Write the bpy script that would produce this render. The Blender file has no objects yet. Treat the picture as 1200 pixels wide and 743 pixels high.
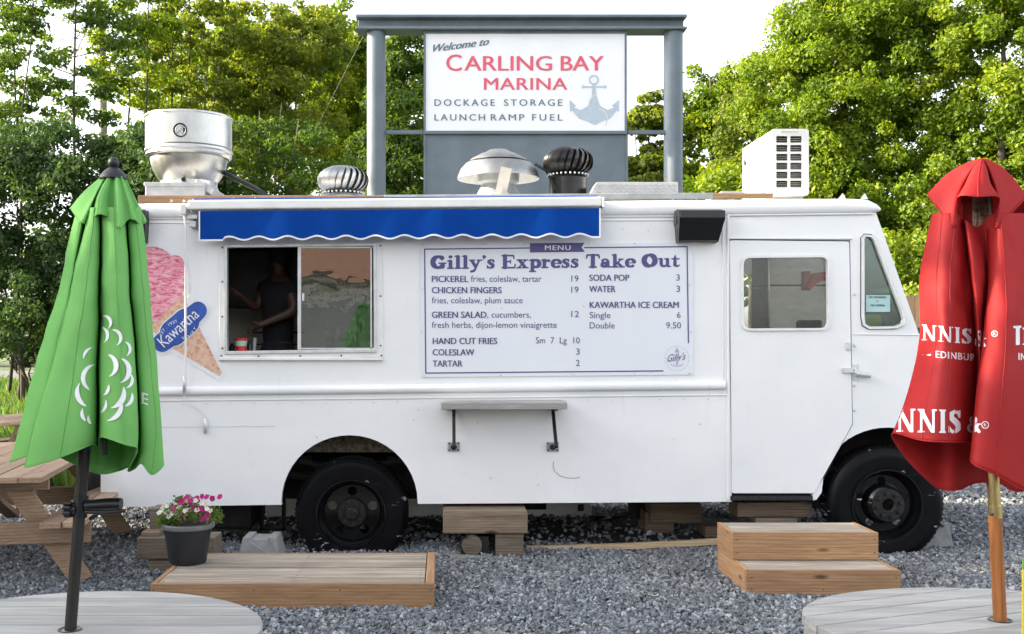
import bpy, bmesh, math, random
import numpy as np
from mathutils import Vector, Matrix, Euler
from mathutils.bvhtree import BVHTree
from mathutils.geometry import tessellate_polygon
random.seed(7)
rng = np.random.default_rng(11)
PI = math.pi
SC = bpy.context.scene
COL = SC.collection

# ------------------------------------------------------------------ camera
VX, VY, F, D0, CZ = 520.0, 398.0, 1224.0, 7.65, 1.56   # photo pixels (1200 x 743), metres
cam_d = bpy.data.cameras.new('camera')
cam = bpy.data.objects.new('camera', cam_d); COL.objects.link(cam)
cam.location = (0, -D0, CZ); cam.rotation_euler = (PI/2, 0, 0)
cam_d.sensor_width = 36.0; cam_d.lens = 36.0*F/1200.0
cam_d.shift_x = (600-VX)/1200.0; cam_d.shift_y = (VY-371.5)/1200.0
cam_d.clip_start = 0.05; cam_d.clip_end = 2000
SC.camera = cam

def P(px, py, Y=0.0):
    """point of the place seen at photo pixel px, py when it lies Y metres behind the truck's side"""
    s = F/(Y+D0)
    return Vector(((px-VX)/s, Y, CZ-(py-VY)/s))
def W(npx, Y=0.0): return npx*(Y+D0)/F

# ------------------------------------------------------------------ light
SUN_AZ, SUN_EL = math.radians(-90.5), math.radians(22)     # azimuth from +Y towards +X
world = bpy.data.worlds.new('World'); SC.world = world; world.use_nodes = True
wn = world.node_tree.nodes; wl = world.node_tree.links
for n in list(wn): wn.remove(n)
sky = wn.new('ShaderNodeTexSky'); sky.sky_type = 'NISHITA'; sky.sun_disc = False
sky.sun_elevation = SUN_EL; sky.sun_rotation = SUN_AZ
sky.air_density = 1.0; sky.dust_density = 2.5; sky.ozone_density = 1.0
bg = wn.new('ShaderNodeBackground'); bg.inputs['Strength'].default_value = 0.15
wo = wn.new('ShaderNodeOutputWorld')
hs = wn.new('ShaderNodeHueSaturation'); hs.inputs['Saturation'].default_value = .25
wl.new(sky.outputs[0], hs.inputs['Color']); wl.new(hs.outputs[0], bg.inputs[0]); wl.new(bg.outputs[0], wo.inputs[0])
sd = bpy.data.lights.new('sun', 'SUN'); sd.energy = 4.2; sd.angle = math.radians(0.6); sd.color = (1, .85, .60)
sun = bpy.data.objects.new('sun', sd); COL.objects.link(sun)
to_sun = Vector((math.sin(SUN_AZ)*math.cos(SUN_EL), math.cos(SUN_AZ)*math.cos(SUN_EL), math.sin(SUN_EL)))
sun.rotation_euler = to_sun.to_track_quat('Z', 'Y').to_euler()
sun.location = (-8, 4, 9)
SC.view_settings.view_transform = 'Standard'; SC.view_settings.look = 'None'
SC.view_settings.gamma = 1.0; SC.view_settings.exposure = 2.05
SC.render.engine = 'CYCLES'
SC.cycles.max_bounces = 8; SC.cycles.transparent_max_bounces = 12
SC.cycles.use_denoising = True

# ------------------------------------------------------------------ materials
MATS = {}
class NT:
    def __init__(s, name):
        s.m = bpy.data.materials.new(name); s.m.use_nodes = True
        s.n = s.m.node_tree.nodes; s.l = s.m.node_tree.links
        s.b = s.n['Principled BSDF']; s.out = s.n['Material Output']; MATS[name] = s.m
    def add(s, t, **k):
        n = s.n.new(t)
        for a, v in k.items():
            if a in n.inputs.keys(): n.inputs[a].default_value = v
            else: setattr(n, a, v)
        return n
    def link(s, a, b): s.l.new(a, b)
    def coord(s, scale=(1,1,1), kind='Object', rot=(0,0,0)):
        tc = s.add('ShaderNodeTexCoord'); mp = s.add('ShaderNodeMapping')
        mp.inputs['Scale'].default_value = scale; mp.inputs['Rotation'].default_value = rot
        s.link(tc.outputs[kind], mp.inputs[0]); return mp.outputs[0]
    def noise(s, vec, scale, detail=4, rough=.55, dist=0):
        n = s.add('ShaderNodeTexNoise'); n.inputs['Scale'].default_value = scale
        n.inputs['Detail'].default_value = detail; n.inputs['Roughness'].default_value = rough
        n.inputs['Distortion'].default_value = dist; s.link(vec, n.inputs['Vector']); return n.outputs['Fac']
    def ramp(s, fac, stops):
        r = s.add('ShaderNodeValToRGB'); e = r.color_ramp.elements
        while len(e) < len(stops): e.new(.5)
        for q, (p, c) in zip(e, stops):
            q.position = p; q.color = (*c, 1) if len(c) == 3 else c
        s.link(fac, r.inputs[0]); return r.outputs[0]
    def mix(s, fac, a, b, kind='MIX'):
        n = s.add('ShaderNodeMix', data_type='RGBA', blend_type=kind)
        for i, v in ((0, fac), (6, a), (7, b)):
            if hasattr(v, 'links'): s.link(v, n.inputs[i])
            else: n.inputs[i].default_value = v if i == 0 else (*v, 1)
        return n.outputs[2]
    def bump(s, h, strength=.3, dist=.01):
        n = s.add('ShaderNodeBump'); n.inputs['Strength'].default_value = strength
        n.inputs['Distance'].default_value = dist; s.link(h, n.inputs['Height'])
        s.link(n.outputs[0], s.b.inputs['Normal']); return n
    def set(s, rough=.5, metal=0., col=None, spec=None):
        s.b.inputs['Roughness'].default_value = rough; s.b.inputs['Metallic'].default_value = metal
        if spec is not None: s.b.inputs['Specular IOR Level'].default_value = spec
        if col is not None:
            if hasattr(col, 'links'): s.link(col, s.b.inputs['Base Color'])
            else: s.b.inputs['Base Color'].default_value = (*col, 1)
        return s.m

def simple(name, col, rough=.5, metal=0., var=.12, scale=6., bump=.0, bscale=60., spec=None, grain=(1,1,1)):
    t = NT(name); v = t.coord(grain)
    f = t.noise(v, scale, 5, .6)
    c2 = tuple(max(0, c*(1-var)) for c in col); c1 = tuple(min(1, c*(1+var)) for c in col)
    t.set(rough, metal, t.ramp(f, [(.3, c2), (.7, c1)]), spec)
    if bump: t.bump(t.noise(v, bscale, 3), bump, .004)
    return t.m

def wood(name, a, b, c, axis='x', rough=.7, knots=True, tone=(.74, 1.16)):
    t = NT(name)
    sc = {'x': (.9, 14, 14), 'y': (14, .9, 14), 'z': (14, 14, .9)}[axis]
    info = t.add('ShaderNodeObjectInfo')
    tc = t.add('ShaderNodeTexCoord'); ad = t.add('ShaderNodeVectorMath', operation='ADD')
    mu = t.add('ShaderNodeVectorMath', operation='SCALE'); mu.inputs['Scale'].default_value = 7.3
    cb = t.add('ShaderNodeCombineXYZ')
    for i in range(3): t.link(info.outputs['Random'], cb.inputs[i])
    t.link(cb.outputs[0], mu.inputs[0]); t.link(tc.outputs['Object'], ad.inputs[0]); t.link(mu.outputs[0], ad.inputs[1])
    mp = t.add('ShaderNodeMapping'); mp.inputs['Scale'].default_value = sc; t.link(ad.outputs[0], mp.inputs[0])
    v = mp.outputs[0]
    n1 = t.noise(v, 1.3, 6, .62, .8); n2 = t.noise(v, 7, 3, .6)
    col = t.ramp(n1, [(.28, a), (.5, b), (.72, c)])
    col = t.mix(.38, col, t.ramp(n2, [(.3, tuple(x*.45 for x in a)), (.65, c)]))
    big = t.noise(ad.outputs[0], 2.2, 3)
    col = t.mix(t.ramp(big, [(.42, (0,0,0)), (.75, (.5,.5,.5))]), col, tuple(x*.6 for x in b))
    gr = t.add('ShaderNodeTexWave', wave_type='BANDS', bands_direction={'x': 'Z', 'y': 'Z', 'z': 'X'}[axis]); gr.inputs['Scale'].default_value = 1.1; gr.inputs['Distortion'].default_value = 7; gr.inputs['Detail'].default_value = 3; gr.inputs['Detail Scale'].default_value = .7; t.link(v, gr.inputs['Vector'])
    col = t.mix(t.ramp(gr.outputs['Fac'], [(.55, (0,0,0)), (.95, (.34,.34,.34))]), col, tuple(x*.5 for x in a))
    if knots:
        vo = t.add('ShaderNodeTexVoronoi'); vo.inputs['Scale'].default_value = 1.0
        mp2 = t.add('ShaderNodeMapping'); s2 = {'x': (2.1, 7, 7), 'y': (7, 2.1, 7), 'z': (7, 7, 2.1)}[axis]
        mp2.inputs['Scale'].default_value = s2; t.link(ad.outputs[0], mp2.inputs[0]); t.link(mp2.outputs[0], vo.inputs['Vector'])
        k = t.ramp(vo.outputs['Distance'], [(.04, (1,1,1)), (.13, (0,0,0))])
        col = t.mix(k, col, tuple(x*.3 for x in a))
    pr = t.add('ShaderNodeMapRange'); pr.inputs['To Min'].default_value = tone[0]; pr.inputs['To Max'].default_value = tone[1]; t.link(info.outputs['Random'], pr.inputs[0])
    sc2 = t.add('ShaderNodeVectorMath', operation='SCALE'); t.link(col, sc2.inputs[0]); t.link(pr.outputs[0], sc2.inputs['Scale']); col = sc2.outputs[0]
    t.set(rough, 0, col, .3); t.bump(n1, .5, .004)
    return t.m

def white_paint():
    t = NT('white_paint'); v = t.coord()
    big = t.noise(v, 1.3, 5, .6); fine = t.noise(v, 14, 6, .7)
    c = t.ramp(big, [(.25, (.74, .75, .77)), (.7, (.82, .82, .83))])
    vs = t.coord((9, 9, .9)); st = t.noise(vs, 1.6, 5, .6)
    c = t.mix(t.ramp(st, [(.62, (0,0,0)), (.85, (.28,.28,.28))]), c, (.55, .53, .49))
    vo = t.add('ShaderNodeTexVoronoi'); vo.inputs['Scale'].default_value = 3.1; t.link(v, vo.inputs['Vector'])
    c = t.mix(t.ramp(vo.outputs['Distance'], [(.012, (.8,.8,.8)), (.03, (0,0,0))]), c, (.3, .26, .22))
    c = t.mix(t.ramp(fine, [(.64, (0,0,0)), (.8, (.28,.28,.28))]), c, (.5, .47, .43))
    vr = t.coord((30, 30, 1.4)); rs = t.noise(vr, 1.0, 4, .6); sp = t.noise(v, 2.1, 3); rm = t.mix(1.0, t.ramp(rs, [(.66, (0,0,0)), (.76, (1,1,1))]), t.ramp(sp, [(.5, (0,0,0)), (.7, (.5,.5,.5))]), 'MULTIPLY')
    c = t.mix(rm, c, (.42, .31, .21))
    t.set(.3, 0, c, .45); t.bump(t.noise(v, 2.6, 3, .5), .5, .02)
    return t.m

def gravel_mat():
    t = NT('gravel_stone')
    a = t.add('ShaderNodeAttribute', attribute_name='rnd')
    v = t.coord(); n = t.noise(v, 90, 3)
    c = t.ramp(a.outputs['Fac'], [(0, (.03, .036, .046)), (.3, (.085, .097, .114)), (.62, (.165, .186, .21)), (.85, (.29, .318, .345)), (.965, (.50, .51, .53)), (1, (.34, .28, .22))])
    c = t.mix(.35, c, t.ramp(n, [(.3, (.08, .085, .10)), (.7, (.38, .39, .41))]))
    big = t.noise(v, .9, 4, .6); c = t.mix(t.ramp(big, [(.5, (0,0,0)), (.72, (.42,.42,.42))]), c, (.15, .135, .12))
    sm = t.noise(v, 3.4, 3, .5); c = t.mix(t.ramp(sm, [(.56, (0,0,0)), (.74, (.3,.3,.3))]), c, (.34, .35, .37))
    return t.set(.8, 0, c, .3)

def ground_gravel():
    t = NT('gravel_ground'); v = t.coord()
    vo = t.add('ShaderNodeTexVoronoi'); vo.inputs['Scale'].default_value = 42; t.link(v, vo.inputs['Vector'])
    c = t.ramp(vo.outputs['Color'], [(.1, (.02, .022, .028)), (.5, (.07, .075, .09)), (.9, (.18, .185, .20))])
    n = t.noise(v, 1.5, 4)
    c = t.mix(t.ramp(n, [(.5, (0,0,0)), (.8, (.35,.35,.35))]), c, (.14, .13, .12))
    t.set(.85, 0, c, .25); t.bump(vo.outputs['Distance'], .9, .02); return t.m

def leaf_mat(name, dark, mid, light, trans=.45):
    t = NT(name)
    a = t.add('ShaderNodeAttribute', attribute_name='rnd')
    c = t.ramp(a.outputs['Fac'], [(0, dark), (.5, mid), (1, light)])
    d = t.add('ShaderNodeBsdfDiffuse'); tr = t.add('ShaderNodeBsdfTranslucent'); g = t.add('ShaderNodeBsdfGlossy')
    g.inputs['Roughness'].default_value = .55; g.inputs['Color'].default_value = (.6, .65, .6, 1)
    t.link(c, d.inputs[0])
    tc = t.mix(1.0, c, (1.5, 1.45, .5), 'MULTIPLY'); t.link(tc, tr.inputs[0])
    m1 = t.add('ShaderNodeMixShader'); m1.inputs[0].default_value = trans
    t.link(d.outputs[0], m1.inputs[1]); t.link(tr.outputs[0], m1.inputs[2])
    m2 = t.add('ShaderNodeMixShader'); m2.inputs[0].default_value = .03
    t.link(m1.outputs[0], m2.inputs[1]); t.link(g.outputs[0], m2.inputs[2])
    t.link(m2.outputs[0], t.out.inputs[0]); return t.m

def cloth_mat(name, col, trans=.3, gloss=.04):
    t = NT(name); v = t.coord()
    n = t.noise(v, 5, 4); w = t.noise(v, 420, 2)
    c = t.ramp(n, [(.3, tuple(x*.88 for x in col)), (.7, tuple(min(1, x*1.06) for x in col))])
    d = t.add('ShaderNodeBsdfDiffuse'); tr = t.add('ShaderNodeBsdfTranslucent'); gl = t.add('ShaderNodeBsdfGlossy')
    gl.inputs['Roughness'].default_value = .6; gl.inputs['Color'].default_value = (.5, .5, .5, 1)
    t.link(c, d.inputs[0]); t.link(c, tr.inputs[0])
    b = t.add('ShaderNodeBump'); b.inputs['Strength'].default_value = .25; b.inputs['Distance'].default_value = .002
    t.link(w, b.inputs['Height'])
    for s_ in (d, tr, gl): t.link(b.outputs[0], s_.inputs['Normal'])
    m1 = t.add('ShaderNodeMixShader'); m1.inputs[0].default_value = trans
    t.link(d.outputs[0], m1.inputs[1]); t.link(tr.outputs[0], m1.inputs[2])
    m2 = t.add('ShaderNodeMixShader'); m2.inputs[0].default_value = gloss
    t.link(m1.outputs[0], m2.inputs[1]); t.link(gl.outputs[0], m2.inputs[2])
    t.link(m2.outputs[0], t.out.inputs[0]); return t.m

def glass_mat(name, tint, ior=1.5, dirt=.04):
    t = NT(name); v = t.coord()
    tr = t.add('ShaderNodeBsdfTransparent'); tr.inputs[0].default_value = (*tint, 1)
    gl = t.add('ShaderNodeBsdfGlossy'); gl.inputs['Roughness'].default_value = .015; gl.inputs['Color'].default_value = (.95, .95, .95, 1)
    n = t.noise(v, 3, 3); b = t.add('ShaderNodeBump'); b.inputs['Strength'].default_value = .12; b.inputs['Distance'].default_value = .02
    t.link(n, b.inputs['Height']); t.link(b.outputs[0], gl.inputs['Normal'])
    fr = t.add('ShaderNodeFresnel'); fr.inputs['IOR'].default_value = ior
    m = t.add('ShaderNodeMixShader'); t.link(fr.outputs[0], m.inputs[0]); t.link(tr.outputs[0], m.inputs[1]); t.link(gl.outputs[0], m.inputs[2])
    df = t.add('ShaderNodeBsdfDiffuse'); df.inputs[0].default_value = (.6, .62, .6, 1)
    m2 = t.add('ShaderNodeMixShader'); t.link(t.ramp(t.noise(v, 22, 6, .7), [(.35, (dirt*.4,)*3), (.75, (dirt*2.2,)*3)]), m2.inputs[0])
    t.link(m.outputs[0], m2.inputs[1]); t.link(df.outputs[0], m2.inputs[2]); t.link(m2.outputs[0], t.out.inputs[0]); return t.m

def metal_mat(name, col, rough, streak=.3, scale=(1,1,1), metal=1.0):
    t = NT(name); v = t.coord(scale); n = t.noise(v, 9, 6, .65)
    t.set(rough, metal, t.ramp(n, [(.3, tuple(x*(1-streak) for x in col)), (.65, col)]))
    r = t.add('ShaderNodeMapRange'); r.inputs['To Min'].default_value = rough*.7; r.inputs['To Max'].default_value = min(1, rough*1.5)
    t.link(n, r.inputs[0]); t.link(r.outputs[0], t.b.inputs['Roughness']); return t.m

def tyre_mat():
    t = NT('tyre_rubber'); v = t.coord()
    c = t.ramp(t.noise(v, 6, 4), [(.3, (.002, .0022, .003)), (.7, (.0045, .005, .0065))])
    vs = t.coord((3.2, 1, 7.5), rot=(0, .6, 0)); n = t.noise(vs, 5.5, 5, .62, .3)
    cl = t.noise(v, 2.6, 2, .5); k = t.mix(1.0, t.ramp(n, [(.60, (0,0,0)), (.615, (.8,.8,.8))]), t.ramp(cl, [(.56, (0,0,0)), (.60, (1,1,1))]), 'MULTIPLY')
    c = t.mix(k, c, (.5, .53, .57))
    t.set(.4, 0, c, .13); t.bump(t.noise(v, 80, 2), .2, .003); return t.m

def icecream_mat():
    t = NT('scoop_print'); v = t.coord((1, 1, 3.4), rot=(0, -.3, 0)); n = t.noise(v, 13, 5, .6, 1.4)
    return t.set(.35, 0, t.ramp(n, [(.36, (.42, .05, .11)), (.45, (.68, .19, .28)), (.55, (.76, .34, .43)), (.7, (.76, .54, .59))]))
def cone_mat():
    t = NT('cone_print'); v = t.coord((1, 1, 1), rot=(0, .6, 0))
    vo = t.add('ShaderNodeTexVoronoi'); vo.inputs['Scale'].default_value = 34; t.link(v, vo.inputs['Vector'])
    c = t.ramp(t.noise(v, 26, 5, .7, .6), [(.3, (.40, .18, .10)), (.5, (.62, .33, .21)), (.7, (.76, .54, .41))])
    return t.set(.4, 0, t.mix(t.ramp(vo.outputs['Distance'], [(.35, (0,0,0)), (.6, (.5,.5,.5))]), c, (.74, .56, .45)))

M = {}
M['white'] = white_paint()
M['white_trim'] = simple('white_trim', (.74, .74, .74), .4, 0, .07, 9)
M['trim_grey'] = simple('aluminium_trim', (.60, .61, .62), .38, .35, .12, 12)
M['cream'] = simple('aged_cream_plastic', (.52, .49, .43), .5, 0, .08, 5)
M['ac_white'] = simple('condenser_white', (.60, .60, .59), .45, 0, .04, 4)
M['grille_dark'] = simple('dark_grille', (.05, .05, .06), .5, .3, .3, 20)
M['black'] = simple('black_plastic', (.006, .0065, .009), .38, 0, .3, 8)
M['black_rough'] = simple('black_rough', (.007, .007, .008), .7, 0, .4, 12, .4)
M['gap'] = simple('dark_rubber_gap', (.01, .01, .011), .8, 0, .2)
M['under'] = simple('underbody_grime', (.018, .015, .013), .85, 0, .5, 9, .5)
M['well'] = simple('wheel_well_splash', (.16, .13, .10), .9, 0, .75, 34, .6)
M['tyre'] = tyre_mat()
M['rim'] = simple('black_painted_rim', (.006, .0065, .008), .14, .1, .3, 14)
M['hub'] = simple('dirty_hub', (.018, .0175, .018), .55, .4, .5, 25, .4)
M['steel'] = metal_mat('stainless_panel', (.80, .76, .68), .45, .2, (1, 1, 3), .1)
M['galv'] = metal_mat('spun_aluminium', (.50, .50, .495), .33, .3, (1, 1, .5))
M['galv2'] = metal_mat('galvanised_flashing', (.50, .51, .52), .5, .35, (1, 1, 1), .7)
M['vent_metal'] = metal_mat('brushed_vent_metal', (.36, .365, .365), .4, .3)
M['vent_white'] = simple('faded_vent_enamel', (.37, .38, .385), .4, .3, .12, 7)
M['sign_steel'] = simple('slate_painted_steel', (.105, .135, .162), .5, 0, .16, 4, .15)
M['sign_white'] = simple('sign_face_white', (.70, .71, .74), .45, 0, .03, 2)
M['menu_white'] = simple('menu_face_white', (.72, .74, .79), .4, 0, .02, 2)
M['purple'] = simple('purple_print', (.085, .065, .21), .5, 0, .08, 30)
M['red_print'] = simple('red_print', (.60, .075, .13), .5, 0, .1, 20)
M['slate_print'] = simple('slate_print', (.10, .15, .19), .5, 0, .1, 20)
M['anchor_print'] = simple('anchor_print', (.36, .43, .50), .5, 0, .08, 20)
M['rope_print'] = simple('rope_print', (.62, .62, .55), .5)
M['pale_print'] = simple('pale_grey_print', (.42, .43, .55), .5)
M['white_print'] = simple('white_print', (.74, .75, .78), .6, 0, .04, 20)
M['blue_fabric'] = cloth_mat('blue_awning_fabric', (.0, .05, .30), .1, .012)
M['logo_blue'] = simple('logo_blue', (.02, .07, .33), .35, 0, .35, 9)
M['scoop'] = icecream_mat(); M['cone'] = cone_mat()
M['green_cloth'] = cloth_mat('green_umbrella_cloth', (.19, .50, .135), .2)
M['red_cloth'] = cloth_mat('red_umbrella_cloth', (.47, .024, .026), .24)
M['bronze_pole'] = simple('dark_bronze_pole', (.028, .026, .025), .4, .4, .3, 8)
M['orange_wood'] = wood('varnished_pole_wood', (.30, .10, .03), (.40, .15, .045), (.47, .19, .06), 'z', .4, False)
M['brass'] = metal_mat('brass_ferrule', (.80, .62, .30), .22, .15)
M['cedar'] = wood('cedar_board', (.30, .165, .085), (.40, .23, .12), (.49, .30, .17), 'x')
M['cedar_y'] = wood('cedar_board_deep', (.32, .175, .085), (.42, .245, .13), (.49, .30, .17), 'y')
M['worn'] = wood('worn_deck_board', (.24, .19, .15), (.42, .355, .285), (.58, .52, .44), 'x', .8, False)
M['picnic'] = wood('picnic_lumber', (.32, .20, .13), (.42, .285, .19), (.50, .36, .25), 'x')
M['picnic_y'] = wood('picnic_lumber_deep', (.32, .20, .13), (.42, .285, .19), (.50, .36, .25), 'y')
M['grey_wood'] = wood('weathered_timber', (.11, .085, .065), (.19, .155, .12), (.28, .23, .185), 'x', .9)
M['crib'] = wood('cribbing_timber', (.14, .09, .06), (.26, .19, .135), (.36, .28, .21), 'x', .85)
M['pale_wood'] = wood('fresh_lumber', (.50, .34, .20), (.60, .44, .27), (.66, .50, .33), 'x', .7)
M['fence_wood'] = wood('fence_board', (.34, .20, .11), (.44, .28, .16), (.52, .34, .20), 'z')
M['table_grey'] = wood('composite_table_slat', (.31, .305, .295), (.37, .365, .355), (.42, .415, .405), 'x', .6, False, (.94, 1.05))
M['concrete'] = simple('cast_concrete', (.22, .225, .225), .9, 0, .2, 14, .5)
M['bark'] = simple('tree_bark', (.075, .062, .05), .95, 0, .4, 14, .6, 30)
M['pale_bark'] = simple('pale_branch_bark', (.12, .105, .085), .95, 0, .4, 14, .6, 30)
M['pole_wood'] = simple('utility_pole_grey', (.25, .235, .22), .9, 0, .2, 6, .3, 30)
M['grass'] = simple('meadow_ground', (.07, .10, .025), .95, 0, .5, 3, .6)
M['asphalt'] = simple('asphalt', (.12, .125, .13), .9, 0, .15, 3, .4)
M['blade'] = leaf_mat('grass_blade', (.035, .08, .015), (.07, .14, .025), (.14, .20, .04), .35)
M['leaf_dark'] = leaf_mat('leaf_dark', (.028, .060, .022), (.05, .095, .032), (.085, .14, .045), .3)
M['leaf_mid'] = leaf_mat('leaf_mid', (.035, .075, .016), (.075, .135, .022), (.15, .21, .035), .5)
M['leaf_maple'] = leaf_mat('leaf_maple', (.055, .105, .008), (.14, .215, .010), (.28, .33, .022), .5)
M['leaf_yellow'] = leaf_mat('leaf_yellow', (.06, .105, .015), (.145, .19, .022), (.25, .28, .04), .55)
M['petunia_leaf'] = leaf_mat('petunia_leaf', (.05, .10, .02), (.10, .17, .03), (.19, .25, .06), .35)
M['magenta'] = leaf_mat('magenta_petal', (.30, .01, .14), (.42, .015, .20), (.52, .04, .28), .3)
M['petal_white'] = leaf_mat('white_petal', (.62, .58, .62), (.7, .66, .7), (.76, .74, .74), .3)
M['soil'] = simple('potting_soil', (.03, .022, .016), .95, 0, .4, 40, .6)
M['pot'] = simple('charcoal_pot', (.012, .0135, .018), .5, 0, .2, 9)
M['pot_rim'] = simple('pot_rim_grey', (.13, .135, .145), .55, 0, .15, 9)
M['gravel'] = gravel_mat(); M['gravel_ground'] = ground_gravel()
M['skin'] = simple('brown_skin', (.085, .045, .032), .5, 0, .12, 12)
M['shirt'] = simple('black_shirt', (.012, .012, .015), .9, 0, .2, 12)
M['trousers'] = simple('navy_trousers', (.014, .017, .03), .9, 0, .2, 12)
M['hair'] = simple('black_hair', (.01, .008, .007), .7, 0, .3, 40, .4)
M['glass'] = glass_mat('window_glass', (.96, .97, .96), 1.45, .012)
M['glass_slide'] = glass_mat('sliding_glass', (.62, .62, .60), 2.7, .02)
M['glass_cab'] = glass_mat('cab_green_glass', (.55, .74, .68), 1.8, .03)
M['red_cup'] = simple('red_cup', (.6, .03, .03), .4); M['mint'] = simple('mint_band', (.35, .62, .48), .4)
M['bag_green'] = simple('snack_bag_green', (.35, .45, .16), .35, 0, .3, 15); M['bag_red'] = simple('snack_bag_red', (.30, .05, .07), .35, 0, .3, 15)
M['notice'] = simple('pale_blue_notice', (.42, .62, .62), .6, 0, .06, 10); M['ink'] = simple('notice_ink', (.05, .07, .08), .6)
M['yellow'] = simple('yellow_plastic', (.80, .60, .03), .4); M['lime'] = simple('lime_plastic', (.2, .42, .06), .5)
M['garage_wall'] = simple('garage_siding', (.68, .66, .60), .8, 0, .08, 2)
M['garage_roof'] = simple('garage_brown_roof', (.17, .09, .06), .9, 0, .3, 8)
M['garage_dark'] = simple('garage_door_dark', (.05, .05, .05), .6)
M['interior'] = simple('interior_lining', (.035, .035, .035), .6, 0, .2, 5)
M['skirt'] = simple('pale_locker_paint', (.80, .84, .86), .5, 0, .1, 5)
M['seat_red'] = simple('red_jacket_cloth', (.45, .03, .03), .8)
M['lamp_blue'] = simple('blue_strap', (.02, .07, .3), .6)

# ------------------------------------------------------------------ object helpers
def wloc(o):
    v = Vector((0, 0, 0))
    while o is not None: v = v + o.location; o = o.parent
    return v
def tag(o, label=None, cat=None, group=None, kind=None):
    if label: o['label'] = label
    if cat: o['category'] = cat
    if group: o['group'] = group
    if kind: o['kind'] = kind
    return o
def thing(name, label, cat, loc=(0,0,0), group=None, parent=None):
    o = bpy.data.objects.new(name, None); COL.objects.link(o); o.empty_display_size = .1
    o.location = loc; tag(o, label, cat, group); return o
class MB:
    def __init__(s): s.v = []; s.f = []; s.mi = []; s.cm = 0
    def raw(s, vs, fs):
        k = len(s.v); s.v += [tuple(v) for v in vs]; s.f += [tuple(i+k for i in f) for f in fs]; s.mi += [s.cm]*len(fs); return s
    def box(s, lo, hi):
        x0, y0, z0 = lo; x1, y1, z1 = hi
        return s.raw([(x0,y0,z0),(x1,y0,z0),(x1,y1,z0),(x0,y1,z0),(x0,y0,z1),(x1,y0,z1),(x1,y1,z1),(x0,y1,z1)],
              [(0,3,2,1),(4,5,6,7),(0,1,5,4),(1,2,6,5),(2,3,7,6),(3,0,4,7)])
    def obox(s, c, ax, ay, az):       # oriented box: centre and three half axes
        c, ax, ay, az = map(Vector, (c, ax, ay, az)); vs = []
        for k in (-1, 1):
            for i, j in ((-1,-1),(1,-1),(1,1),(-1,1)): vs.append(c+ax*i+ay*j+az*k)
        return s.raw(vs, [(0,3,2,1),(4,5,6,7),(0,1,5,4),(1,2,6,5),(2,3,7,6),(3,0,4,7)])
    def plank(s, a, b, w, t, up=(0,0,1)):   # board from a to b, width w across, thickness t along up
        a, b, up = Vector(a), Vector(b), Vector(up).normalized(); d = b-a; L = d.length; d.normalize()
        side = d.cross(up).normalized(); up2 = side.cross(d).normalized()
        return s.obox((a+b)/2, d*(L/2), side*(w/2), up2*(t/2))
    def tube(s, pts, r, n=10, cap=True):
        pts = [Vector(p) for p in pts]; rs = r if hasattr(r, '__len__') else [r]*len(pts)
        k0 = len(s.v); ref = None; vs = []; fs = []
        for i, p in enumerate(pts):
            d = (pts[min(i+1, len(pts)-1)]-pts[max(i-1, 0)]).normalized()
            if ref is None: ref = Vector((0,0,1)) if abs(d.z) < .9 else Vector((1,0,0))
            u = d.cross(ref).normalized(); w = u.cross(d).normalized(); ref = w
            for j in range(n):
                a = 2*PI*j/n; vs.append(p+(u*math.cos(a)+w*math.sin(a))*rs[i])
        for i in range(len(pts)-1):
            for j in range(n):
                fs.append((i*n+j, i*n+(j+1) % n, (i+1)*n+(j+1) % n, (i+1)*n+j))
        if cap: fs.append(tuple(range(n-1, -1, -1))); fs.append(tuple((len(pts)-1)*n+j for j in range(n)))
        return s.raw(vs, fs)
    def lathe(s, prof, c, axis='z', n=32, a0=0, a1=2*PI):   # prof: (radius, along axis)
        c = Vector(c); vs = []; full = abs(a1-a0-2*PI) < 1e-6; m = n if full else n+1
        for r, h in prof:
            for j in range(m):
                a = a0+(a1-a0)*j/n
                x, y = r*math.cos(a), r*math.sin(a)
                vs.append(c+(Vector((x,y,h)) if axis == 'z' else Vector((x,h,y)) if axis == 'y' else Vector((h,x,y))))
        fs = []
        for i in range(len(prof)-1):
            for j in range(m if full else m-1):
                fs.append((i*m+j, i*m+(j+1) % m, (i+1)*m+(j+1) % m, (i+1)*m+j))
        return s.raw(vs, fs)
    def plate(s, outer, holes, y0, y1, back=True):    # outlines are (x, z); thickness from y0 (front) to y1
        loops = [outer]+list(holes); vv = [[Vector((x, z, 0)) for x, z in lp] for lp in loops]
        tris = tessellate_polygon(vv); flat = [p for lp in loops for p in lp]; n = len(flat)
        vs = [(x, y0, z) for x, z in flat]+[(x, y1, z) for x, z in flat]
        fs = []
        for t in tris:
            a, b, c = (Vector((flat[i][0], flat[i][1], 0)) for i in t)
            tt = t if (b-a).cross(c-a).z > 0 else (t[0], t[2], t[1])
            fs.append(tuple(tt)); 
            if back: fs.append((tt[0]+n, tt[2]+n, tt[1]+n))
        k = 0
        for lp in loops:
            m = len(lp)
            ar = sum(lp[i][0]*lp[(i+1) % m][1]-lp[(i+1) % m][0]*lp[i][1] for i in range(m))
            isout = lp is loops[0]
            for i in range(m):
                j = (i+1) % m; q = (k+i, k+i+n, k+j+n, k+j)
                if (ar > 0) != isout: q = q[::-1]
                fs.append(q)
            k += m
        return s.raw(vs, fs)
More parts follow.
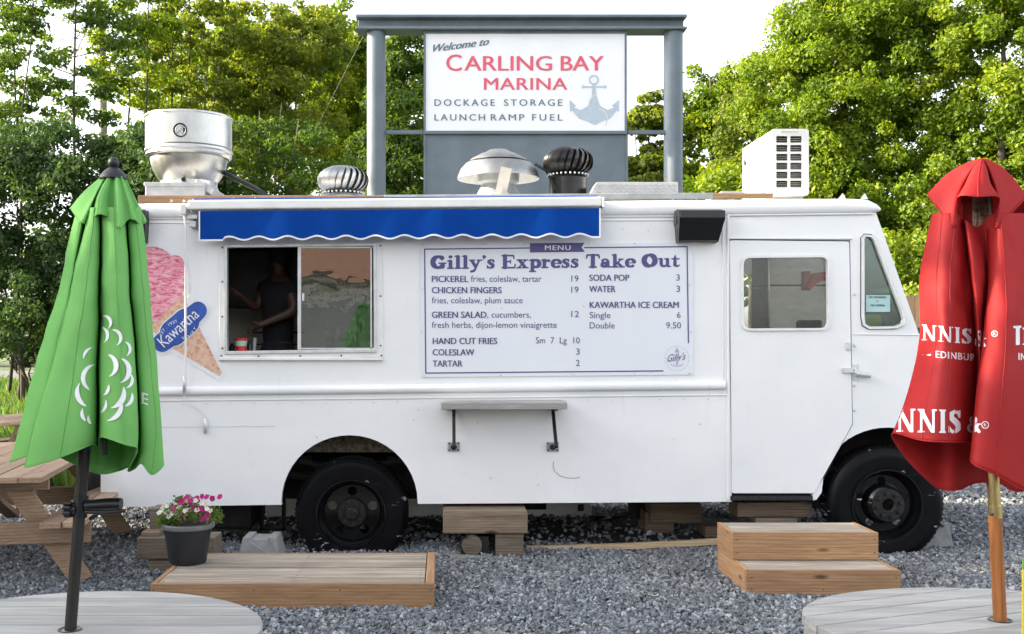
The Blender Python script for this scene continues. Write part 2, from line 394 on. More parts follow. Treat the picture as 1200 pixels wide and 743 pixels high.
    def build(s, name, mats, parent=None, smooth=False, bevel=0, seg=2, kind=None, label=None, split=None):
        o0 = wloc(parent) if parent is not None else Vector((0,0,0))
        me = bpy.data.meshes.new(name)
        me.from_pydata([(x-o0.x, y-o0.y, z-o0.z) for x, y, z in s.v], [], s.f)
        if not isinstance(mats, (list, tuple)): mats = [mats]
        for m in mats: me.materials.append(m)
        if len(mats) > 1: me.polygons.foreach_set('material_index', s.mi)
        if smooth:
            me.polygons.foreach_set('use_smooth', [True]*len(me.polygons))
        me.update()
        o = bpy.data.objects.new(name, me); COL.objects.link(o)
        if parent is not None: o.parent = parent
        if smooth is not True and smooth: me.set_sharp_from_angle(angle=smooth)
        if bevel:
            b = o.modifiers.new('bevel', 'BEVEL'); b.width = bevel; b.segments = seg; b.limit_method = 'ANGLE'; b.angle_limit = math.radians(40)
        if kind: o['kind'] = kind
        if label: o['label'] = label
        return o
def origin_to(o, p):
    """move a mesh object's origin to world point p (keeps it in place)"""
    p = Vector(p); d = p-wloc(o); o.data.transform(Matrix.Translation(-d)); o.location = o.location+d; return o
def copy_tree(o, parent=None):
    c = o.copy(); COL.objects.link(c); c.parent = parent
    for ch in list(o.children): copy_tree(ch, c)
    return c
def xz(pts, Y=0.0): return [(lambda q: (q.x, q.z))(P(a, b, Y)) for a, b in pts]
def rrect(x0, y0, x1, y1, r, n=6):
    out = []
    for cx, cy, a in ((x1-r, y0+r, -90), (x1-r, y1-r, 0), (x0+r, y1-r, 90), (x0+r, y0+r, 180)):
        for i in range(n+1):
            t = math.radians(a+90*i/n); out.append((cx+r*math.cos(t), cy+r*math.sin(t)))
    return out
def round_poly(pts, r, n=5):
    out = []; m = len(pts)
    for i in range(m):
        p0, p1, p2 = Vector(pts[i-1]), Vector(pts[i]), Vector(pts[(i+1) % m])
        a = (p0-p1); b = (p2-p1); ra = min(r, a.length*.45, b.length*.45); a = p1+a.normalized()*ra; b = p1+b.normalized()*ra
        for k in range(n+1):
            t = k/n; q = a*(1-t)**2+p1*2*t*(1-t)+b*t*t; out.append((q.x, q.y))
    return out
def inset(pts, d):
    c = Vector((0, 0)); 
    out = []; m = len(pts)
    ar = sum(pts[i][0]*pts[(i+1) % m][1]-pts[(i+1) % m][0]*pts[i][1] for i in range(m)); sg = 1 if ar > 0 else -1
    for i in range(m):
        p0, p1, p2 = Vector(pts[i-1]), Vector(pts[i]), Vector(pts[(i+1) % m])
        e1 = (p1-p0); e2 = (p2-p1)
        if e1.length < 1e-6: e1 = e2
        if e2.length < 1e-6: e2 = e1
        e1.normalize(); e2.normalize()
        nrm = Vector((-(e1.y+e2.y), e1.x+e2.x))
        if nrm.length < 1e-6: nrm = Vector((-e1.y, e1.x))
        nrm.normalize(); out.append((p1.x+nrm.x*d*sg, p1.y+nrm.y*d*sg))
    return out
# ------------------------------------------------------------------ lettering
def text_geo(s, bold=0.0, shear=0.0, space=1.0, res=3):
    """flat letter outlines; bold print is three copies set side by side, each half a millimetre proud of the last"""
    vs, fs = _text_geo(s, shear, space, res)
    if bold > .012:
        n = len(vs); vs = [(x+d, y) for d in (0, -bold, bold) for x, y in vs]; fs = [tuple(i+k*n for i in f) for k in range(3) for f in fs]
    return vs, fs
def _text_geo(s, shear=0.0, space=1.0, res=3):
    bold = 0
    cu = bpy.data.curves.new('lettering', 'FONT'); cu.body = s; cu.offset = bold; cu.shear = shear; cu.space_character = space
    cu.resolution_u = res
    o = bpy.data.objects.new('lettering', cu); COL.objects.link(o)
    me = bpy.data.meshes.new_from_object(o)
    vs = [(v.co.x, v.co.y) for v in me.vertices]; fs = [tuple(p.vertices) for p in me.polygons]
    bpy.data.objects.remove(o); bpy.data.curves.remove(cu); bpy.data.meshes.remove(me)
    return vs, fs
_cap = text_geo('H'); CAPH = max(v[1] for v in _cap[0])
def lettering(s, x0, x1, base, cap, Y, mat, parent, bold=0., shear=0., space=1., base2=None, name='lettering', label=None):
    """one line of print: pixel columns x0..x1, baseline row (base2: at the right end), capital height in pixels"""
    vs, fs = text_geo(s, bold, shear, space)
    lo = min(v[0] for v in vs); hi = max(v[0] for v in vs)
    b2 = base if base2 is None else base2
    m = MB(); pts = []
    for x, y in vs:
        u = (x-lo)/(hi-lo); pts.append(P(x0+u*(x1-x0), base+(b2-base)*u-y/CAPH*cap, Y-.0006*(3*len(pts)//len(vs) if bold > .012 else 0)))
    m.raw(pts, fs); o = m.build(name, mat, parent, label=label); return o

class SDF:
    """fat lettering drawn as a union of tapered strokes and polygons in glyph units, then contoured on a grid"""
    def __init__(s): s.caps = []; s.polys = []; s.cuts = []
    def st(s, *pts):
        for a, b in zip(pts[:-1], pts[1:]): s.caps.append((*a, *b))
        return s
    def arc(s, cx, cy, rx, ry, a0, a1, w, n=18):
        pts = []
        for i in range(n+1):
            a = math.radians(a0+(a1-a0)*i/n); r = w(math.degrees(a)) if callable(w) else w
            pts.append((cx+rx*math.cos(a), cy+ry*math.sin(a), r))
        return s.st(*pts)
    def po(s, *pts): s.polys.append(pts); return s
    def cut(s, *pts): s.cuts.append(pts); return s
    def field(s, X, Y):
        f = np.full(X.shape, -1e3)
        for x0, y0, r0, x1, y1, r1 in s.caps:
            dx, dy = x1-x0, y1-y0; L = dx*dx+dy*dy+1e-12
            t = np.clip(((X-x0)*dx+(Y-y0)*dy)/L, 0, 1)
            d = np.hypot(X-x0-t*dx, Y-y0-t*dy); f = np.maximum(f, r0+(r1-r0)*t-d)
        def pf(poly):
            d = np.full(X.shape, 1e9); ins = np.zeros(X.shape, bool); n = len(poly)
            for i in range(n):
                x0, y0 = poly[i]; x1, y1 = poly[(i+1) % n]
                dx, dy = x1-x0, y1-y0; L = dx*dx+dy*dy+1e-12
                t = np.clip(((X-x0)*dx+(Y-y0)*dy)/L, 0, 1); d = np.minimum(d, np.hypot(X-x0-t*dx, Y-y0-t*dy))
                if y0 != y1: ins ^= ((y0 > Y) != (y1 > Y)) & (X < dx*(Y-y0)/(y1-y0)+x0)
            return np.where(ins, d, -d)
        for p in s.polys: f = np.maximum(f, pf(p))
        for p in s.cuts: f = np.minimum(f, -pf(p))
        return f
    def mesh(s, h=.03, box=None, dense=False):
        xs = [c for k in s.caps for c in (k[0]-k[2], k[0]+k[2], k[3]-k[5], k[3]+k[5])]+[p[0] for q in s.polys for p in q]
        ys = [c for k in s.caps for c in (k[1]-k[2], k[1]+k[2], k[4]-k[5], k[4]+k[5])]+[p[1] for q in s.polys for p in q]
        gx = np.arange(min(xs)-h, max(xs)+2*h, h); gy = np.arange(min(ys)-h, max(ys)+2*h, h)
        X, Y = np.meshgrid(gx, gy, indexing='ij'); f = s.field(X, Y); ins = f > 0
        vs = []; ids = {}; fs = []
        def vid(key, p):
            if key not in ids: ids[key] = len(vs); vs.append(p)
            return ids[key]
        def nv(i, j): return vid((i, j), (gx[i], gy[j]))
        def ev(a, b):
            if a > b: a, b = b, a
            fa, fb = f[a], f[b]; t = fa/(fa-fb)
            return vid((a, b), (gx[a[0]]+(gx[b[0]]-gx[a[0]])*t, gy[a[1]]+(gy[b[1]]-gy[a[1]])*t))
        for j in range(len(gy)-1):
            run = None
            for i in range(len(gx)-1):
                cs = [(i, j), (i+1, j), (i+1, j+1), (i, j+1)]; k = [bool(ins[c]) for c in cs]
                if all(k) and not dense:
                    if run is None: run = i
                    continue
                if run is not None:
                    fs.append((nv(run, j), nv(i, j), nv(i, j+1), nv(run, j+1))); run = None
                if all(k): fs.append(tuple(nv(*c) for c in cs)); continue
                if not any(k): continue
                poly = []
                for q in range(4):
                    a, b = cs[q], cs[(q+1) % 4]
                    if k[q]: poly.append(nv(*a))
                    if k[q] != k[(q+1) % 4]: poly.append(ev(a, b))
                if len(poly) > 2: fs.append(tuple(poly))
        return vs, fs

def serif(g, x0, x1, y, r=.06): return g.st((x0, y, r), (x1, y, r))
def fat_glyph(ch):
    g = SDF(); w = .5
    V = lambda a, b: (lambda d: a*abs(math.cos(math.radians(d)))**1.2+b*abs(math.sin(math.radians(d)))**1.2)
    if ch == 'G':
        g.arc(.47, .5, .33, .40, 50, 318, V(.15, .085)); g.st((.70, .66, .05), (.74, .92, .035)); g.st((.74, .12, .10), (.74, .36, .11)); serif(g, .52, .92, .42, .055); w = .98
    elif ch in 'il':
        top = .60 if ch == 'i' else .93
        g.st((.22, .1, .115), (.22, top-.04, .115)); serif(g, .06, .39, .055, .055); g.st((.06, top-.02, .05), (.2, top+.02, .06))
        if ch == 'i': g.st((.21, .87, .115), (.23, .88, .115))
        w = .45
    elif ch == 'y':
        g.st((.16, .58, .10), (.38, .16, .10)); g.st((.60, .60, .06), (.30, -.14, .07)); g.st((.30, -.14, .07), (.14, -.19, .09)); serif(g, .03, .32, .62, .05); serif(g, .50, .76, .62, .05); w = .76
    elif ch == "'":
        g.st((.14, .88, .105), (.16, .86, .10), (.10, .70, .03)); w = .28
    elif ch == 's':
        g.st((.42, .50, .045), (.38, .60, .06), (.26, .63, .07), (.15, .56, .09), (.14, .46, .095), (.26, .37, .11), (.38, .27, .11), (.40, .16, .09), (.30, .07, .075), (.18, .06, .06), (.08, .12, .05), (.06, .22, .035)); g.st((.44, .46, .035), (.44, .63, .035)); g.st((.05, .04, .035), (.05, .2, .035)); w = .54
    elif ch == 'E':
        g.st((.22, .08, .125), (.22, .92, .125)); serif(g, .06, .70, .935, .06); g.st((.73, .94, .045), (.76, .72, .04)); serif(g, .2, .54, .50, .055); g.st((.55, .38, .035), (.55, .62, .035)); serif(g, .06, .76, .06, .06); g.st((.80, .06, .045), (.84, .31, .04)); w = .92
    elif ch == 'x':
        g.st((.18, .58, .10), (.50, .10, .10)); g.st((.54, .59, .05), (.14, .07, .05)); serif(g, .04, .32, .61, .05); serif(g, .42, .66, .61, .05); serif(g, .03, .26, .05, .05); serif(g, .38, .68, .05, .05); w = .73
    elif ch == 'p':
        g.st((.22, -.18, .11), (.22, .58, .11)); serif(g, .06, .40, -.225, .055); g.st((.05, .58, .05), (.2, .61, .06)); g.arc(.42, .34, .22, .26, -130, 130, V(.12, .065)); w = .74
    elif ch == 'r':
        g.st((.20, .1, .11), (.20, .58, .11)); serif(g, .05, .40, .055, .055); g.st((.05, .58, .05), (.18, .61, .06)); g.st((.26, .40, .05), (.36, .58, .06), (.47, .54, .105)); w = .57
    elif ch == 'e':
        g.arc(.36, .335, .235, .27, 12, 305, V(.105, .06)); serif(g, .18, .59, .335, .036); g.st((.59, .37, .045), (.59, .34, .04)); w = .66
    elif ch == 'T':
        g.st((.46, .08, .125), (.46, .9, .125)); serif(g, .14, .78, .93, .065); g.st((.12, .92, .06), (.07, .70, .04)); g.st((.80, .92, .06), (.85, .70, .04)); serif(g, .26, .66, .055, .055); w = .90
    elif ch == 'a':
        g.arc(.25, .22, .135, .145, 0, 360, V(.095, .06)); g.st((.46, .14, .10), (.46, .46, .10)); g.arc(.30, .46, .17, .15, 0, 140, .065); g.st((.15, .52, .085), (.14, .50, .085)); g.st((.46, .09, .08), (.66, .06, .05)); w = .69
    elif ch == 'k':
        g.st((.20, .1, .11), (.20, .90, .11)); serif(g, .05, .37, .055, .055); g.st((.05, .91, .05), (.18, .95, .055)); g.st((.56, .58, .05), (.30, .30, .05)); g.st((.34, .36, .08), (.58, .10, .10)); serif(g, .44, .68, .61, .05); serif(g, .50, .76, .05, .05); w = .78
    elif ch == 'O':
        g.arc(.49, .5, .33, .40, 0, 360, lambda d: .155*abs(math.cos(math.radians(d-12)))**1.2+.085*abs(math.sin(math.radians(d-12)))**1.2); w = 1.0
    elif ch == 'u':
        g.st((.19, .58, .10), (.19, .22, .10), (.25, .10, .085), (.36, .07, .07), (.48, .14, .06)); g.st((.57, .58, .10), (.57, .12, .10)); g.st((.04, .61, .05), (.18, .62, .05)); g.st((.42, .61, .05), (.56, .62, .05)); g.st((.57, .08, .07), (.74, .055, .05)); w = .80
    elif ch == 't':
        g.st((.22, .82, .03), (.22, .62, .09), (.22, .16, .11), (.30, .08, .08), (.42, .08, .06), (.48, .16, .035)); g.st((.24, .88, .02), (.24, .6, .08)); serif(g, .04, .46, .60, .05); w = .52
    elif ch == ' ': w = .36; g = None
    return g, w
def fat_line(s, x0, x1, base, base2, cap, Y, mat, parent):
    parts = []; x = 0
    for ch in s:
        g, w = fat_glyph(ch)
        if g: parts.append((x, g.mesh(.022)))
        x += w
    for ox, (vs, fs) in parts:
        m = MB(); m.raw([P(x0+(ox+vx)/x*(x1-x0), base+(base2-base)*(ox+vx)/x-vy*cap, Y) for vx, vy in vs], fs)
        m.build('letter', mat, parent)
def stencil_glyph(ch):
    g = SDF(); w = .9
    def I(x, top=1.0, bot=0., hw=.085, sw=.17):
        g.po((x-hw, bot), (x+hw, bot), (x+hw, top), (x-hw, top)); g.po((x-sw, top-.07), (x+sw, top-.07), (x+sw, top), (x-sw, top)); g.po((x-sw, bot), (x+sw, bot), (x+sw, bot+.07), (x-sw, bot+.07))
    if ch == 'N':
        I(.20, hw=.055); g.po((.72, 0), (.84, 0), (.84, 1), (.72, 1)); g.po((.64, .93), (.96, .93), (.96, 1), (.64, 1))
        g.po((.05, 1), (.28, 1), (.86, 0), (.66, 0)); g.cut((.25, .0), (.285, .0), (.285, .84), (.25, .9)); g.cut((.675, .12), (.71, .05), (.71, 1.1), (.675, 1.1)); w = 1.02
    elif ch == 'I': I(.2, hw=.10); w = .44
    elif ch == 'S':
        g.st((.55, .70, .05), (.50, .88, .07), (.34, .93, .075), (.17, .82, .10), (.18, .64, .12), (.34, .52, .13), (.48, .38, .13), (.50, .20, .11), (.36, .07, .075), (.2, .07, .07), (.08, .22, .05))
        g.po((.53, .68), (.60, .68), (.60, 1), (.54, 1)); g.po((.03, 0), (.09, 0), (.10, .32), (.03, .32)); g.cut((.29, -.1), (.33, -.1), (.36, .34), (.32, .34)); g.cut((.34, .66), (.37, .66), (.40, 1.1), (.36, 1.1)); w = .70
    elif ch == '&':
        g.arc(.36, .74, .15, .18, 0, 360, .07); g.arc(.30, .27, .2, .21, 40, 330, .085); g.st((.28, .62, .09), (.68, .06, .09)); g.st((.66, .5, .04), (.5, .16, .06)); g.st((.56, .5, .035), (.78, .5, .035)); g.cut((.43, -.1), (.47, -.1), (.40, .4), (.36, .4)); w = .86
    elif ch == 'D':
        I(.2, hw=.10); g.arc(.3, .5, .38, .42, -85, 85, lambda d: .05+.08*abs(math.cos(math.radians(d)))); g.cut((.32, -.1), (.36, -.1), (.36, 1.1), (.32, 1.1)); w = .86
    elif ch == 'G':
        g.arc(.46, .5, .33, .41, 45, 320, lambda d: .065+.07*abs(math.cos(math.radians(d)))); g.po((.62, .1), (.8, .1), (.8, .42), (.62, .42)); g.po((.5, .38), (.9, .38), (.9, .46), (.5, .46)); g.cut((.44, -.1), (.48, -.1), (.48, 1.1), (.44, 1.1)); w = .96
    else: w = .4
    return g, w

def on_cloth(bvh, vs, fs, mat, parent, off=.003, clip=None, name='print', maxjump=.035):
    """print that lies on the cloth: every vertex is set down on the cloth surface"""
    o = Vector((0, -D0, CZ)); hit = []
    for (x, y) in vs:
        d = (P(x, y, 0)-o).normalized(); r = bvh.ray_cast(o, d)
        hit.append(None if r[0] is None or (clip and not clip(x, y)) else (r[0]-d*off, r[3]))
    keep = []
    for f in fs:
        if any(hit[i] is None for i in f): continue
        dd = [hit[i][1] for i in f]
        if max(dd)-min(dd) > maxjump: continue
        keep.append(f)
    used = sorted({i for f in keep for i in f}); mp = {i: k for k, i in enumerate(used)}
    if not keep: return None
    m = MB(); m.raw([hit[i][0] for i in used], [tuple(mp[i] for i in f) for f in keep])
    return m.build(name, mat, parent)
def cloth_word(bvh, glyphs, x0, x1, base, base2, cap, mat, parent, clip=None, h=.05):
    tot = sum(w for g, w in glyphs); x = 0
    for g, w in glyphs:
        vs, fs = g.mesh(h, dense=True)
        on_cloth(bvh, [(x0+(x+a)/tot*(x1-x0), base+(base2-base)*(x+a)/tot-b*cap) for a, b in vs], fs, mat, parent, clip=clip, name='letter'); x += w
def cloth_text(bvh, s, x0, x1, base, base2, cap, mat, parent, bold=.02, clip=None, space=1.15):
    vs, fs = text_geo(s, bold, 0, space, 2)
    bm = bmesh.new(); bv = [bm.verts.new((a, b, 0)) for a, b in vs]
    for f in fs:
        try: bm.faces.new([bv[i] for i in f])
        except ValueError: pass
    bmesh.ops.triangulate(bm, faces=bm.faces[:])
    for _ in range(2):
        es = [e for e in bm.edges if e.calc_length() > .12]
        if es: bmesh.ops.subdivide_edges(bm, edges=es, cuts=1)
    bmesh.ops.triangulate(bm, faces=bm.faces[:]); bm.verts.index_update()
    vs = [(v.co.x, v.co.y) for v in bm.verts]; fs = [tuple(v.index for v in f.verts) for f in bm.faces]; bm.free()
    lo = min(v[0] for v in vs); hi = max(v[0] for v in vs)
    return on_cloth(bvh, [(x0+(a-lo)/(hi-lo)*(x1-x0), base+(base2-base)*(a-lo)/(hi-lo)-b/CAPH*cap) for a, b in vs], fs, mat, parent, clip=clip, name='lettering')
# ------------------------------------------------------------------ the ground
def sheet(name, mat, x0, y0, x1, y1, z, nx=1, ny=1, amp=0):
    m = MB(); vs = []; fs = []
    for j in range(ny+1):
        for i in range(nx+1):
            x = x0+(x1-x0)*i/nx; y = y0+(y1-y0)*j/ny
            vs.append((x, y, z+amp*math.sin(x*1.7+1)*math.cos(y*1.3)))
    for j in range(ny):
        for i in range(nx): a = j*(nx+1)+i; fs.append((a, a+1, a+nx+2, a+nx+1))
    m.raw(vs, fs); return tag(m.build(name, mat, smooth=True), kind='structure')
sheet('ground', M['grass'], -600, -300, 600, 900, -.02)
sheet('gravel_ground', M['gravel_ground'], -16, -14, 24, 4.4, -.004)
sheet('road', M['asphalt'], -200, 33, 120, 45, -.012)

def stones(x0, x1, y0, y1, dens, smin, smax, seed):
    r = np.random.default_rng(seed); n = int((x1-x0)*(y1-y0)*dens)
    c = np.stack([r.uniform(x0, x1, n), r.uniform(y0, y1, n), r.uniform(-.006, .012, n)], 1); c[:, 2] += .008*np.sin(c[:, 0]*3.1+1)*np.cos(c[:, 1]*2.7)+.006*np.sin(c[:, 0]*7.3+c[:, 1]*5.1)
    base = np.array([(-1,-1,-1),(1,-1,-1),(1,1,-1),(-1,1,-1),(-1,-1,1),(1,-1,1),(1,1,1),(-1,1,1)], float)
    v = base[None]*(1+r.uniform(-.45, .45, (n, 8, 3))); s = r.uniform(smin, smax, n)**1.0
    v *= (s[:, None, None]*np.stack([r.uniform(.7, 1.3, n), r.uniform(.6, 1.1, n), r.uniform(.4, .8, n)], 1)[:, None, :])
    q = r.normal(size=(n, 4)); q /= np.linalg.norm(q, axis=1)[:, None]
    w, x, y, z = q.T
    R = np.stack([1-2*(y*y+z*z), 2*(x*y-z*w), 2*(x*z+y*w), 2*(x*y+z*w), 1-2*(x*x+z*z), 2*(y*z-x*w), 2*(x*z-y*w), 2*(y*z+x*w), 1-2*(x*x+y*y)], 1).reshape(n, 3, 3)
    v = np.einsum('nij,nkj->nki', R, v)+c[:, None, :]
    return v.reshape(-1, 3), np.repeat(r.uniform(0, 1, n), 8)
def quads_object(name, v, nper, faces, mat, rnd=None, parent=None, kind='stuff'):
    n = len(v)//nper; f = np.array(faces); k = f.shape[1]
    idx = (np.arange(n)[:, None, None]*nper+f[None]).reshape(-1)
    me = bpy.data.meshes.new(name); o0 = wloc(parent) if parent is not None else Vector((0, 0, 0))
    v = v-np.array(o0)[None]
    me.vertices.add(len(v)); me.vertices.foreach_set('co', v.astype(np.float32).ravel())
    nf = n*len(f); me.loops.add(len(idx)); me.loops.foreach_set('vertex_index', idx.astype(np.int32))
    me.polygons.add(nf); me.polygons.foreach_set('loop_start', np.arange(nf, dtype=np.int32)*k)
    me.update(calc_edges=True)
    if rnd is not None:
        a = me.attributes.new('rnd', 'FLOAT', 'POINT'); a.data.foreach_set('value', rnd.astype(np.float32))
    me.materials.append(mat); o = bpy.data.objects.new(name, me); COL.objects.link(o); me.shade_flat()
    if parent is not None: o.parent = parent
    if kind: o['kind'] = kind
    return o
CUBE = [(0,3,2,1),(4,5,6,7),(0,1,5,4),(1,2,6,5),(2,3,7,6),(3,0,4,7)]
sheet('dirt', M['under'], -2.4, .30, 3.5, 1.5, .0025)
_s = [stones(-3.1, 3.7, -2.5, -1.0, 3400, .005, .0125, 1), stones(-4.2, 4.6, -1.0, .5, 2300, .006, .014, 2),
      stones(-5.2, 6.2, .5, 2.2, 900, .009, .019, 3), stones(-5.5, 7.6, 2.2, 4.3, 420, .012, .024, 4)]
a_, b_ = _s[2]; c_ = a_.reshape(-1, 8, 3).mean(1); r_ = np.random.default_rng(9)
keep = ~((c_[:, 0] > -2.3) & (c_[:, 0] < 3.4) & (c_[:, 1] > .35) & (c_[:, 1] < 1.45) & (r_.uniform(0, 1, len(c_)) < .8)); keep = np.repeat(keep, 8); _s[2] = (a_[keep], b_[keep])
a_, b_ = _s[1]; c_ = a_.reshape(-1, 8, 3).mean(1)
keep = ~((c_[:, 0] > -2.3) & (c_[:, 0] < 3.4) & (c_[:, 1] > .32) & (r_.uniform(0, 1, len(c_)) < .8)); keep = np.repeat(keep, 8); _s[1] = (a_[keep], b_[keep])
quads_object('gravel', np.concatenate([a for a, b in _s]), 8, CUBE, M['gravel'], np.concatenate([b for a, b in _s]))

def blades(x0, x1, y0, y1, n, h0, h1, seed, mask=None):
    r = np.random.default_rng(seed); x = r.uniform(x0, x1, n); y = r.uniform(y0, y1, n)
    if mask is not None: k = mask(x, y); x, y = x[k], y[k]; n = len(x)
    a = r.uniform(0, PI*2, n); h = r.uniform(h0, h1, n); w = r.uniform(.006, .014, n)*(.6+h); b = r.uniform(.1, .5, n)*h
    ca, sa = np.cos(a), np.sin(a); z = np.zeros(n)-.02
    v = np.stack([np.stack([x-ca*w, y-sa*w, z], 1), np.stack([x+ca*w, y+sa*w, z], 1),
                  np.stack([x+ca*w*.7-sa*b*.3, y+sa*w*.7+ca*b*.3, z+h*.6], 1), np.stack([x-sa*b, y+ca*b, z+h], 1)], 1)
    return v.reshape(-1, 3), np.repeat(r.uniform(0, 1, n), 4)
g1 = blades(-13, -2.6, 2.6, 12, 22000, .12, .45, 5, lambda x, y: (x < -3.0+.0*y) | (y > 4.4))
g2 = blades(-22, -5, 12, 30, 16000, .15, .4, 6)
g3 = blades(2.5, 12, 4.3, 9, 9000, .1, .35, 8)
tag(quads_object('grass', np.concatenate([g1[0], g2[0], g3[0]]), 4, [(0, 1, 2, 3)], M['blade'], np.concatenate([g1[1], g2[1], g3[1]])), 'tall green grass growing beyond the gravel lot behind the truck', 'grass')
tag(bpy.data.objects['gravel'], 'blue grey crushed gravel covering the lot around the truck', 'gravel')

# ------------------------------------------------------------------ trees
def leaf_cloud(centres, radii, counts, size, flat, seed, up=.55, shell=.35):
    r = np.random.default_rng(seed); V = []; R = []
    idx = np.repeat(np.arange(len(centres)), counts); n = len(idx)
    d = r.normal(size=(n, 3)); d /= np.linalg.norm(d, axis=1)[:, None]
    t = r.uniform(shell, 1, n)**.7*r.uniform(.8, 1.15, n); rad = np.array(radii)[idx]
    p = np.array(centres)[idx]+d*(t*rad)[:, None]*np.array([1, 1, flat])
    nrm = d*.6+r.normal(size=(n, 3))*.55+np.array([0, 0, up]); nrm /= np.linalg.norm(nrm, axis=1)[:, None]
    a = np.cross(nrm, r.normal(size=(n, 3))); a /= np.linalg.norm(a, axis=1)[:, None]; b = np.cross(nrm, a)
    s = size*r.uniform(.55, 1.25, n)[:, None]
    v = np.stack([p-a*s, p-b*s*.62+nrm*s*.15, p+a*s, p+b*s*.62+nrm*s*.15], 1)
    cl = r.uniform(0, 1, len(centres))[idx]; rr = np.clip(.45*cl+.55*r.uniform(0, 1, n), 0, 1)
    return v.reshape(-1, 3), np.repeat(rr, 4)
def tree(name, label, cat, px, Y, gz, stems, crown, nclump, leaves, size, mat, seed, flat=.55, clump_r=(.35, .75), depth=1.0,
         bark='bark', group=None, hollow=.45, up=.3, limbs=True, top_bias=0, shape=None):
    """stems: list of (base px, top px, top py, radius m); crown: list of (px, py, rx px, ry px) ellipsoids"""
    r = random.Random(seed); s = F/(Y+D0)
    bx = (px-VX)/s; root = thing(name, label, cat, (bx, Y, gz), group)
    cs = []; rs = []; tot = sum(c[2]*c[3] for c in crown)
    for (cx, cy, rx, ry) in crown:
        k = max(1, int(nclump*rx*ry/tot))
        for _ in range(k):
            while True:
                a, b, c = (r.uniform(-1, 1) for _ in range(3)); q = math.sqrt(a*a+b*b+c*c)
                if hollow < q < 1: break
            p = P(cx, cy, Y); cs.append((p.x+a*rx/s, Y+b*rx/s*depth, p.z+c*ry/s)); rs.append(r.uniform(*clump_r))
    if leaves:
        w = np.array(rs)**2; cnt = np.maximum(4, (leaves*w/w.sum()).astype(int))
        v, rr = leaf_cloud(cs, rs, cnt, size, flat, seed, up)
        quads_object('crown', v, 4, [(0, 1, 2, 3)], M[mat], rr, root, kind=None)
    tm = MB(); ends = []
    for (b0, tx, ty, rad) in stems:
        a = P(b0, 0, Y); a.z = gz-.1; t = P(tx, ty, Y+r.uniform(-.6, .6)); a.y = Y+r.uniform(-.2, .2)
        pts = []; n = 7
        for i in range(n):
            u = i/(n-1); p = a.lerp(t, u); j = .14*math.sin(PI*u)
            pts.append(p+Vector((r.uniform(-j, j), r.uniform(-j, j), 0)))
        tm.tube(pts, [rad*(1-.8*i/(n-1)) for i in range(n)], 8); ends.append((pts, rad))
    tm.build('trunk', M[bark], root, smooth=True)
    if limbs and cs:
        lm = MB(); sel = cs if len(cs) < 70 else r.sample(cs, 70)
        for c in sel:
            c = Vector(c); best = None
            for pts, rad in ends:
                for i in range(1, 25):
                    q = .2+i/24*5.7; j = int(q); p = pts[j].lerp(pts[min(j+1, 6)], q-j)
                    if p.z < c.z+.1:
                        d = (p-c).length+abs((c.z-p.z)-(p-c).to_2d().length*.5)+r.uniform(0, .35)
                        if best is None or d < best[0]: best = (d, p, rad*(1-.8*q/6))
            if best is None: continue
            p = best[1]; mid = p.lerp(c, .5)+Vector((r.uniform(-.2, .2), r.uniform(-.2, .2), r.uniform(-.25, .1))); r0 = max(.010, best[2]*.33)
            lm.tube([p, mid, c], [r0, r0*.6, r0*.22], 5, False)
        if lm.f: lm.build('limb', M[bark], root, smooth=True, kind='stuff')
    return root

WOOD_L = 'trees in the wood behind the truck on the left'; WOOD_R = 'trees behind the truck on the right'
GZ = -.02
# tall thin airy saplings, top left; the first two coloured darker to show shade
tree('sapling_tree', 'tall thin airy tree with a straight trunk left of the grey utility pole', 'tree', 92, 20, GZ, [(92, 90, -70, .075)], [(90, 60, 75, 105), (80, -30, 60, 50)], 105, 11000, .062, 'leaf_mid', 21, .35, (.2, .5), group=WOOD_L)
tree('sapling_tree', 'airy young tree at the upper left corner with bright sky gaps', 'tree', 20, 19, GZ, [(26, 12, -60, .06), (10, 40, -40, .05)], [(8, 60, 45, 120), (35, -10, 50, 50)], 75, 8500, .062, 'leaf_mid', 22, .35, (.2, .5), group=WOOD_L)
tree('sapling_tree', 'slim twin stemmed tree just right of the grey utility pole', 'tree', 150, 22, GZ, [(148, 152, -50, .06), (158, 176, -60, .06)], [(155, 55, 50, 115), (165, -20, 60, 40)], 95, 10500, .066, 'leaf_maple', 23, .35, (.2, .55), group=WOOD_L)
tree('fan_stemmed_tree', 'many stemmed tree whose thin bare stems fan out above the big exhaust fan', 'tree', 212, 25.5, GZ,
     [(206, 178, 0, .06), (210, 200, -30, .07), (214, 222, -30, .07), (216, 246, 0, .06), (218, 262, 20, .05), (212, 212, -40, .05)],
     [(215, 55, 60, 90), (190, 100, 50, 70), (245, 20, 50, 60), (240, 120, 45, 60)], 140, 19000, .072, 'leaf_yellow', 24, .5, (.2, .5), group=WOOD_L)
tree('leafy_tree', 'sunlit yellow green tree between the fan stemmed tree and the tall sign', 'tree', 320, 28, GZ, [(318, 322, 20, .09), (326, 350, 40, .06), (300, 285, 40, .06)],
     [(310, 75, 62, 75), (340, 120, 70, 100), (285, 150, 50, 80), (350, 45, 55, 45)], 260, 34000, .082, 'leaf_yellow', 25, .7, (.25, .55), group=WOOD_L)
tree('leafy_tree', 'rounded tree with a bright top beside the left post of the tall marina sign', 'tree', 400, 31, GZ, [(396, 400, 40, .10), (404, 425, 60, .07)],
     [(398, 75, 42, 72), (408, 150, 55, 90), (380, 40, 30, 30), (430, 110, 30, 80)], 220, 28000, .088, 'leaf_maple', 26, .7, (.25, .55), group=WOOD_L)
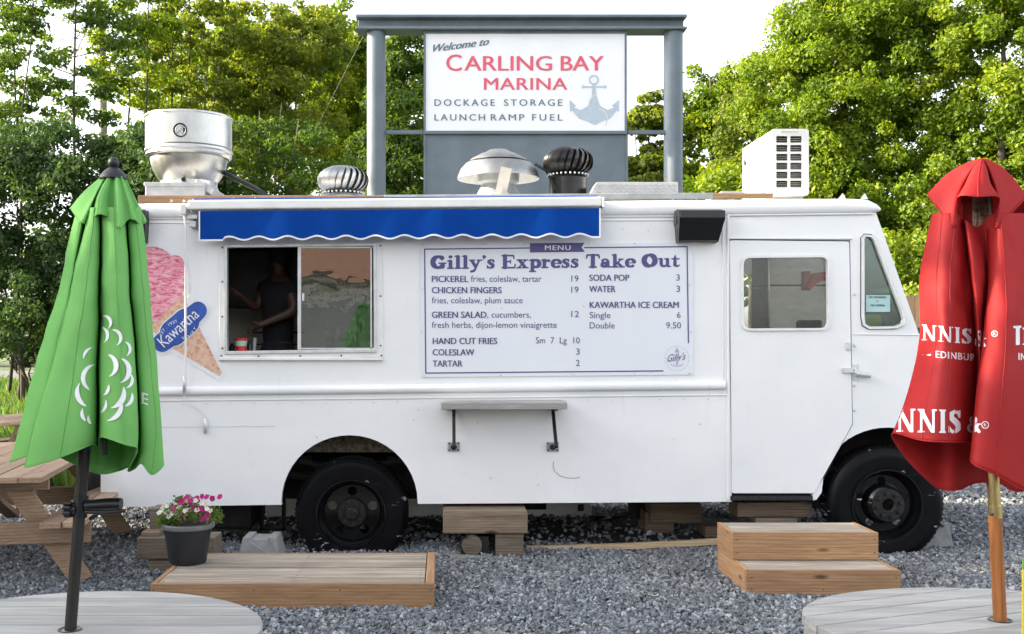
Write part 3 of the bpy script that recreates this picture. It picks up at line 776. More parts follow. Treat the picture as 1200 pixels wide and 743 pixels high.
tree('leafy_tree', 'dark green tree seen through the left opening of the marina sign', 'tree', 480, 24, GZ, [(478, 474, 50, .10)],
     [(476, 120, 42, 85), (470, 200, 45, 60), (478, 60, 26, 34), (440, 190, 40, 60)], 170, 24000, .075, 'leaf_mid', 27, .7, (.2, .5), group=WOOD_L)
tree('leafy_tree', 'dull olive brushy tree low over the roof right of the exhaust fan', 'tree', 300, 18, GZ, [(300, 304, 130, .06), (296, 270, 150, .05), (306, 350, 140, .05), (300, 330, 120, .04)],
     [(300, 205, 60, 70), (350, 200, 60, 60), (270, 190, 50, 60)], 110, 12000, .06, 'leaf_mid', 28, .6, (.2, .45), group=WOOD_L, bark='pale_bark')
tree('leafy_tree', 'broad light green tree far back in the wood behind the exhaust fan', 'tree', 262, 34, GZ, [(262, 262, 60, .16)], [(235, 120, 75, 100), (300, 110, 80, 95), (270, 60, 60, 50)], 170, 26000, .105, 'leaf_maple', 29, .75, (.35, .8), group=WOOD_L, hollow=.1)
tree('leafy_tree', 'broad olive tree far back in the wood behind the left sign post', 'tree', 410, 36, GZ, [(410, 410, 70, .16)], [(380, 150, 70, 105), (445, 140, 60, 95), (500, 170, 50, 80)], 160, 24000, .11, 'leaf_maple', 30, .75, (.35, .8), group=WOOD_L, hollow=.1)
# the big dark willow and its skirts
tree('willow_bush', 'huge dense dark green willow filling the left side behind the green umbrella', 'bush', 60, 17.5, GZ, [(28, 20, 230, .07), (40, 90, 210, .08), (60, 130, 200, .06), (34, -10, 260, .05), (70, 170, 220, .06), (20, 40, 300, .05)],
     [(25, 260, 75, 115), (100, 245, 85, 105), (60, 200, 70, 55), (150, 250, 65, 95), (60, 350, 90, 60), (150, 340, 70, 70), (-50, 280, 60, 120), (50, 392, 100, 34), (160, 396, 90, 34)], 300, 80000, .06, 'leaf_dark', 31, .7, (.3, .62), group=None, hollow=.3, up=.3)
tree('willow_bush', 'dark willow thicket just above the truck roof between the exhaust fan and the green umbrella', 'bush', 205, 16.5, GZ, [(205, 215, 200, .06), (200, 180, 190, .05)],
     [(215, 215, 55, 60), (180, 190, 50, 50), (235, 300, 80, 60)], 70, 14000, .07, 'leaf_dark', 32, .6, (.3, .6), hollow=.3, up=.3)
tree('spindly_shrub', 'dark shrub at the left frame edge, forked trunk before the road', 'shrub', 28, 19.5, GZ, [(28, 22, 425, .05), (30, 36, 420, .05), (27, 14, 415, .035)],
     [(20, 400, 45, 30), (60, 405, 40, 26)], 22, 4200, .07, 'leaf_dark', 33, .6, (.25, .5))
# right side maples
tree('maple_tree', 'biggest sunlit yellow green maple filling the sky right of the marina sign above the cab', 'tree', 985, 17, GZ, [(985, 990, 20, .20), (990, 1040, 60, .11), (980, 930, 80, .11)],
     [(985, 110, 110, 130), (1010, 10, 95, 90), (930, 170, 65, 95), (1050, 190, 90, 130), (990, 270, 110, 110), (1060, 60, 70, 90), (955, 60, 55, 55)], 700, 150000, .055, 'leaf_maple', 41, .8, (.16, .48), group=WOOD_R, hollow=.25)
tree('maple_tree', 'darker green maple at the right frame edge behind the red umbrella', 'tree', 1175, 15, GZ, [(1170, 1175, 0, .16), (1175, 1140, 60, .09)],
     [(1180, 90, 75, 120), (1150, 240, 90, 110), (1225, 220, 70, 150), (1140, 20, 60, 60)], 360, 76000, .056, 'leaf_maple', 42, .75, (.18, .5), group=WOOD_R, hollow=.4)
tree('leafy_tree', 'round topped mid green tree just right of the sign post at the skyline', 'tree', 832, 24, GZ, [(832, 832, 90, .12)],
     [(832, 125, 36, 52), (826, 190, 48, 70), (850, 110, 26, 34), (815, 250, 60, 60)], 150, 27000, .075, 'leaf_maple', 43, .75, (.2, .5), group=WOOD_R, hollow=.35)
tree('leafy_tree', 'paler fine leaved tree between the round topped tree and the biggest maple', 'tree', 884, 22, GZ, [(884, 880, 80, .10)],
     [(878, 160, 34, 65), (893, 110, 28, 45), (880, 230, 50, 70)], 130, 20000, .07, 'leaf_yellow', 44, .75, (.2, .45), group=WOOD_R, hollow=.35)
tree('leafy_tree', 'light green tree seen through the right opening of the tall marina sign frame', 'tree', 758, 24, GZ, [(758, 762, 120, .08), (756, 744, 110, .04)],
     [(762, 170, 26, 50), (750, 210, 40, 50), (764, 128, 12, 18), (750, 130, 7, 16)], 60, 12000, .085, 'leaf_yellow', 45, .5, (.22, .5), group=WOOD_R, hollow=.3)
tree('leafy_tree', 'low green tree right behind the rooftop condenser, under the biggest maple', 'tree', 900, 16, GZ, [(900, 902, 240, .07)],
     [(930, 260, 90, 70), (850, 260, 70, 60), (1000, 340, 90, 60)], 130, 22000, .07, 'leaf_maple', 46, .75, (.2, .5), group=WOOD_R, hollow=.3)
tree('leafy_tree', 'low bush behind the cab windscreen and red umbrella above the board fence', 'tree', 1100, 13.5, GZ, [(1100, 1102, 300, .06)],
     [(1085, 320, 60, 60), (1180, 330, 70, 70)], 100, 17000, .065, 'leaf_maple', 47, .75, (.2, .45), group=WOOD_R, hollow=.3)
# unseen trees added left of the frame to shade the lot from the sun
for i, (x, y, hh, lab) in enumerate([(-12.0, -3.6, 7.2, 'nearest the photographer'), (-12.5, -.6, 6.7, 'level with the side of the truck'), (-11.8, 4.3, 8.0, 'level with the back of the truck'), (-12.2, -6.6, 7.2, 'behind the photographer'), (-12.8, -9.6, 7.4, 'farthest behind the photographer')]):
    s_ = F/(y+D0); cx = VX+x*s_; cy = VY-(hh*.55-CZ)*s_
    tree('leafy_tree', 'shade tree added past the left frame edge, '+lab, 'tree', cx, y, GZ, [(cx, cx, VY-(hh-CZ)*s_, .12)], [(cx, cy, 2.2*s_, hh*.47*s_)], 110, 10000, .16, 'leaf_mid', 60+i, .55, (.5, .9), group='shade trees added past the left frame edge', hollow=.2, limbs=False)
# utility pole and thin wires
t = thing('utility_pole', 'weathered grey utility pole standing among the airy trees at upper left', 'utility pole', P(125, 0, 24).xy[:]+(GZ,))
m = MB(); a = P(125, 0, 24); a.z = GZ; m.tube([a, P(119, 30, 24)], [.16, .12], 12); m.build('pole', M['pole_wood'], t, smooth=.6)
m = MB(); w1 = [P(119, 40, 24), P(95, 43, 24), P(70, 40, 24)]; m.tube([P(118, 42, 23.9), P(121, 42, 24.1)], .05, 6); m.build('insulator', M['concrete'], t)
t = thing('guy_wire', 'thin pale wire slanting down from the sign beam through the trees', 'wire', tuple(P(432, 40, 5.1)))
m = MB(); m.tube([P(428, 38, 5.2), P(372, 148, 9)], .0022, 5); m.build('wire', M['concrete'], t)
# fence
t = thing('board_fence', 'tan wooden board fence seen between cab and red umbrella', 'fence', (6.0, 9.6, 0))
fx = P(1030, 0, 9.6).x
for i in range(24):
    m = MB(); x = fx+i*.15; top = P(0, 346, 9.6).z+.012*math.sin(i*2.1); m.box((x, 9.6, .05), (x+.14, 9.625, top)); m.build('board', M['fence_wood'], t)
for z in (.5, 1.6):
    m = MB(); m.box((fx, 9.628, z), (fx+3.6, 9.67, z+.09)); m.build('rail', M['fence_wood'], t)

# ------------------------------------------------------------------ the tall sign
YS = 5.0
t = thing('marina_sign', 'tall slate grey steel frame holding the white marina welcome sign behind the truck', 'sign', (P(615, 0, YS).x, YS, 0))
for x0, x1 in ((430, 452), (778, 800)):
    a = P((x0+x1)/2, 38, YS); m = MB(); m.tube([(a.x, YS, -.1), (a.x, YS, a.z)], W((x1-x0)/2, YS), 28); m.build('post', M['sign_steel'], t, smooth=.7)
a, b = P(418, 21, YS), P(802, 38, YS)
m = MB(); m.box((a.x, YS-.15, a.z-.035), (b.x, YS+.15, a.z)); m.box((a.x, YS-.15, b.z), (b.x, YS+.15, b.z+.03)); m.box((a.x+.02, YS-.05, b.z+.03), (b.x-.02, YS-.035, a.z-.035))
m.build('beam', M['sign_steel'], t, bevel=.006)
for x0, x1 in ((452, 496.5), (735, 780)):
    a, b = P(x0, 153, YS), P(x1, 157.5, YS); m = MB(); m.box((a.x, YS-.03, b.z), (b.x, YS+.03, a.z)); m.build('cross_rail', M['sign_steel'], t, bevel=.004)
a, b = P(496.5, 36.5, YS-.06), P(734.5, 157, YS-.06); a2, b2 = P(499, 39.5, YS-.06), P(732, 153.5, YS-.06)
m = MB(); m.plate([(a.x, b.z), (b.x, b.z), (b.x, a.z), (a.x, a.z)], [[(a2.x, b2.z), (b2.x, b2.z), (b2.x, a2.z), (a2.x, a2.z)]], YS-.075, YS+.04)
m.build('sign_frame', M['sign_steel'], t)
YF = YS-.062
m = MB(); m.box((a2.x-.005, YF, b2.z-.005), (b2.x+.005, YS+.02, a2.z+.005)); face = m.build('sign_face', M['sign_white'], t)
a, b = P(499, 158, YS), P(733.5, 300, YS)
m = MB(); m.box((a.x, YS-.03, .3), (b.x, YS+.03, a.z)); m.build('lower_panel', M['sign_steel'], t)
for xx in (497.6, 734): 
    a = P(xx, 157, YS); m = MB(); m.box((a.x-.012, YS-.045, .3), (a.x+.012, YS+.045, a.z-.01)); m.build('panel_edge', M['sign_steel'], t)
YT = YF-.004
def sl(*k, **kw): return lettering(*k, YT, M[kw.pop('m')], face, **kw)
lettering('Welcome to', 507.5, 573.5, 61, 8.6, YT, M['slate_print'], face, .035, .42, 1, base2=52.5)
lettering('C', 522.8, 541.2, 83, 19.0, YT, M['red_print'], face, .014); lettering('ARLING', 544, 647, 82.7, 17.0, YT, M['red_print'], face, .014)
lettering('BAY', 657, 707.8, 82.7, 17.0, YT, M['red_print'], face, .016); lettering('MARINA', 567, 665, 105.2, 13.8, YT, M['red_print'], face, .014, space=1.05)
lettering('DOCKAGE', 509, 580, 124, 7.6, YT, M['slate_print'], face, .014, space=1.35); lettering('STORAGE', 590.5, 659.2, 124, 7.6, YT, M['slate_print'], face, .014, space=1.35)
lettering('LAUNCH', 509, 568.5, 141.2, 7.4, YT, M['slate_print'], face, .014, space=1.35); lettering('RAMP', 575, 614.5, 141.2, 7.4, YT, M['slate_print'], face, .014, space=1.3); lettering('FUEL', 623.5, 659.4, 141.2, 7.4, YT, M['slate_print'], face, .014, space=1.4)
g = SDF(); g.arc(696, -93.6, 5, 5, 0, 360, 1.0, 28); g.st((684.5, -101.8, .9), (708, -101.8, .9)); g.arc(683.4, -101.8, 1.3, 1.3, 0, 360, .5); g.arc(709, -101.8, 1.3, 1.3, 0, 360, .5)
g.po((694.2, -99), (698, -99), (698.6, -112), (703, -124), (712, -129), (720, -126), (717, -124), (725.3, -117), (725, -131), (722.5, -129.5), (714, -139), (705, -142), (697, -146.5), (688, -142), (679, -139), (670.5, -129.5), (668, -131), (667.6, -117), (675, -124), (672.5, -126), (681, -129), (689.5, -124), (693.6, -112))
vs, fs = g.mesh(.35); m = MB(); m.raw([P(x, -y, YT) for x, y in vs], fs); m.build('anchor_emblem', M['anchor_print'], face)
g = SDF(); g.st((699, -110, .5), (693, -114, .5), (690, -120, .5)); g.st((702, -127, .5), (709, -131, .5), (712, -138, .5), (710, -147, .5)); vs, fs = g.mesh(.3); m = MB(); m.raw([P(x, -y, YT-.002) for x, y in vs], fs); m.build('rope_print', M['rope_print'], face)

# far wood beyond the road
r_ = np.random.default_rng(77); cs = [(x, 52+r_.uniform(0, 9), r_.uniform(.3, 6.2+1.6*math.sin(x*.21))) for x in r_.uniform(-75, 70, 340)]
v, rr = leaf_cloud(cs, [1.9]*len(cs), [75]*len(cs), .34, .8, 78, .3, 0.)
tag(quads_object('distant_wood', v, 4, [(0, 1, 2, 3)], M['leaf_dark'], rr), 'dark mass of distant trees on the far side of the road', 'wood')
# ------------------------------------------------------------------ the food truck
TR = thing('food_truck', 'white step van food truck parked side on with blue awning and open serving window', 'food truck', (P(620, 0, 0).x, 1.05, 0))
TW = 2.1      # body width
def arch(cx, cy, rx, ry, a0, a1, n=22):
    return [(cx+rx*math.cos(math.radians(a0+(a1-a0)*i/n)), cy-ry*math.sin(math.radians(a0+(a1-a0)*i/n))) for i in range(n+1)]
# rear body side: one sheet with serving window opening and wheel arch
side = [(118, 241), (852.5, 237.5), (857.5, 588), (489.5, 590.5)]+arch(409.5, 589, 80, 79, 0, 180)[0:]+[(330, 591.5), (118, 594.5)]
win_hole = [(265.5, 288.5), (439, 286.5), (440, 410.5), (265.5, 413.5)]
m = MB(); m.plate(xz(side), [xz(win_hole)], 0, .045); m.build('side_panel', M['white'], TR)
# cab side: door opening and quarter window opening
door = round_poly([(855, 281.5), (995, 283), (998.5, 497), (954, 578), (857.5, 578)], 2.5, 3)
cabw = [(1009.5, 279), (1013, 275), (1021, 275.5), (1026, 280), (1058.5, 366), (1060.5, 374), (1058, 381), (1050, 384.5), (1018, 385), (1011, 381), (1009.5, 372)]
cab = [(852.8, 237.5), (1020, 237), (1027, 250), (1077, 391), (1098, 401), (1122, 420), (1132, 450), (1136, 560)]+[(1126, 565)]+arch(1040, 583, 83, 82, 10, 152, 20)+[(965, 576), (957, 585.5), (952.5, 587), (952.5, 578.5), (856, 578.5), (852.9, 578.5)]
hole_d = inset(door, -0.9)
hole_d = [(x, y) for x, y in round_poly([(853.9, 280.3), (996.2, 281.8), (999.8, 497.5), (954.8, 578.4), (953, 578.45)], 1, 2)]
cabo = [(852.8, 237.5), (1020, 237), (1027, 250), (1077, 391), (1098, 401), (1122, 420), (1132, 450), (1136, 560), (1126, 565)]+arch(1040, 583, 83, 82, 10, 152, 20)+[(963, 577), (957, 585.5), (953, 586.5), (952.3, 578.8), (953.5, 578), (999.6, 497.5), (996.4, 281.6), (853.6, 280.2)]
m = MB(); m.plate(xz(cabo), [xz(cabw)], .002, .045); m.build('cab_side_panel', M['white'], TR)
# dark recess behind door gap
m = MB(); ring = [(853.6, 280.2), (996.4, 281.6), (999.6, 497.5), (953.5, 578), (853.7, 578)]
m.plate(xz([(850, 277), (1001, 278), (1004, 499), (957, 583), (850, 583)]), [xz([(858, 285), (991, 286.5), (993, 496), (952, 573), (861, 573)])], .047, .06); m.build('door_frame', M['gap'], TR)
# door
dwin = round_poly([(868, 300), (971.5, 299), (972.5, 387), (868.5, 387.5)], 11, 5)
m = MB(); m.plate(xz(door), [xz(dwin)], -.004, .035); D = m.build('cab_door', M['white'], TR, bevel=.003)
m = MB(); m.plate(xz(inset(dwin, 2.6)), [xz(inset(dwin, -.2))], -.018, .03); m.build('window_seal', M['white_trim'], D, bevel=.004)
m = MB(); m.plate(xz(inset(dwin, -.1)), [xz(inset(dwin, -2.0))], .008, .02); m.build('rubber_gasket', M['gap'], D)
m = MB(); m.plate(xz(inset(dwin, -.5)), [], .024, .029); m.build('pane', M['glass'], D)
m = MB()
a, b = P(991, 401, 0), P(996, 410, 0); m.box((a.x, -.02, b.z), (b.x, -.002, a.z)); a, b = P(986, 431, 0), P(999, 437, 0); m.box((a.x, -.022, b.z), (b.x, -.003, a.z)); m.build('door_latch', M['trim_grey'], D, bevel=.003)
H = MB(); H.tube([P(1003, 438, -.03), P(1020, 440, -.035)], [.018, .02], 12); H.tube([P(1001, 432, 0), P(1004, 437, -.03)], .012, 8); H.box((P(999.5, 0, 0).x, -.008, P(0, 446, 0).z), (P(1006, 0, 0).x, .003, P(0, 427, 0).z)); H.build('door_handle', M['trim_grey'], TR, smooth=.6)
for y in (345, 405, 452, 481):
    m = MB(); a = P(1001.5, y, -.003); m.lathe([(0, -.008), (.008, -.006), (.010, 0)], a, 'y', 10); m.build('rivet', M['trim_grey'], TR)
# quarter window
m = MB(); m.plate(xz(inset(cabw, 2.6)), [xz(inset(cabw, -.3))], -.014, .02); m.build('quarter_window_frame', M['white_trim'], TR, bevel=.003)
m = MB(); m.plate(xz(inset(cabw, -.2)), [xz(inset(cabw, -1.4))], .0, .02); m.build('quarter_window_gasket', M['gap'], TR)
m = MB(); m.plate(xz(inset(cabw, .4)), [], .021, .026); qg = m.build('quarter_window_pane', M['glass_cab'], TR)
a, b = P(1013.5, 344.5, .019), P(1044, 366.5, .019)
m = MB(); m.box((a.x, .0165, b.z), (b.x, .0195, a.z)); nt = m.build('notice', M['notice'], qg)
m = MB(); m.plate([(a.x, b.z), (b.x, b.z), (b.x, a.z), (a.x, a.z)], [[(a.x+.006, b.z+.006), (b.x-.006, b.z+.006), (b.x-.006, a.z-.006), (a.x+.006, a.z-.006)]], .0145, .0160); m.build('border', M['ink'], nt)
lettering('NO SMOKING', 1018.5, 1038.5, 349.5, 2.4, .0148, M['ink'], nt, .03); lettering('NO VAPING', 1020.5, 1037, 359, 2.4, .0148, M['ink'], nt, .03)
lettering('OR', 1026.5, 1030, 354, 1.8, .0148, M['ink'], nt, .01)
# panel seams, ridges, rub rail
def hrail(name, x0, y0, x1, y1, h, proud, mat='white', par=TR, ends=True, prof='round'):
    a, b = P(x0, y0, 0), P(x1, y1, 0); hh = W(h)/2; m = MB(); n = 8; vs = []; fs = []
    for q, e in ((a, .0), (b, .0)):
        for k in range(n+1):
            t = PI*k/n; yy = -proud*math.sin(t)**.7 if prof == 'round' else (-proud if 0 < k < n else 0)
            vs.append((q.x, yy-.001, q.z+hh*math.cos(t)))
    for k in range(n): fs.append((k, k+1, n+2+k, n+1+k))
    fs.append(tuple(range(n, -1, -1))); fs.append(tuple(range(n+1, 2*n+2))); m.raw(vs, fs)
    return m.build(name, M[mat], par, smooth=.7)
hrail('rub_rail', 119, 459.5, 849, 451.3, 10.5, .035)
hrail('ridge', 119, 470.2, 853, 462.8, 2.0, .007)
hrail('ridge', 119, 256.5, 793, 253.5, 2.0, .010); hrail('ridge', 119, 261.5, 793, 258.0, 1.6, .006)
m = MB(); a, b = P(846, 262, 0), P(847.6, 462, 0); m.box((a.x, -.008, b.z), (b.x, .001, a.z)); a, b = P(851.6, 240, 0), P(853.8, 588, 0); m.box((a.x, -.013, P(0, 586, 0).z), (b.x+.004, .001, a.z)); m.build('corner_post', M['white'], TR, bevel=.004)
hrail('ridge', 853, 252.5, 1022, 250.5, 2.4, .012)
hrail('ridge', 853, 279.6, 998, 279.8, 1.6, .014)
hrail('ridge', 1001, 391.6, 1077, 392.6, 1.2, .004)
hrail('panel_seam', 120, 501, 322, 499.5, .5, .002, 'trim_grey')
rv = MB(); r_ = random.Random(3)
for i in range(26):
    for yy in (474.5,):
        a = P(130+i*28, yy-i*.28, -.001); rv.lathe([(0, -.003), (.005, -.002), (.006, 0)], a, 'y', 6)
for (x, y) in [(700, 268), (730, 268), (760, 270), (560, 495), (575, 560), (631, 568), (820, 497), (790, 515), (485, 492), (490, 480)]:
    rv.lathe([(0, -.003), (.006, -.002), (.007, 0)], P(x, y, -.001), 'y', 6)
rv.build('rivets', M['trim_grey'], TR, kind='stuff')
# scratch on the lower panel
m = MB(); pts = [P(x, y, -.0015) for x, y in ((649, 541), (648, 546), (650, 552), (656, 557.5), (664, 560), (674, 560.5), (680, 559))]; m.tube(pts, .0017, 5); m.build('scratch', M['grille_dark'], TR)
# roof shell: swept rounded section with a bulbous nose
def roof():
    m = MB(); secs = []
    prof = []
    for k in range(9):     # front edge of section, from lower lip up and over
        t = math.radians(-60+150*k/8); prof.append((-.035-.06*math.cos(t)*1.0+.06, math.sin(t)))
    xs = [(119, 241, 257.5), (163, 238.5, 256.5), (400, 237, 255), (700, 235.5, 253.5), (852, 234.5, 252.5), (950, 233.2, 251), (1000, 233.2, 250.5), (1018, 235, 250), (1027, 239.5, 248.8), (1030.5, 244, 247.5)]
    vs = []; fs = []; n = None
    for i, (x, yt, yb) in enumerate(xs):
        zt, zb = P(x, yt, 0).z, P(x, yb, 0).z; h = (zt-zb); X = P(x, 0, 0).x; row = []
        for k in range(9):
            t = math.radians(-90+180*k/8); row.append((-.028*math.cos(t) if t < 0 else -.028*math.cos(t)+0*h, zb+h*(.5+.5*math.sin(t))))
        row2 = [(0.045, zb)]+row+[(.12, zt+.012), (.5, zt+.05), (TW/2, zt+.065)]
        full = row2+[(TW-y, z) for y, z in reversed(row2[:-1])]
        n = len(full); vs += [(X, y, z) for y, z in full]
    for i in range(len(xs)-1):
        for k in range(n-1): fs.append((i*n+k, (i+1)*n+k, (i+1)*n+k+1, i*n+k+1))
    fs.append(tuple(range(n))); fs.append(tuple((len(xs)-1)*n+k for k in range(n-1, -1, -1)))
    m.raw(vs, fs); return m.build('roof', M['white'], TR, smooth=.7)
roof()
# far side, rear wall, front, floor
x0, x1 = P(118, 0).x, P(1077, 0).x; xc = P(852, 0).x
zt, zb = P(0, 241).z, P(0, 590).z
m = MB(); fs_side = [(118, 241), (1020, 237), (1077, 391), (1098, 401), (1122, 420), (1132, 450), (1136, 560), (1126, 565)]+arch(1040, 583, 83, 82, 10, 170, 12)+[(489, 590)]+arch(409.5, 589, 80, 79, 0, 180, 12)+[(330, 591), (118, 594)]
fw = rrect(880, 300, 1010, 384, 12, 4)
m.plate(xz(fs_side), [xz(fw)], TW-.04, TW); m.build('far_side_panel', M['white'], TR)
m = MB(); m.plate(xz(inset(fw, .2)), [], TW-.03, TW-.025); m.build('far_window_pane', M['glass'], TR)
m = MB(); m.box((x0+.001, .046, zb+.02), (x0+.045, TW-.041, zt-.02)); m.build('rear_wall', M['white'], TR)
def ramp_panel(p0, p1, ya, yb, th=.03):
    a, b = P(*p0), P(*p1); d = Vector((b.x-a.x, 0, b.z-a.z)).normalized(); nn = Vector((-d.z, 0, d.x))*th; mm = MB()
    vs = [(a.x, ya, a.z), (b.x, ya, b.z), (b.x, yb, b.z), (a.x, yb, a.z)]; vs += [(x+nn.x*-1, y, z+nn.z*-1) for x, y, z in vs]
    mm.raw(vs, [(0,1,2,3),(7,6,5,4),(0,4,5,1),(1,5,6,2),(2,6,7,3),(3,7,4,0)]); return mm
prof = [(1027, 250), (1077, 391), (1098, 401), (1122, 420), (1132, 450), (1136, 560)]
for i in range(1, 5): ramp_panel(prof[i], prof[i+1], .046, TW-.041).build('front_panel', M['white'], TR)
for ya, yb in ((.046, .14), (TW/2-.05, TW/2+.05), (TW-.14, TW-.041)): ramp_panel(prof[0], prof[1], ya, yb).build('windscreen_pillar', M['white'], TR)
ramp_panel((1031, 261), (1075, 386), .14, TW/2-.05, .008).build('windscreen', M['glass'], TR); ramp_panel((1031, 261), (1075, 386), TW/2+.05, TW-.14, .008).build('windscreen', M['glass'], TR)
for y in (.35, TW-.35):
    m = MB(); c = P(1134, 500, y); m.lathe([(.10, -.03), (.105, .02), (.09, .03), (0, .045)], (c.x, y, c.z), 'x', 24); m.build('headlight', M['trim_grey'], TR, smooth=.6)
m = MB(); a = P(1133, 470, 0); 
for k in range(6): m.box((P(1135, 0).x-.01, .55, P(0, 470+k*14).z-.03), (P(1135, 0).x+.03, TW-.55, P(0, 470+k*14).z))
m.build('grille', M['grille_dark'], TR)
m = MB(); a = P(1137, 536, 0); m.box((a.x, .02, a.z-.16), (a.x+.09, TW-.02, a.z)); m.build('front_bumper', M['black'], TR, bevel=.012)
zf = P(0, 560).z
m = MB(); m.box((x0+.05, .62, zf-.02), (xc+1.0, TW-.05, zf+.05)); m.box((P(492, 0).x, .05, zf-.02), (P(960, 0).x, .62, zf+.05)); m.box((x0+.05, .05, zf-.02), (P(325, 0).x, .62, zf+.05)); m.build('floor', M['under'], TR)
m = MB()
for y in (.62, 1.35): m.box((x0+.1, y, .30), (P(1125, 0).x, y+.07, .48))
for px_ in (200, 505, 700, 880): m.box((P(px_, 0).x, .1, .36), (P(px_, 0).x+.06, TW-.1, .46))
m.build('chassis', M['under'], TR)
a, b = P(480, 568, .9), P(735, 590, .9)
# rear wheel well
wx0, wx1 = P(322, 0).x, P(497, 0).x
m = MB(); m.box((wx0, .046, P(0, 506).z), (wx1, .62, P(0, 503).z)); m.box((wx0, .046, P(0, 575).z), (wx0+.02, .62, P(0, 506).z)); m.box((wx1-.02, .046, P(0, 588).z), (wx1, .62, P(0, 506).z)); m.build('wheel_well', M['under'], TR)
m = MB(); m.box((wx0+.02, .34, P(0, 530, .34).z), (wx1-.02, .36, P(0, 503).z)); m.build('splash_panel', M['well'], TR)
m = MB(); m.box((wx0+.02, .50, P(0, 556, .5).z), (P(365, 0, .5).x, .52, P(0, 534, .5).z)); m.box((P(450, 0).x, .50, P(0, 580, .5).z), (wx1-.02, .52, P(0, 534, .5).z)); m.tube([P(335, 556, .45), P(480, 575, .5)], .03, 8); m.tube([P(350, 540, .3), P(400, 552, .45), P(470, 540, .3)], .02, 8); m.tube([(P(409, 0).x, .3, .42), (P(409, 0).x, 1.9, .42)], .09, 12); m.build('axle', M['under'], TR)
# front wheel well and step
m = MB(); m.box((P(1000, 0).x, .5, .42), (P(1128, 0).x, .52, P(0, 492).z)); m.box((P(962, 0).x, .05, P(0, 490).z), (P(1128, 0).x, .52, P(0, 486).z)); m.tube([(P(1040, 0).x, .3, .42), (P(1040, 0).x, 1.9, .42)], .05, 10)
m.build('front_wheel_well', M['under'], TR)
m = MB(); a, b = P(856, 581, 0), P(951.5, 586.5, 0); m.box((a.x, -.01, b.z), (b.x, .4, a.z)); m.build('step_tread', M['black_rough'], TR, bevel=.003)
m = MB()
for k in range(34): m.box((a.x+.01+k*.0172, -.016, b.z+.005), (a.x+.018+k*.0172, -.009, a.z-.006))
m.build('tread_teeth', M['grille_dark'], TR, kind='stuff')
# white locker slung on the far side, hoses and tank underneath
a, b = P(300, 560, 1.5), P(693, 607, 1.5); m = MB(); m.box((a.x, 1.5, b.z), (b.x, 2.05, .5)); lk = m.build('underbody_locker', M['skirt'], TR, bevel=.01)
m = MB(); a, b = P(677, 591, 1.49), P(684, 599, 1.49); m.box((a.x, 1.485, b.z), (b.x, 1.502, a.z)); m.build('latch', M['black'], lk)
a, b = P(247, 590, .45), P(295, 621, .45); m = MB(); m.box((a.x, .45, b.z), (b.x, 1.1, .5)); m.build('underbody_tank', M['black_rough'], TR, bevel=.03)
a, b = P(304, 590, .75), P(316, 622, .75); m = MB(); m.box((a.x, .75, b.z), (a.x+.03, .8, .5)); m.box((P(330, 0, .75).x, .75, b.z), (P(334, 0, .75).x, .8, .5)); m.box((a.x, .75, b.z), (P(334, 0, .75).x, .8, b.z+.02)); m.build('underbody_frame', M['black'], TR)
m = MB(); m.box((P(745, 0, .95).x, .95, .08), (P(790, 0, .95).x, 1.3, .42)); m.build('fuel_tank', M['under'], TR); m = MB(); m.box((P(600, 0, 1.2).x, 1.2, .12), (P(640, 0, 1.2).x, 1.35, .42)); m.build('cross_member', M['under'], TR)
m = MB(); m.tube([P(690, 606, 1.5), P(720, 606, 1.4), P(745, 600, 1.2), P(757, 588, 1.0)], .016, 6); m.tube([P(700, 600, 1.5), P(715, 607, 1.3), P(690, 612, 1.1)], .012, 6); m.build('drain_hose', M['black'], TR, smooth=True)
# black perforated rear bumper
a, b = P(105, 549, .3), P(118, 585, .3); m = MB()
m.box((a.x, .06, b.z), (b.x-.002, TW-.06, a.z)); rb = m.build('rear_bumper', M['black_rough'], TR)
m = MB()
for i in range(3):
    for j in range(7): m.lathe([(.006, -.004), (.010, -.003), (.011, .0)], (a.x+.02+i*.03, .058, b.z+.03+j*.031), 'y', 8)
m.build('perforation', M['grille_dark'], rb, kind='stuff')
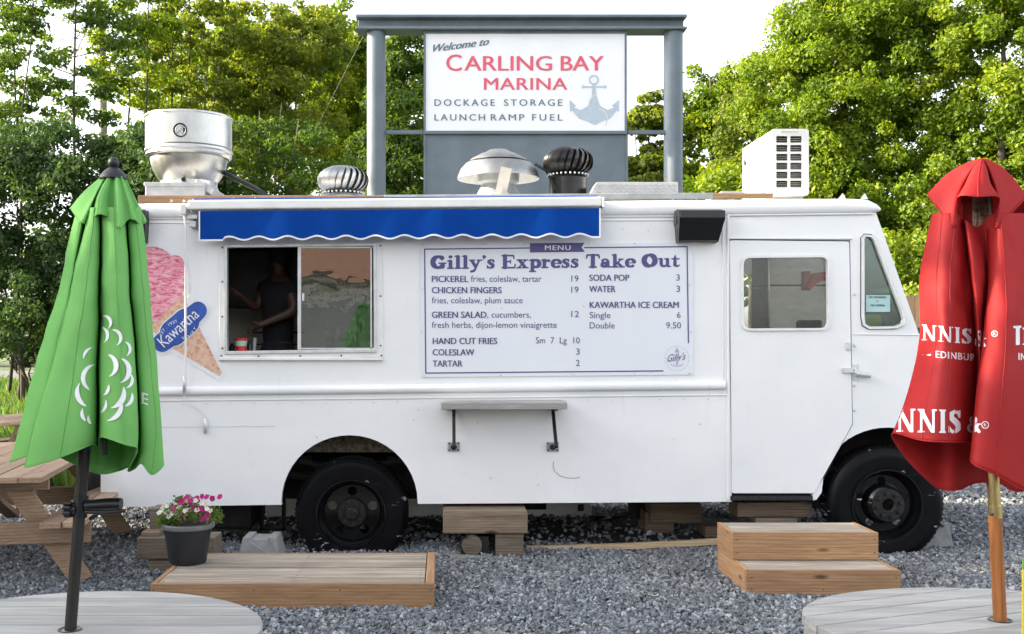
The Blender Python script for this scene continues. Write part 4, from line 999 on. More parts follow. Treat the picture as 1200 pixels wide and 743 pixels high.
# wheels
def wheel(px, py, r_px, rim_px, Y, dished, name='wheel'):
    c = P(px, py, Y); R = W(r_px, Y); r = W(rim_px, Y)
    o = bpy.data.objects.new(name, None); COL.objects.link(o); o.parent = TR; o.location = c-wloc(TR); o.empty_display_size = .1
    wd = .21; m = MB()
    m.lathe([(r*.97, .02), (r*1.0, 0), (r*1.06, -.006), (r*1.12, -.004), (r*1.35, -.018), (r*1.5, -.012), (R*.93, .0), (R*.965, .012), (R*.985, .03), (R, .05), (R, wd-.05), (R*.97, wd-.02), (r*1.3, wd), (r, wd)], c, 'y', 64)
    # sidewall ribs and tread blocks
    for k in range(72):
        a = 2*PI*k/72; ca, sa = math.cos(a), math.sin(a); ax = Vector((-sa, 0, ca)); ra = Vector((ca, 0, sa))
        m.obox(c+ra*(R-.005)+Vector((0, .055, 0)), ax*.011, ra*.006, Vector((0, .020, 0)))
        m.obox(c+ra*(R-.001)+Vector((0, .135, 0)), ax*.011, ra*.003, Vector((0, .035, 0)))
    m.build('tyre', M['tyre'], o, smooth=.55)
    m = MB(); dp = .11 if dished else .085
    m.lathe([(r*1.03, -.004), (r*1.02, -.014), (r*.98, -.014), (r*.95, 0), (r*.93, .03), (r*.88, .045), (r*.86, dp-.01), (r*.80, dp+.008)], c, 'y', 56)
    fy = c.y+dp; oc = [(c.x+r*.81*math.cos(2*PI*k/48), c.z+r*.81*math.sin(2*PI*k/48)) for k in range(48)]
    holes = []
    if dished:
        for k in range(5):
            a = math.radians(-90+36+72*k); holes.append([(c.x+r*.62*math.cos(a)+r*.135*math.cos(2*PI*j/14), c.z+r*.62*math.sin(a)+r*.135*math.sin(2*PI*j/14)) for j in range(14)])
        m.plate(oc, holes, fy, fy+.008); m.build('rim', M['rim'], o, smooth=.5)
        m = MB(); m.lathe([(r*.44, dp), (r*.43, dp-.035), (r*.40, dp-.045), (r*.20, dp-.045), (r*.18, dp-.075), (r*.14, dp-.082), (0, dp-.082)], c, 'y', 36)
        for k in range(8):
            a = 2*PI*k/8+.2; m.lathe([(0, -.024), (.013, -.022), (.015, 0)], c+Vector((r*.31*math.cos(a), dp-.043, r*.31*math.sin(a))), 'y', 6)
        for k in range(26):
            a = 2*PI*k/26*5; q = .15*r*math.sqrt(k/26); m.lathe([(0, -.01), (.006, -.006), (.007, 0)], c+Vector((q*math.cos(a), dp-.080, q*math.sin(a))), 'y', 5)
        m.build('hub', M['hub'], o, smooth=.6)
    else:
        for k in range(5):
            a = math.radians(-52+72*k); holes.append([(c.x+r*.66*math.cos(a)+r*.10*math.cos(2*PI*j/14)*1.2, c.z+r*.66*math.sin(a)+r*.11*math.sin(2*PI*j/14)) for j in range(14)])
        m.plate(oc, holes, fy, fy+.008)
        m.lathe([(r*.60, dp), (r*.58, dp-.02), (r*.53, dp-.075), (r*.46, dp-.095), (r*.40, dp-.10), (0, dp-.10)], c, 'y', 40); m.build('rim', M['rim'], o, smooth=.5)
        m = MB(); m.lathe([(r*.47, dp-.098), (r*.46, dp-.112), (r*.2, dp-.114), (r*.15, dp-.10), (0, dp-.10)], c, 'y', 36)
        for k in range(8):
            a = 2*PI*k/8+.2; m.lathe([(0, -.026), (.015, -.024), (.017, 0)], c+Vector((r*.34*math.cos(a), dp-.112, r*.34*math.sin(a))), 'y', 6)
        m.build('hub', M['hub'], o, smooth=.6)
    return o
w1 = wheel(411.5, 603, 66.5, 40.5, .03, True)
w2 = wheel(1039.5, 591.5, 69, 41, .0, False)
for w_, dy in ((w1, 1.75), (w2, 1.8)):
    c = copy_tree(w_, TR); c.location = c.location+Vector((0, dy, 0))
# ---- serving window
SW = bpy.data.objects.new('serving_window', None); COL.objects.link(SW); SW.parent = TR; SW.location = P(352, 350, 0)-wloc(TR)
o_ = [(257, 286), (448, 284), (449.5, 418.5), (257.5, 420)]; i_ = [(265, 288.5), (439.5, 286.5), (440.5, 411), (265.5, 413.5)]
m = MB(); m.plate(xz(o_), [xz(inset(i_, -.2))], -.012, .001); m.build('outer_flange', M['white_trim'], SW, bevel=.003)
o2 = [(263.3, 287), (441, 285), (442, 412.8), (263.8, 415.2)]; i2 = [(266.8, 290.5), (437.6, 288.5), (438.5, 409), (266.8, 411.5)]
m = MB(); m.plate(xz(o2), [xz(i2)], -.026, .03); m.build('window_frame', M['trim_grey'], SW, bevel=.003)
for a, b, nm in (((349.2, 289.5), (353.2, 410), 'mullion'),):
    p, q = P(*a), P(*b); m = MB(); m.box((p.x, -.022, q.z), (q.x, .02, p.z)); m.build(nm, M['trim_grey'], SW, bevel=.003)
for a, b in (((434.3, 290), (436, 409)), ((353.2, 289.3), (437, 291)), ((353.2, 407.6), (438, 409.3))):
    p, q = P(*a), P(*b); m = MB(); m.box((p.x, -.014, q.z), (q.x, .012, p.z)); m.build('sash', M['trim_grey'], SW)
p, q = P(353.5, 290), P(434.2, 408.5); m = MB(); m.box((p.x, -.004, q.z), (q.x, .001, p.z)); m.build('sliding_pane', M['glass_slide'], SW)
p, q = P(354.5, 344), P(357, 353); m = MB(); m.box((p.x, -.03, q.z), (q.x, -.005, p.z)); m.build('window_latch', M['trim_grey'], SW, bevel=.002)
p, q = P(254, 419), P(452, 423.5); m = MB(); m.box((p.x+.02, -.03, q.z+.008), (q.x-.02, -.001, p.z)); m.build('sill', M['white_trim'], SW, bevel=.003)
sc = MB()
for x, y in [(260.5, 290), (260.5, 330), (260.5, 371), (260.5, 408), (446, 288), (446, 347), (446, 405), (259.5, 417), (447, 416.5), (303, 417.5), (352, 417.2), (400, 416.8)]: sc.lathe([(0, -.005), (.006, -.004), (.007, 0)], P(x, y, -.0125), 'y', 8)
sc.build('screws', M['grille_dark'], SW, kind='stuff')
# interior of the kitchen
m = MB(); zk = P(0, 590).z+.22; zr = P(0, 250).z
m.box((x0+.06, 1.34, zk+.6), (P(848, 0).x, 1.36, zr-.62)); bs = m.build('steel_backsplash', M['steel'], TR)
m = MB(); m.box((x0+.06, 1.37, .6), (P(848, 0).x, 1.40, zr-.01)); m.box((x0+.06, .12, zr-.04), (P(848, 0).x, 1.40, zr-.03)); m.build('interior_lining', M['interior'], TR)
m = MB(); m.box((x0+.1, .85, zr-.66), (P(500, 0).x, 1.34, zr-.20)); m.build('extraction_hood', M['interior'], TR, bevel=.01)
m = MB(); m.box((P(270, 0).x, .95, 1.38), (P(470, 0).x, 1.34, 1.43)); m.box((P(270, 0).x, .97, .7), (P(470, 0).x, 1.33, 1.38)); m.build('cooking_counter', M['steel'], TR, bevel=.005)
for z in (1.52, 1.62): 
    m = MB(); m.tube([(P(268, 0).x-.1, 1.25, z), (P(330, 0).x, 1.25, z)], .006, 6); m.build('shelf_rail', M['black'], TR)
m = MB(); zs = P(0, 413).z; m.box((P(262, 0).x, .05, zs-.05), (P(445, 0).x, .28, zs-.012)); m.build('serving_counter', M['steel'], TR, bevel=.004)
m = MB(); m.box((P(848, 0).x, .06, .7), (P(850, 0).x, .9, zr-.02)); m.build('cab_partition', M['interior'], TR)
# cab interior: steel fridge side, seat, steering wheel
m = MB(); a, b = P(902, 292, .9), P(980, 332, .9); m.box((a.x, .9, P(0, 333.5, .9).z), (b.x+.1, 1.4, P(0, 285, .9).z)); m.box((a.x, .9, .65), (b.x+.1, 1.4, P(0, 335.5, .9).z)); m.build('steel_cabinet', M['steel'], TR, bevel=.004)
m = MB(); a = P(899, 280, .85); m.tube([P(899.5, 285, .8), P(901, 392, .8)], .012, 8); m.build('grab_rail', M['trim_grey'], TR, smooth=True)
m = MB(); a, b = P(872, 375, .55), P(930, 410, .55); m.box((P(935, 0, .6).x, .62, P(0, 392, .6).z), (P(966, 0, .6).x, .66, P(0, 375, .6).z)); m.box((P(925, 0, .6).x, .5, P(0, 420, .6).z), (P(975, 0, .6).x, .9, P(0, 402, .6).z)); m.build('driver_seat', M['black'], TR, bevel=.02)
m = MB(); m.tube([P(946, 338, .6), P(955, 326, .62), P(975, 322, .62)], [.03, .045, .03], 8); m.box((P(942, 0, .6).x, .6, P(0, 340, .6).z), (P(950, 0, .6).x, .66, P(0, 318, .6).z)); m.build('red_jacket', M['seat_red'], TR, smooth=.7)
m = MB(); m.box((P(1008, 0, .5).x, .3, P(0, 388, .5).z-.3), (P(1075, 0, .5).x, 1.8, P(0, 384, .5).z)); m.build('dashboard', M['interior'], TR, bevel=.02)
m = MB(); m.box((P(1012, 0, .3).x, .3, P(0, 387, .3).z), (P(1033, 0, .3).x, .34, P(0, 369, .3).z)); m.build('yellow_folder', M['yellow'], TR)
m = MB(); m.tube([P(1012, 352, .25), P(1035, 342, .3), P(1056, 340, .3)], [.02, .04, .03], 8); m.build('green_apron', M['green_cloth'], TR, smooth=True)
# ---- awning
AW = bpy.data.objects.new('awning', None); COL.objects.link(AW); AW.parent = TR; AW.location = P(462, 245, -.1)-wloc(TR)
a, b = P(220, 240, -.14), P(705.5, 236, -.14)
m = MB(); d = (b-a); m.obox((a+b)/2+Vector((0, .07, 0)), d/2, Vector((0, .075, 0)), Vector((0, 0, W(5.6, -.14)))); m.build('front_bar', M['white_trim'], AW, bevel=.012, seg=3)
m = MB(); m.tube([P(228, 237, -.02), P(700, 233.5, -.02)], W(4.2), 16); m.build('rolled_fabric', M['blue_fabric'], AW, smooth=.6)
YV = -.145; nx = 240; vs = []; fs = []; vb = []; fb = []
for i in range(nx+1):
    u = i/nx; px = 233.5+u*(703.5-233.5); top = 247.5-u*3.6; base = 282.3-u*3.8
    bot = base if (px < 262 or px > 692) else base-2.1+2.1*math.cos((px-286)/34.2*2*PI)*1.0
    yy = YV+.004*math.sin(u*19)+.003*math.sin(u*47+1)
    a, c = P(px, top, YV), P(px, bot, YV); e = P(px, bot-1.5, YV)
    vs += [(a.x, yy+.004, a.z), (a.x, (yy+.004)*.5+yy*.5, (a.z+c.z)/2), (c.x, yy, c.z)]; vb += [(e.x, yy-.0025, e.z+.001), (c.x, yy-.0025, c.z-.002)]
    if i < nx: k = 3*i; fs += [(k, k+1, k+4, k+3), (k+1, k+2, k+5, k+4)]; q = 2*i; fb.append((q, q+1, q+3, q+2))
m = MB(); m.raw(vs, fs); va = m.build('valance', M['blue_fabric'], AW, smooth=True)
m = MB(); m.raw(vb, fb)
for x_, t_, b_ in ((233, 247.3, 282.3), (702.3, 244, 278.6)):
    p, q = P(x_, t_, YV), P(x_+1.6, b_, YV); m.box((p.x, YV-.006, q.z), (q.x, YV-.0035, p.z))
m.build('valance_binding', M['white_print'], va)
m = MB(); a, b = P(213.5, 240, -.10), P(219.5, 252, -.10); m.box((a.x, -.15, b.z), (b.x, -.0, a.z)); a, b = P(219.5, 252, -.08), P(232, 257, -.08); m.box((a.x, -.1, b.z), (b.x, -.02, a.z)); a, b = P(221, 259, -.08), P(230, 266, -.08); m.box((a.x, -.09, b.z), (b.x, -.0, a.z)); m.build('gearbox', M['trim_grey'], AW, bevel=.004)
m = MB(); a, b = P(705, 232, -.1), P(707.5, 244, -.1); m.box((a.x, -.15, b.z), (b.x, .0, a.z)); m.build('end_bracket', M['trim_grey'], AW, bevel=.004)
m = MB(); m.tube([P(215.8, 252, -.12), P(217.4, 266, -.11), P(217.6, 441, -.07), P(215.7, 462, -.06)], .0085, 8); cr = m.build('crank_rod', M['white_trim'], AW, smooth=True)
m = MB(); m.tube([P(216.2, 440, -.07), P(216.3, 450, -.07), P(215.9, 459, -.07)], [.012, .0155, .012], 12); m.build('crank_grip', M['trim_grey'], cr, smooth=True)
m = MB(); m.tube([P(215.8, 459, -.06), P(216, 470, -.04), P(228, 477, -.03), P(238, 482, -.02), P(240.5, 490, -.02)], .0028, 6); m.build('cord', M['white_trim'], cr, smooth=True)
m = MB(); m.tube([P(240.8, 489.5, -.02), P(240.9, 499, -.02), P(240.6, 508, -.02)], [.011, .0155, .011], 12); m.build('cord_grip', M['trim_grey'], cr, smooth=True)
m = MB(); m.tube([P(219.3, 300, -.01), P(219.6, 345, -.01), P(223, 332, -.006), P(222, 345, -.006), P(219, 351, -.006)], .0022, 5); m.build('cable', M['white_trim'], AW)
# ---- roof edge boards
for x0_, x1_, yt, yb, mt, nm in ((162.5, 450, 229.3, 237.6, 'cedar', 'roof_edge_board'), (835, 905, 226.5, 232.5, 'cedar', 'roof_edge_board')):
    a, b = P(x0_, yb, .02), P(x1_, yt-.0, .02); m = MB(); m.box((a.x, .0, a.z), (b.x, .04, b.z)); m.build(nm, M[mt], TR, bevel=.003)
a, b = P(450, 236.3, .02), P(835, 226.8, .02); m = MB(); m.plank((a.x, .02, (a.z+b.z)/2-.004), (b.x, .02, (a.z+b.z)/2+.012), .04, .042); m.build('roof_edge_strip', M['galv2'], TR, bevel=.003)
m = MB()
for i in range(9): x_ = 200+i*12+random.uniform(-4, 4); p = P(x_, 237.5, -.005); m.raw([p, p+Vector((.03, 0, .01)), p+Vector((.012, -.004, .025+.02*random.random()))], [(0, 1, 2)])
for x_ in (1008, 982): p = P(x_, 233.4, .15); m.raw([p, p+Vector((.06, 0, .0)), p+Vector((.035, 0, .045)), p+Vector((.03, .05, 0))], [(0, 1, 2), (1, 3, 2), (3, 0, 2)])
m.build('sealant_flake', M['white_trim'], TR, kind='stuff')
# ---- menu board with its printing
a, b = P(494, 287, 0), P(811, 441, 0)
m = MB(); m.plate(xz([(493, 288), (811, 284), (812, 439), (494, 442)]), [], -.010, -.001); MN = m.build('menu_board', M['menu_white'], TR)
YM = -.0125
def bar(x0, y0, x1, y1, w):
    p, q = P(x0, y0, YM), P(x1, y1, YM); d = (q-p).normalized(); n_ = Vector((-d.z, 0, d.x))*W(w)/2; m = MB(); m.raw([p-n_, q-n_, q+n_, p+n_], [(0, 1, 2, 3)]); m.build('border_line', M['purple'], MN)
bar(497, 292, 622, 290.6, 1.4); bar(684.5, 290.2, 805.6, 289, 1.4); bar(805.2, 289, 806.8, 402, 1.4); bar(497.6, 291.8, 499, 437, 1.4); bar(498.4, 437.2, 777.5, 434.6, 1.4)
m = MB(); m.raw([P(x, y, YM-.0015) for x, y in ((621, 285), (685, 284.4), (681.5, 289.8), (685.3, 295), (621, 295.8), (624.5, 290.4))], [(0, 5, 4), (0, 1, 2, 5), (5, 2, 3, 4)]); bn = m.build('banner', M['purple'], MN)
lettering('MENU', 638.5, 668.8, 293, 5.4, YM-.004, M['white_print'], bn, .02, space=1.15)
fat_line("Gilly's Express Take Out", 504.6, 796.8, 315.4, 313.0, 16.2, YM, M['purple'], MN)
B, R_ = .022, .003
for s_, xa, xb, base, bo in [('PICKEREL', 506, 549, 330.5, B), ('fries, coleslaw, tartar', 551.8, 634.6, 330.2, R_), ('19', 669.5, 678, 330, R_), ('CHICKEN FINGERS', 506, 588, 343.6, B), ('19', 669.5, 678, 343, R_),
        ('fries, coleslaw, plum sauce', 506, 612.5, 355.4, R_), ('GREEN SALAD', 506, 570.3, 372.4, B), (', cucumbers,', 571, 622.2, 372.2, R_), ('12', 669.5, 678.6, 371.6, R_), ('fresh herbs, dijon-lemon vinaigrette', 506, 652.5, 384.2, R_),
        ('HAND CUT FRIES', 507, 582.8, 403.2, B), ('Sm  7', 628, 649.5, 402.4, R_), ('Lg  10', 656, 679.4, 402.4, R_), ('COLESLAW', 507, 556, 416.4, B), ('3', 675, 679.4, 415.6, R_), ('TARTAR', 507, 542, 429.6, B), ('2', 675, 679.4, 429, R_),
        ('SODA POP', 690.5, 737.6, 329, B), ('3', 792.4, 796.7, 328.8, R_), ('WATER', 690.5, 721.4, 342.2, B), ('3', 792.6, 797, 342, R_), ('KAWARTHA ICE CREAM', 691, 795.6, 360.8, B), ('Single', 691, 715.5, 372.8, R_), ('6', 793.2, 797.6, 372.6, R_), ('Double', 691, 720.3, 384.9, R_), ('9.50', 780.8, 798, 384.8, R_)]:
    lettering(s_, xa, xb, base, 7.2, YM, M['purple'], MN, bo)
m = MB()
for k in range(34):
    a = 2*PI*k/34; m.lathe([(0, 0), (.0042 if k % 2 else .003, 0)], P(793.4+14*math.cos(a), 420+14.5*math.sin(a), YM), 'y', 6)
for k in range(-3, 4): m.lathe([(0, 0), (.006, 0)], P(793.4+k*2.2, 429+(k*k)*-.2, YM), 'y', 6)
m.build('logo_ring', M['pale_print'], MN)
m = MB(); m.raw([P(x, y, YM) for x, y in ((790.5, 413), (796.3, 413), (793.4, 407))], [(0, 1, 2)]); m.lathe([(0, 0), (.008, 0)], P(793.4, 426.5, YM-.001), 'y', 8); m.build('logo_mark', M['pale_print'], MN)
lettering("Gilly's", 782.2, 803.8, 424, 8.4, YM-.002, M['purple'], MN, .006, .45, base2=421.5)
sc = MB()
for x, y in [(496, 286.5), (568, 286.4), (614, 286), (690, 285.5), (744, 285), (806, 284.5), (497, 439.7), (587, 439.4), (671, 438), (744, 437.6), (808, 437), (808.3, 334), (809.5, 389), (494.5, 339), (494.3, 388), (684, 358), (588, 361)]: sc.lathe([(0, -.004), (.005, -.003), (.0065, 0)], P(x, y, -.0105), 'y', 8)
sc.build('screws', M['trim_grey'], MN, kind='stuff')
# ---- ice cream sign
IC = bpy.data.objects.new('ice_cream_sign', None); COL.objects.link(IC); IC.parent = TR; IC.location = P(210, 365, -.004)-wloc(TR)
def blob(circs, h=1.6, polys=()):
    g = SDF()
    for x, y, r in circs: g.st((x, -y, r), (x+.01, -y, r))
    for p in polys: g.po(*[(x, -y) for x, y in p])
    return g.mesh(h)
scoop_c = [(178, 318, 29), (192, 325, 24), (205, 310, 11), (209, 322, 10), (211, 335, 8), (204, 344, 9), (196, 352, 9), (188, 360, 9), (180, 368, 9), (171, 374, 9), (165, 378, 8), (165, 345, 28)]
cone_p = [(150, 352), (217, 318), (259.5, 441), (255, 439.5)]
cone_p = [(160, 372), (212, 340), (260, 437), (257.5, 441), (205, 410)]
badge = [(190, 401, 10.5), (231, 366, 10.5), (210, 384, 22)]
bg_ = SDF(); bg_.st((190, -401.5, 11), (200, -394, 12), (221, -374, 12), (232, -364, 10.5)); bg_.st((203, -390, 15.5), (218, -377, 15.5))
for nm, geo, yy, mt in (('backing', None, -.003, 'white_print'), ('cone', blob([], 1.2, [cone_p]), -.0045, 'cone'), ('scoop', blob(scoop_c), -.006, 'scoop')):
    if geo is None:
        g = SDF()
        for x, y, r in scoop_c: g.st((x, -y, r+3), (x+.01, -y, r+3))
        g.po(*[(x, -y) for x, y in [(155, 374), (213, 334), (265, 437), (258, 447), (203, 414)]]); g.st((190, -401.5, 15), (200, -394, 16), (221, -374, 16), (232, -364, 14.5)); g.st((203, -390, 19), (218, -377, 19)); geo = g.mesh(1.6)
    vs, fs = geo; m = MB(); m.raw([P(x, -y, yy) for x, y in vs], fs); m.build(nm, M[mt], IC)
g2_ = SDF(); g2_.caps = [(a, b, c+1.2, d, e, f+1.2) for a, b, c, d, e, f in bg_.caps]; vs, fs = g2_.mesh(1.2); m = MB(); m.raw([P(x, -y, -.0075) for x, y in vs], fs); m.build('badge_rim', M['white_print'], IC)
vs, fs = bg_.mesh(1.2); m = MB(); m.raw([P(x, -y, -.009) for x, y in vs], fs); BD = m.build('badge', M['logo_blue'], IC)
def tilted(s_, cx, cy, width, cap, ang, mat, bold, curve=0, sp=1.0, shear=0):
    vs, fs = text_geo(s_, bold, shear, sp); lo = min(v[0] for v in vs); hi = max(v[0] for v in vs); m = MB(); pts = []
    for x, y in vs:
        u = ((x-lo)/(hi-lo)-.5); X = u*width; Y_ = y/CAPH*cap+curve*(1-4*u*u); c, s2 = math.cos(ang), math.sin(ang)
        pts.append(P(cx+X*c-Y_*s2, cy-(X*s2+Y_*c), -.0105))
    m.raw(pts, fs); m.build('lettering', mat, BD)
tilted('Kawartha', 213.3, 388.8, 56, 13.5, math.radians(42), M['white_print'], .004)
tilted('EST . 1937', 199, 386, 26, 3.6, math.radians(42), M['white_print'], 0, 3, 1.1); tilted('DAIRY', 223, 391.5, 20, 4.0, math.radians(42), M['white_print'], 0, -3, 1.3)
# ---- speaker boxes under the roof edge
def wedge(x0_, x1_, nm, cut=1.0):
    m = MB(); X0, X1 = P(x0_, 0, -.1).x, P(x1_, 0, -.1).x
    pr = [(.0, 249), (-.13, 248), (-.16, 250), (-.175, 258), (-.10, 283.5), (.0, 284)]
    vs = []
    for X, sq in ((X0, 0), (X0+.008, 1), (X1-.008, 1), (X1, 0)):
        for y, py in pr: 
            z = P(0, py, 0).z; vs.append((X+(.02 if (X > X0+.1 and y < -.15) else 0)-(.012*(py-248)/36 if X > X0+.1 else -.014*(py-248)/36), y*(1 if sq else .97), z if sq else z-.002))
    n = len(pr); fs = [tuple(range(n))[::-1], tuple(3*n+k for k in range(n))]
    for i in range(3):
        for k in range(n): fs.append((i*n+k, (i+1)*n+k, (i+1)*n+(k+1) % n, i*n+(k+1) % n))
    m.raw(vs, fs); return m.build(nm, M['black'], TR, bevel=.006, seg=3)
sp = wedge(793, 844, 'speaker_box')
m = MB(); a = P(794, 259, -.02); m.box((a.x-.025, -.09, a.z-.03), (a.x+.005, -.001, a.z+.03)); m.build('speaker_bracket', M['black'], sp)
wedge(132, 171, 'speaker_box')
# ---- folding shelf
a, b = P(517.5, 466, -.30), P(661.5, 480, -.30)
m = MB(); zz = 0
p0 = P(517, 478, -.30); p1 = P(662, 477, -.30); q0 = P(519, 466.5, 0).z
zT = P(0, 471.5, -.30).z; zB = P(0, 480, -.30).z; X0, X1 = P(517, 0, -.30).x, P(665, 0, -.30).x
m.box((X0, -.30, zB), (X1, -.002, zT)); SH = m.build('shelf', M['table_grey'], TR, bevel=.006)
for xt in (532, 651):
    xx = P(xt, 0, -.2).x; m = MB(); za = P(0, 523, -.01).z
    m.obox(((xx), -.13, (zB-.004+za)/2+.008), (.012, 0, 0), (0, .125*.98, (zB-za)/2*.92), (0, .008, -.008)); 
    m.box((xx-.012, -.25, zB-.012), (xx+.012, -.02, zB)); st_ = m.build('shelf_strut', M['bronze_pole'], SH, bevel=.002)
    m = MB(); a = P(0, 523.5, 0).z; m.box((xx-.045, -.008, a-.035), (xx+.045, -.0005, a+.035)); m.build('wall_plate', M['galv2'], SH)
    m = MB()
    for i, j in ((-1, -1), (1, -1), (1, 1), (-1, 1)): m.lathe([(0, -.006), (.006, -.005), (.007, 0)], (xx+i*.033, -.008, a+j*.024), 'y', 6)
    m.lathe([(0, -.03), (.022, -.028), (.024, 0)], (xx, -.008, a), 'y', 12); m.build('bolts', M['bronze_pole'], SH, kind='stuff')
# ---- roof equipment
def rp(px, Y): return P(px, 0, Y).x
def zz_(py, Y): return P(0, py, Y).z
YE = .75
EF = bpy.data.objects.new('exhaust_fan', None); COL.objects.link(EF); EF.parent = TR; EF.location = P(221.5, 225, YE)-wloc(TR)
cx = rp(221.5, YE); rr = W(49.5, YE); base = zz_(229, YE)-.12
m = MB(); m.lathe([(0, zz_(134, YE)+.0), (rr*.55, zz_(134.5, YE)), (rr*.93, zz_(137.5, YE)), (rr*1.02, zz_(138.5, YE)), (rr*1.025, zz_(140.5, YE)), (rr, zz_(141.5, YE)), (rr, zz_(175, YE)), (rr*.98, zz_(176, YE))], (cx, YE, 0), 'z', 64); m.build('drum', M['galv'], EF, smooth=.5)
m = MB(); m.lathe([(rr*.97, zz_(176, YE)), (rr*1.015, zz_(177, YE)), (rr*1.02, zz_(179.5, YE)), (rr*.985, zz_(181, YE)), (rr*1.0, zz_(184, YE)), (rr*.96, zz_(186, YE)), (rr*.93, zz_(186.5, YE))], (cx, YE, 0), 'z', 64); m.build('flange_ring', M['galv'], EF, smooth=.5)
m = MB(); m.lathe([(rr*.90, zz_(186, YE)), (rr*.89, zz_(190, YE)), (rr*.84, zz_(200, YE)), (rr*.74, zz_(209, YE)), (rr*.66, zz_(214, YE)), (rr*.66, zz_(219, YE)), (rr*.70, zz_(224, YE)), (rr*.9, base)], (cx, YE, 0), 'z', 56); m.build('bowl', M['galv'], EF, smooth=.5)
a = P(211.5, 152.5, YE-rr*.985); m = MB(); m.lathe([(.055, -.012), (.052, -.012), (.042, -.004), (0, -.002)], a, 'y', 28); m.obox(a+Vector((0, -.008, 0)), (.03, 0, .03), (.002, 0, -.002), (0, .003, 0)); m.obox(a+Vector((0, -.008, 0)), (.03, 0, -.03), (.002, 0, .002), (0, .003, 0))
m.build('drain_grommet', M['black'], EF, smooth=.5)
a = P(211.5, 152.5, YE-rr*.985-.010); m = MB(); m.lathe([(.043, 0), (.040, -.003), (.037, 0)], a, 'y', 28); m.obox(a, (.027, 0, .027), (.0014, 0, -.0014), (0, .002, 0)); m.obox(a, (.027, 0, -.027), (.0014, 0, .0014), (0, .002, 0)); m.build('grommet_ring', M['trim_grey'], EF)
a = P(215.5, 210.5, YE-rr*.70); m = MB(); m.lathe([(.018, -.01), (.016, -.01), (.012, .0), (0, 0)], a, 'y', 16); m.build('drain_hole', M['black'], EF)
Y2 = YE-.34; m = MB(); m.box((rp(170, Y2), Y2, base-.02), (rp(239.5, Y2), YE+.3, zz_(214.5, Y2)))
m.build('curb', M['galv2'], EF, bevel=.006)
m = MB(); m.box((rp(169, Y2), Y2-.012, zz_(218, Y2)), (rp(240.5, Y2), Y2+.3, zz_(213.5, Y2))); m.build('curb_lip', M['galv2'], EF, bevel=.003)
m = MB(); m.plank((rp(239, YE), YE-.1, zz_(219, YE)), (rp(259, YE), YE-.1, zz_(231, YE)), .4, .05); m.box((rp(238, YE), YE-.2, base), (rp(254, YE), YE+.3, zz_(222, YE))); m.build('flashing', M['galv2'], EF, bevel=.005)
m = MB(); m.tube([P(262, 202, YE), P(275, 209, YE), P(300, 221, YE-.1), P(316, 232, YE-.2)], .019, 8); m.build('power_cable', M['black'], EF, smooth=True)
def turbine(px, ytop, ybot, w, mat, Y, neck, nfin, name='turbine_vent'):
    T = bpy.data.objects.new(name, None); COL.objects.link(T); T.parent = TR; T.location = P(px, ybot, Y)-wloc(TR)
    X = rp(px, Y); R = W(w/2, Y); zt_, zb_ = zz_(ytop, Y), zz_(ybot, Y); H = zt_-zb_; tw = .34
    m = MB(); m.lathe([(0, zt_), (R*.35, zt_-.004), (R*.5, zt_-.02), (R*.42, zt_-.03)], (X, Y, 0), 'z', 32); m.build('cap', M[mat], T, smooth=.6)
    m = MB(); m.lathe([(R*.45, zb_+H*.05), (R*.72, zb_+H*.35), (R*.74, zb_+H*.6), (R*.4, zt_-.03)], (X, Y, 0), 'z', 24); m.build('core', M['grille_dark'], T, smooth=True)
    first = None
    for k in range(nfin):
        if first is None:
            m = MB(); n = 9; vs = []; fs = []
            for i in range(n+1):
                u = i/n; ph = PI*(.12+.80*u); r0 = R*math.sin(ph)**.75; z = zb_+H*u
                r0 = R*(1-abs(2*u-1.04)**2.6*.55); th = tw*(u-.5)
                for dt, dr in ((0, 1), (.16, .97), (.30, .84)):
                    vs.append((X+r0*dr*math.cos(th+dt), Y+r0*dr*math.sin(th+dt), z))
            for i in range(n):
                for j in range(2): a = i*3+j; fs.append((a, a+1, a+4, a+3))
            m.raw(vs, fs); first = m.build('fin', M[mat], T, smooth=True); origin_to(first, (X, Y, zb_)); o = first
        else:
            o = first.copy(); COL.objects.link(o); o.rotation_euler = (0, 0, 2*PI*k/nfin)
    m = MB(); m.lathe([(R*.78, zb_+H*.01), (R*.80, zb_+.0), (R*neck, zb_-.01), (R*neck, zz_(228, Y)-.1)], (X, Y, 0), 'z', 32); nk = m.build('collar', M[mat if mat != 'blackvent' else mat], T, smooth=.5)
    m = MB()
    for k in range(28):
        a = 2*PI*k/28; m.lathe([(0, -.006), (.008, -.003), (.009, 0)], (X+R*.80*math.cos(a), Y+R*.80*math.sin(a), zb_+.015), 'y', 6)
    m.build('rivets', M['trim_grey'], nk, kind='stuff')
M['blackvent'] = simple('glossy_black_vent', (.02, .02, .021), .28, .5, .3, 10)
turbine(402, 196, 229, 60, 'galv', .7, .6, 22)
turbine(665.5, 174, 208, 59, 'blackvent', .7, .74, 22)
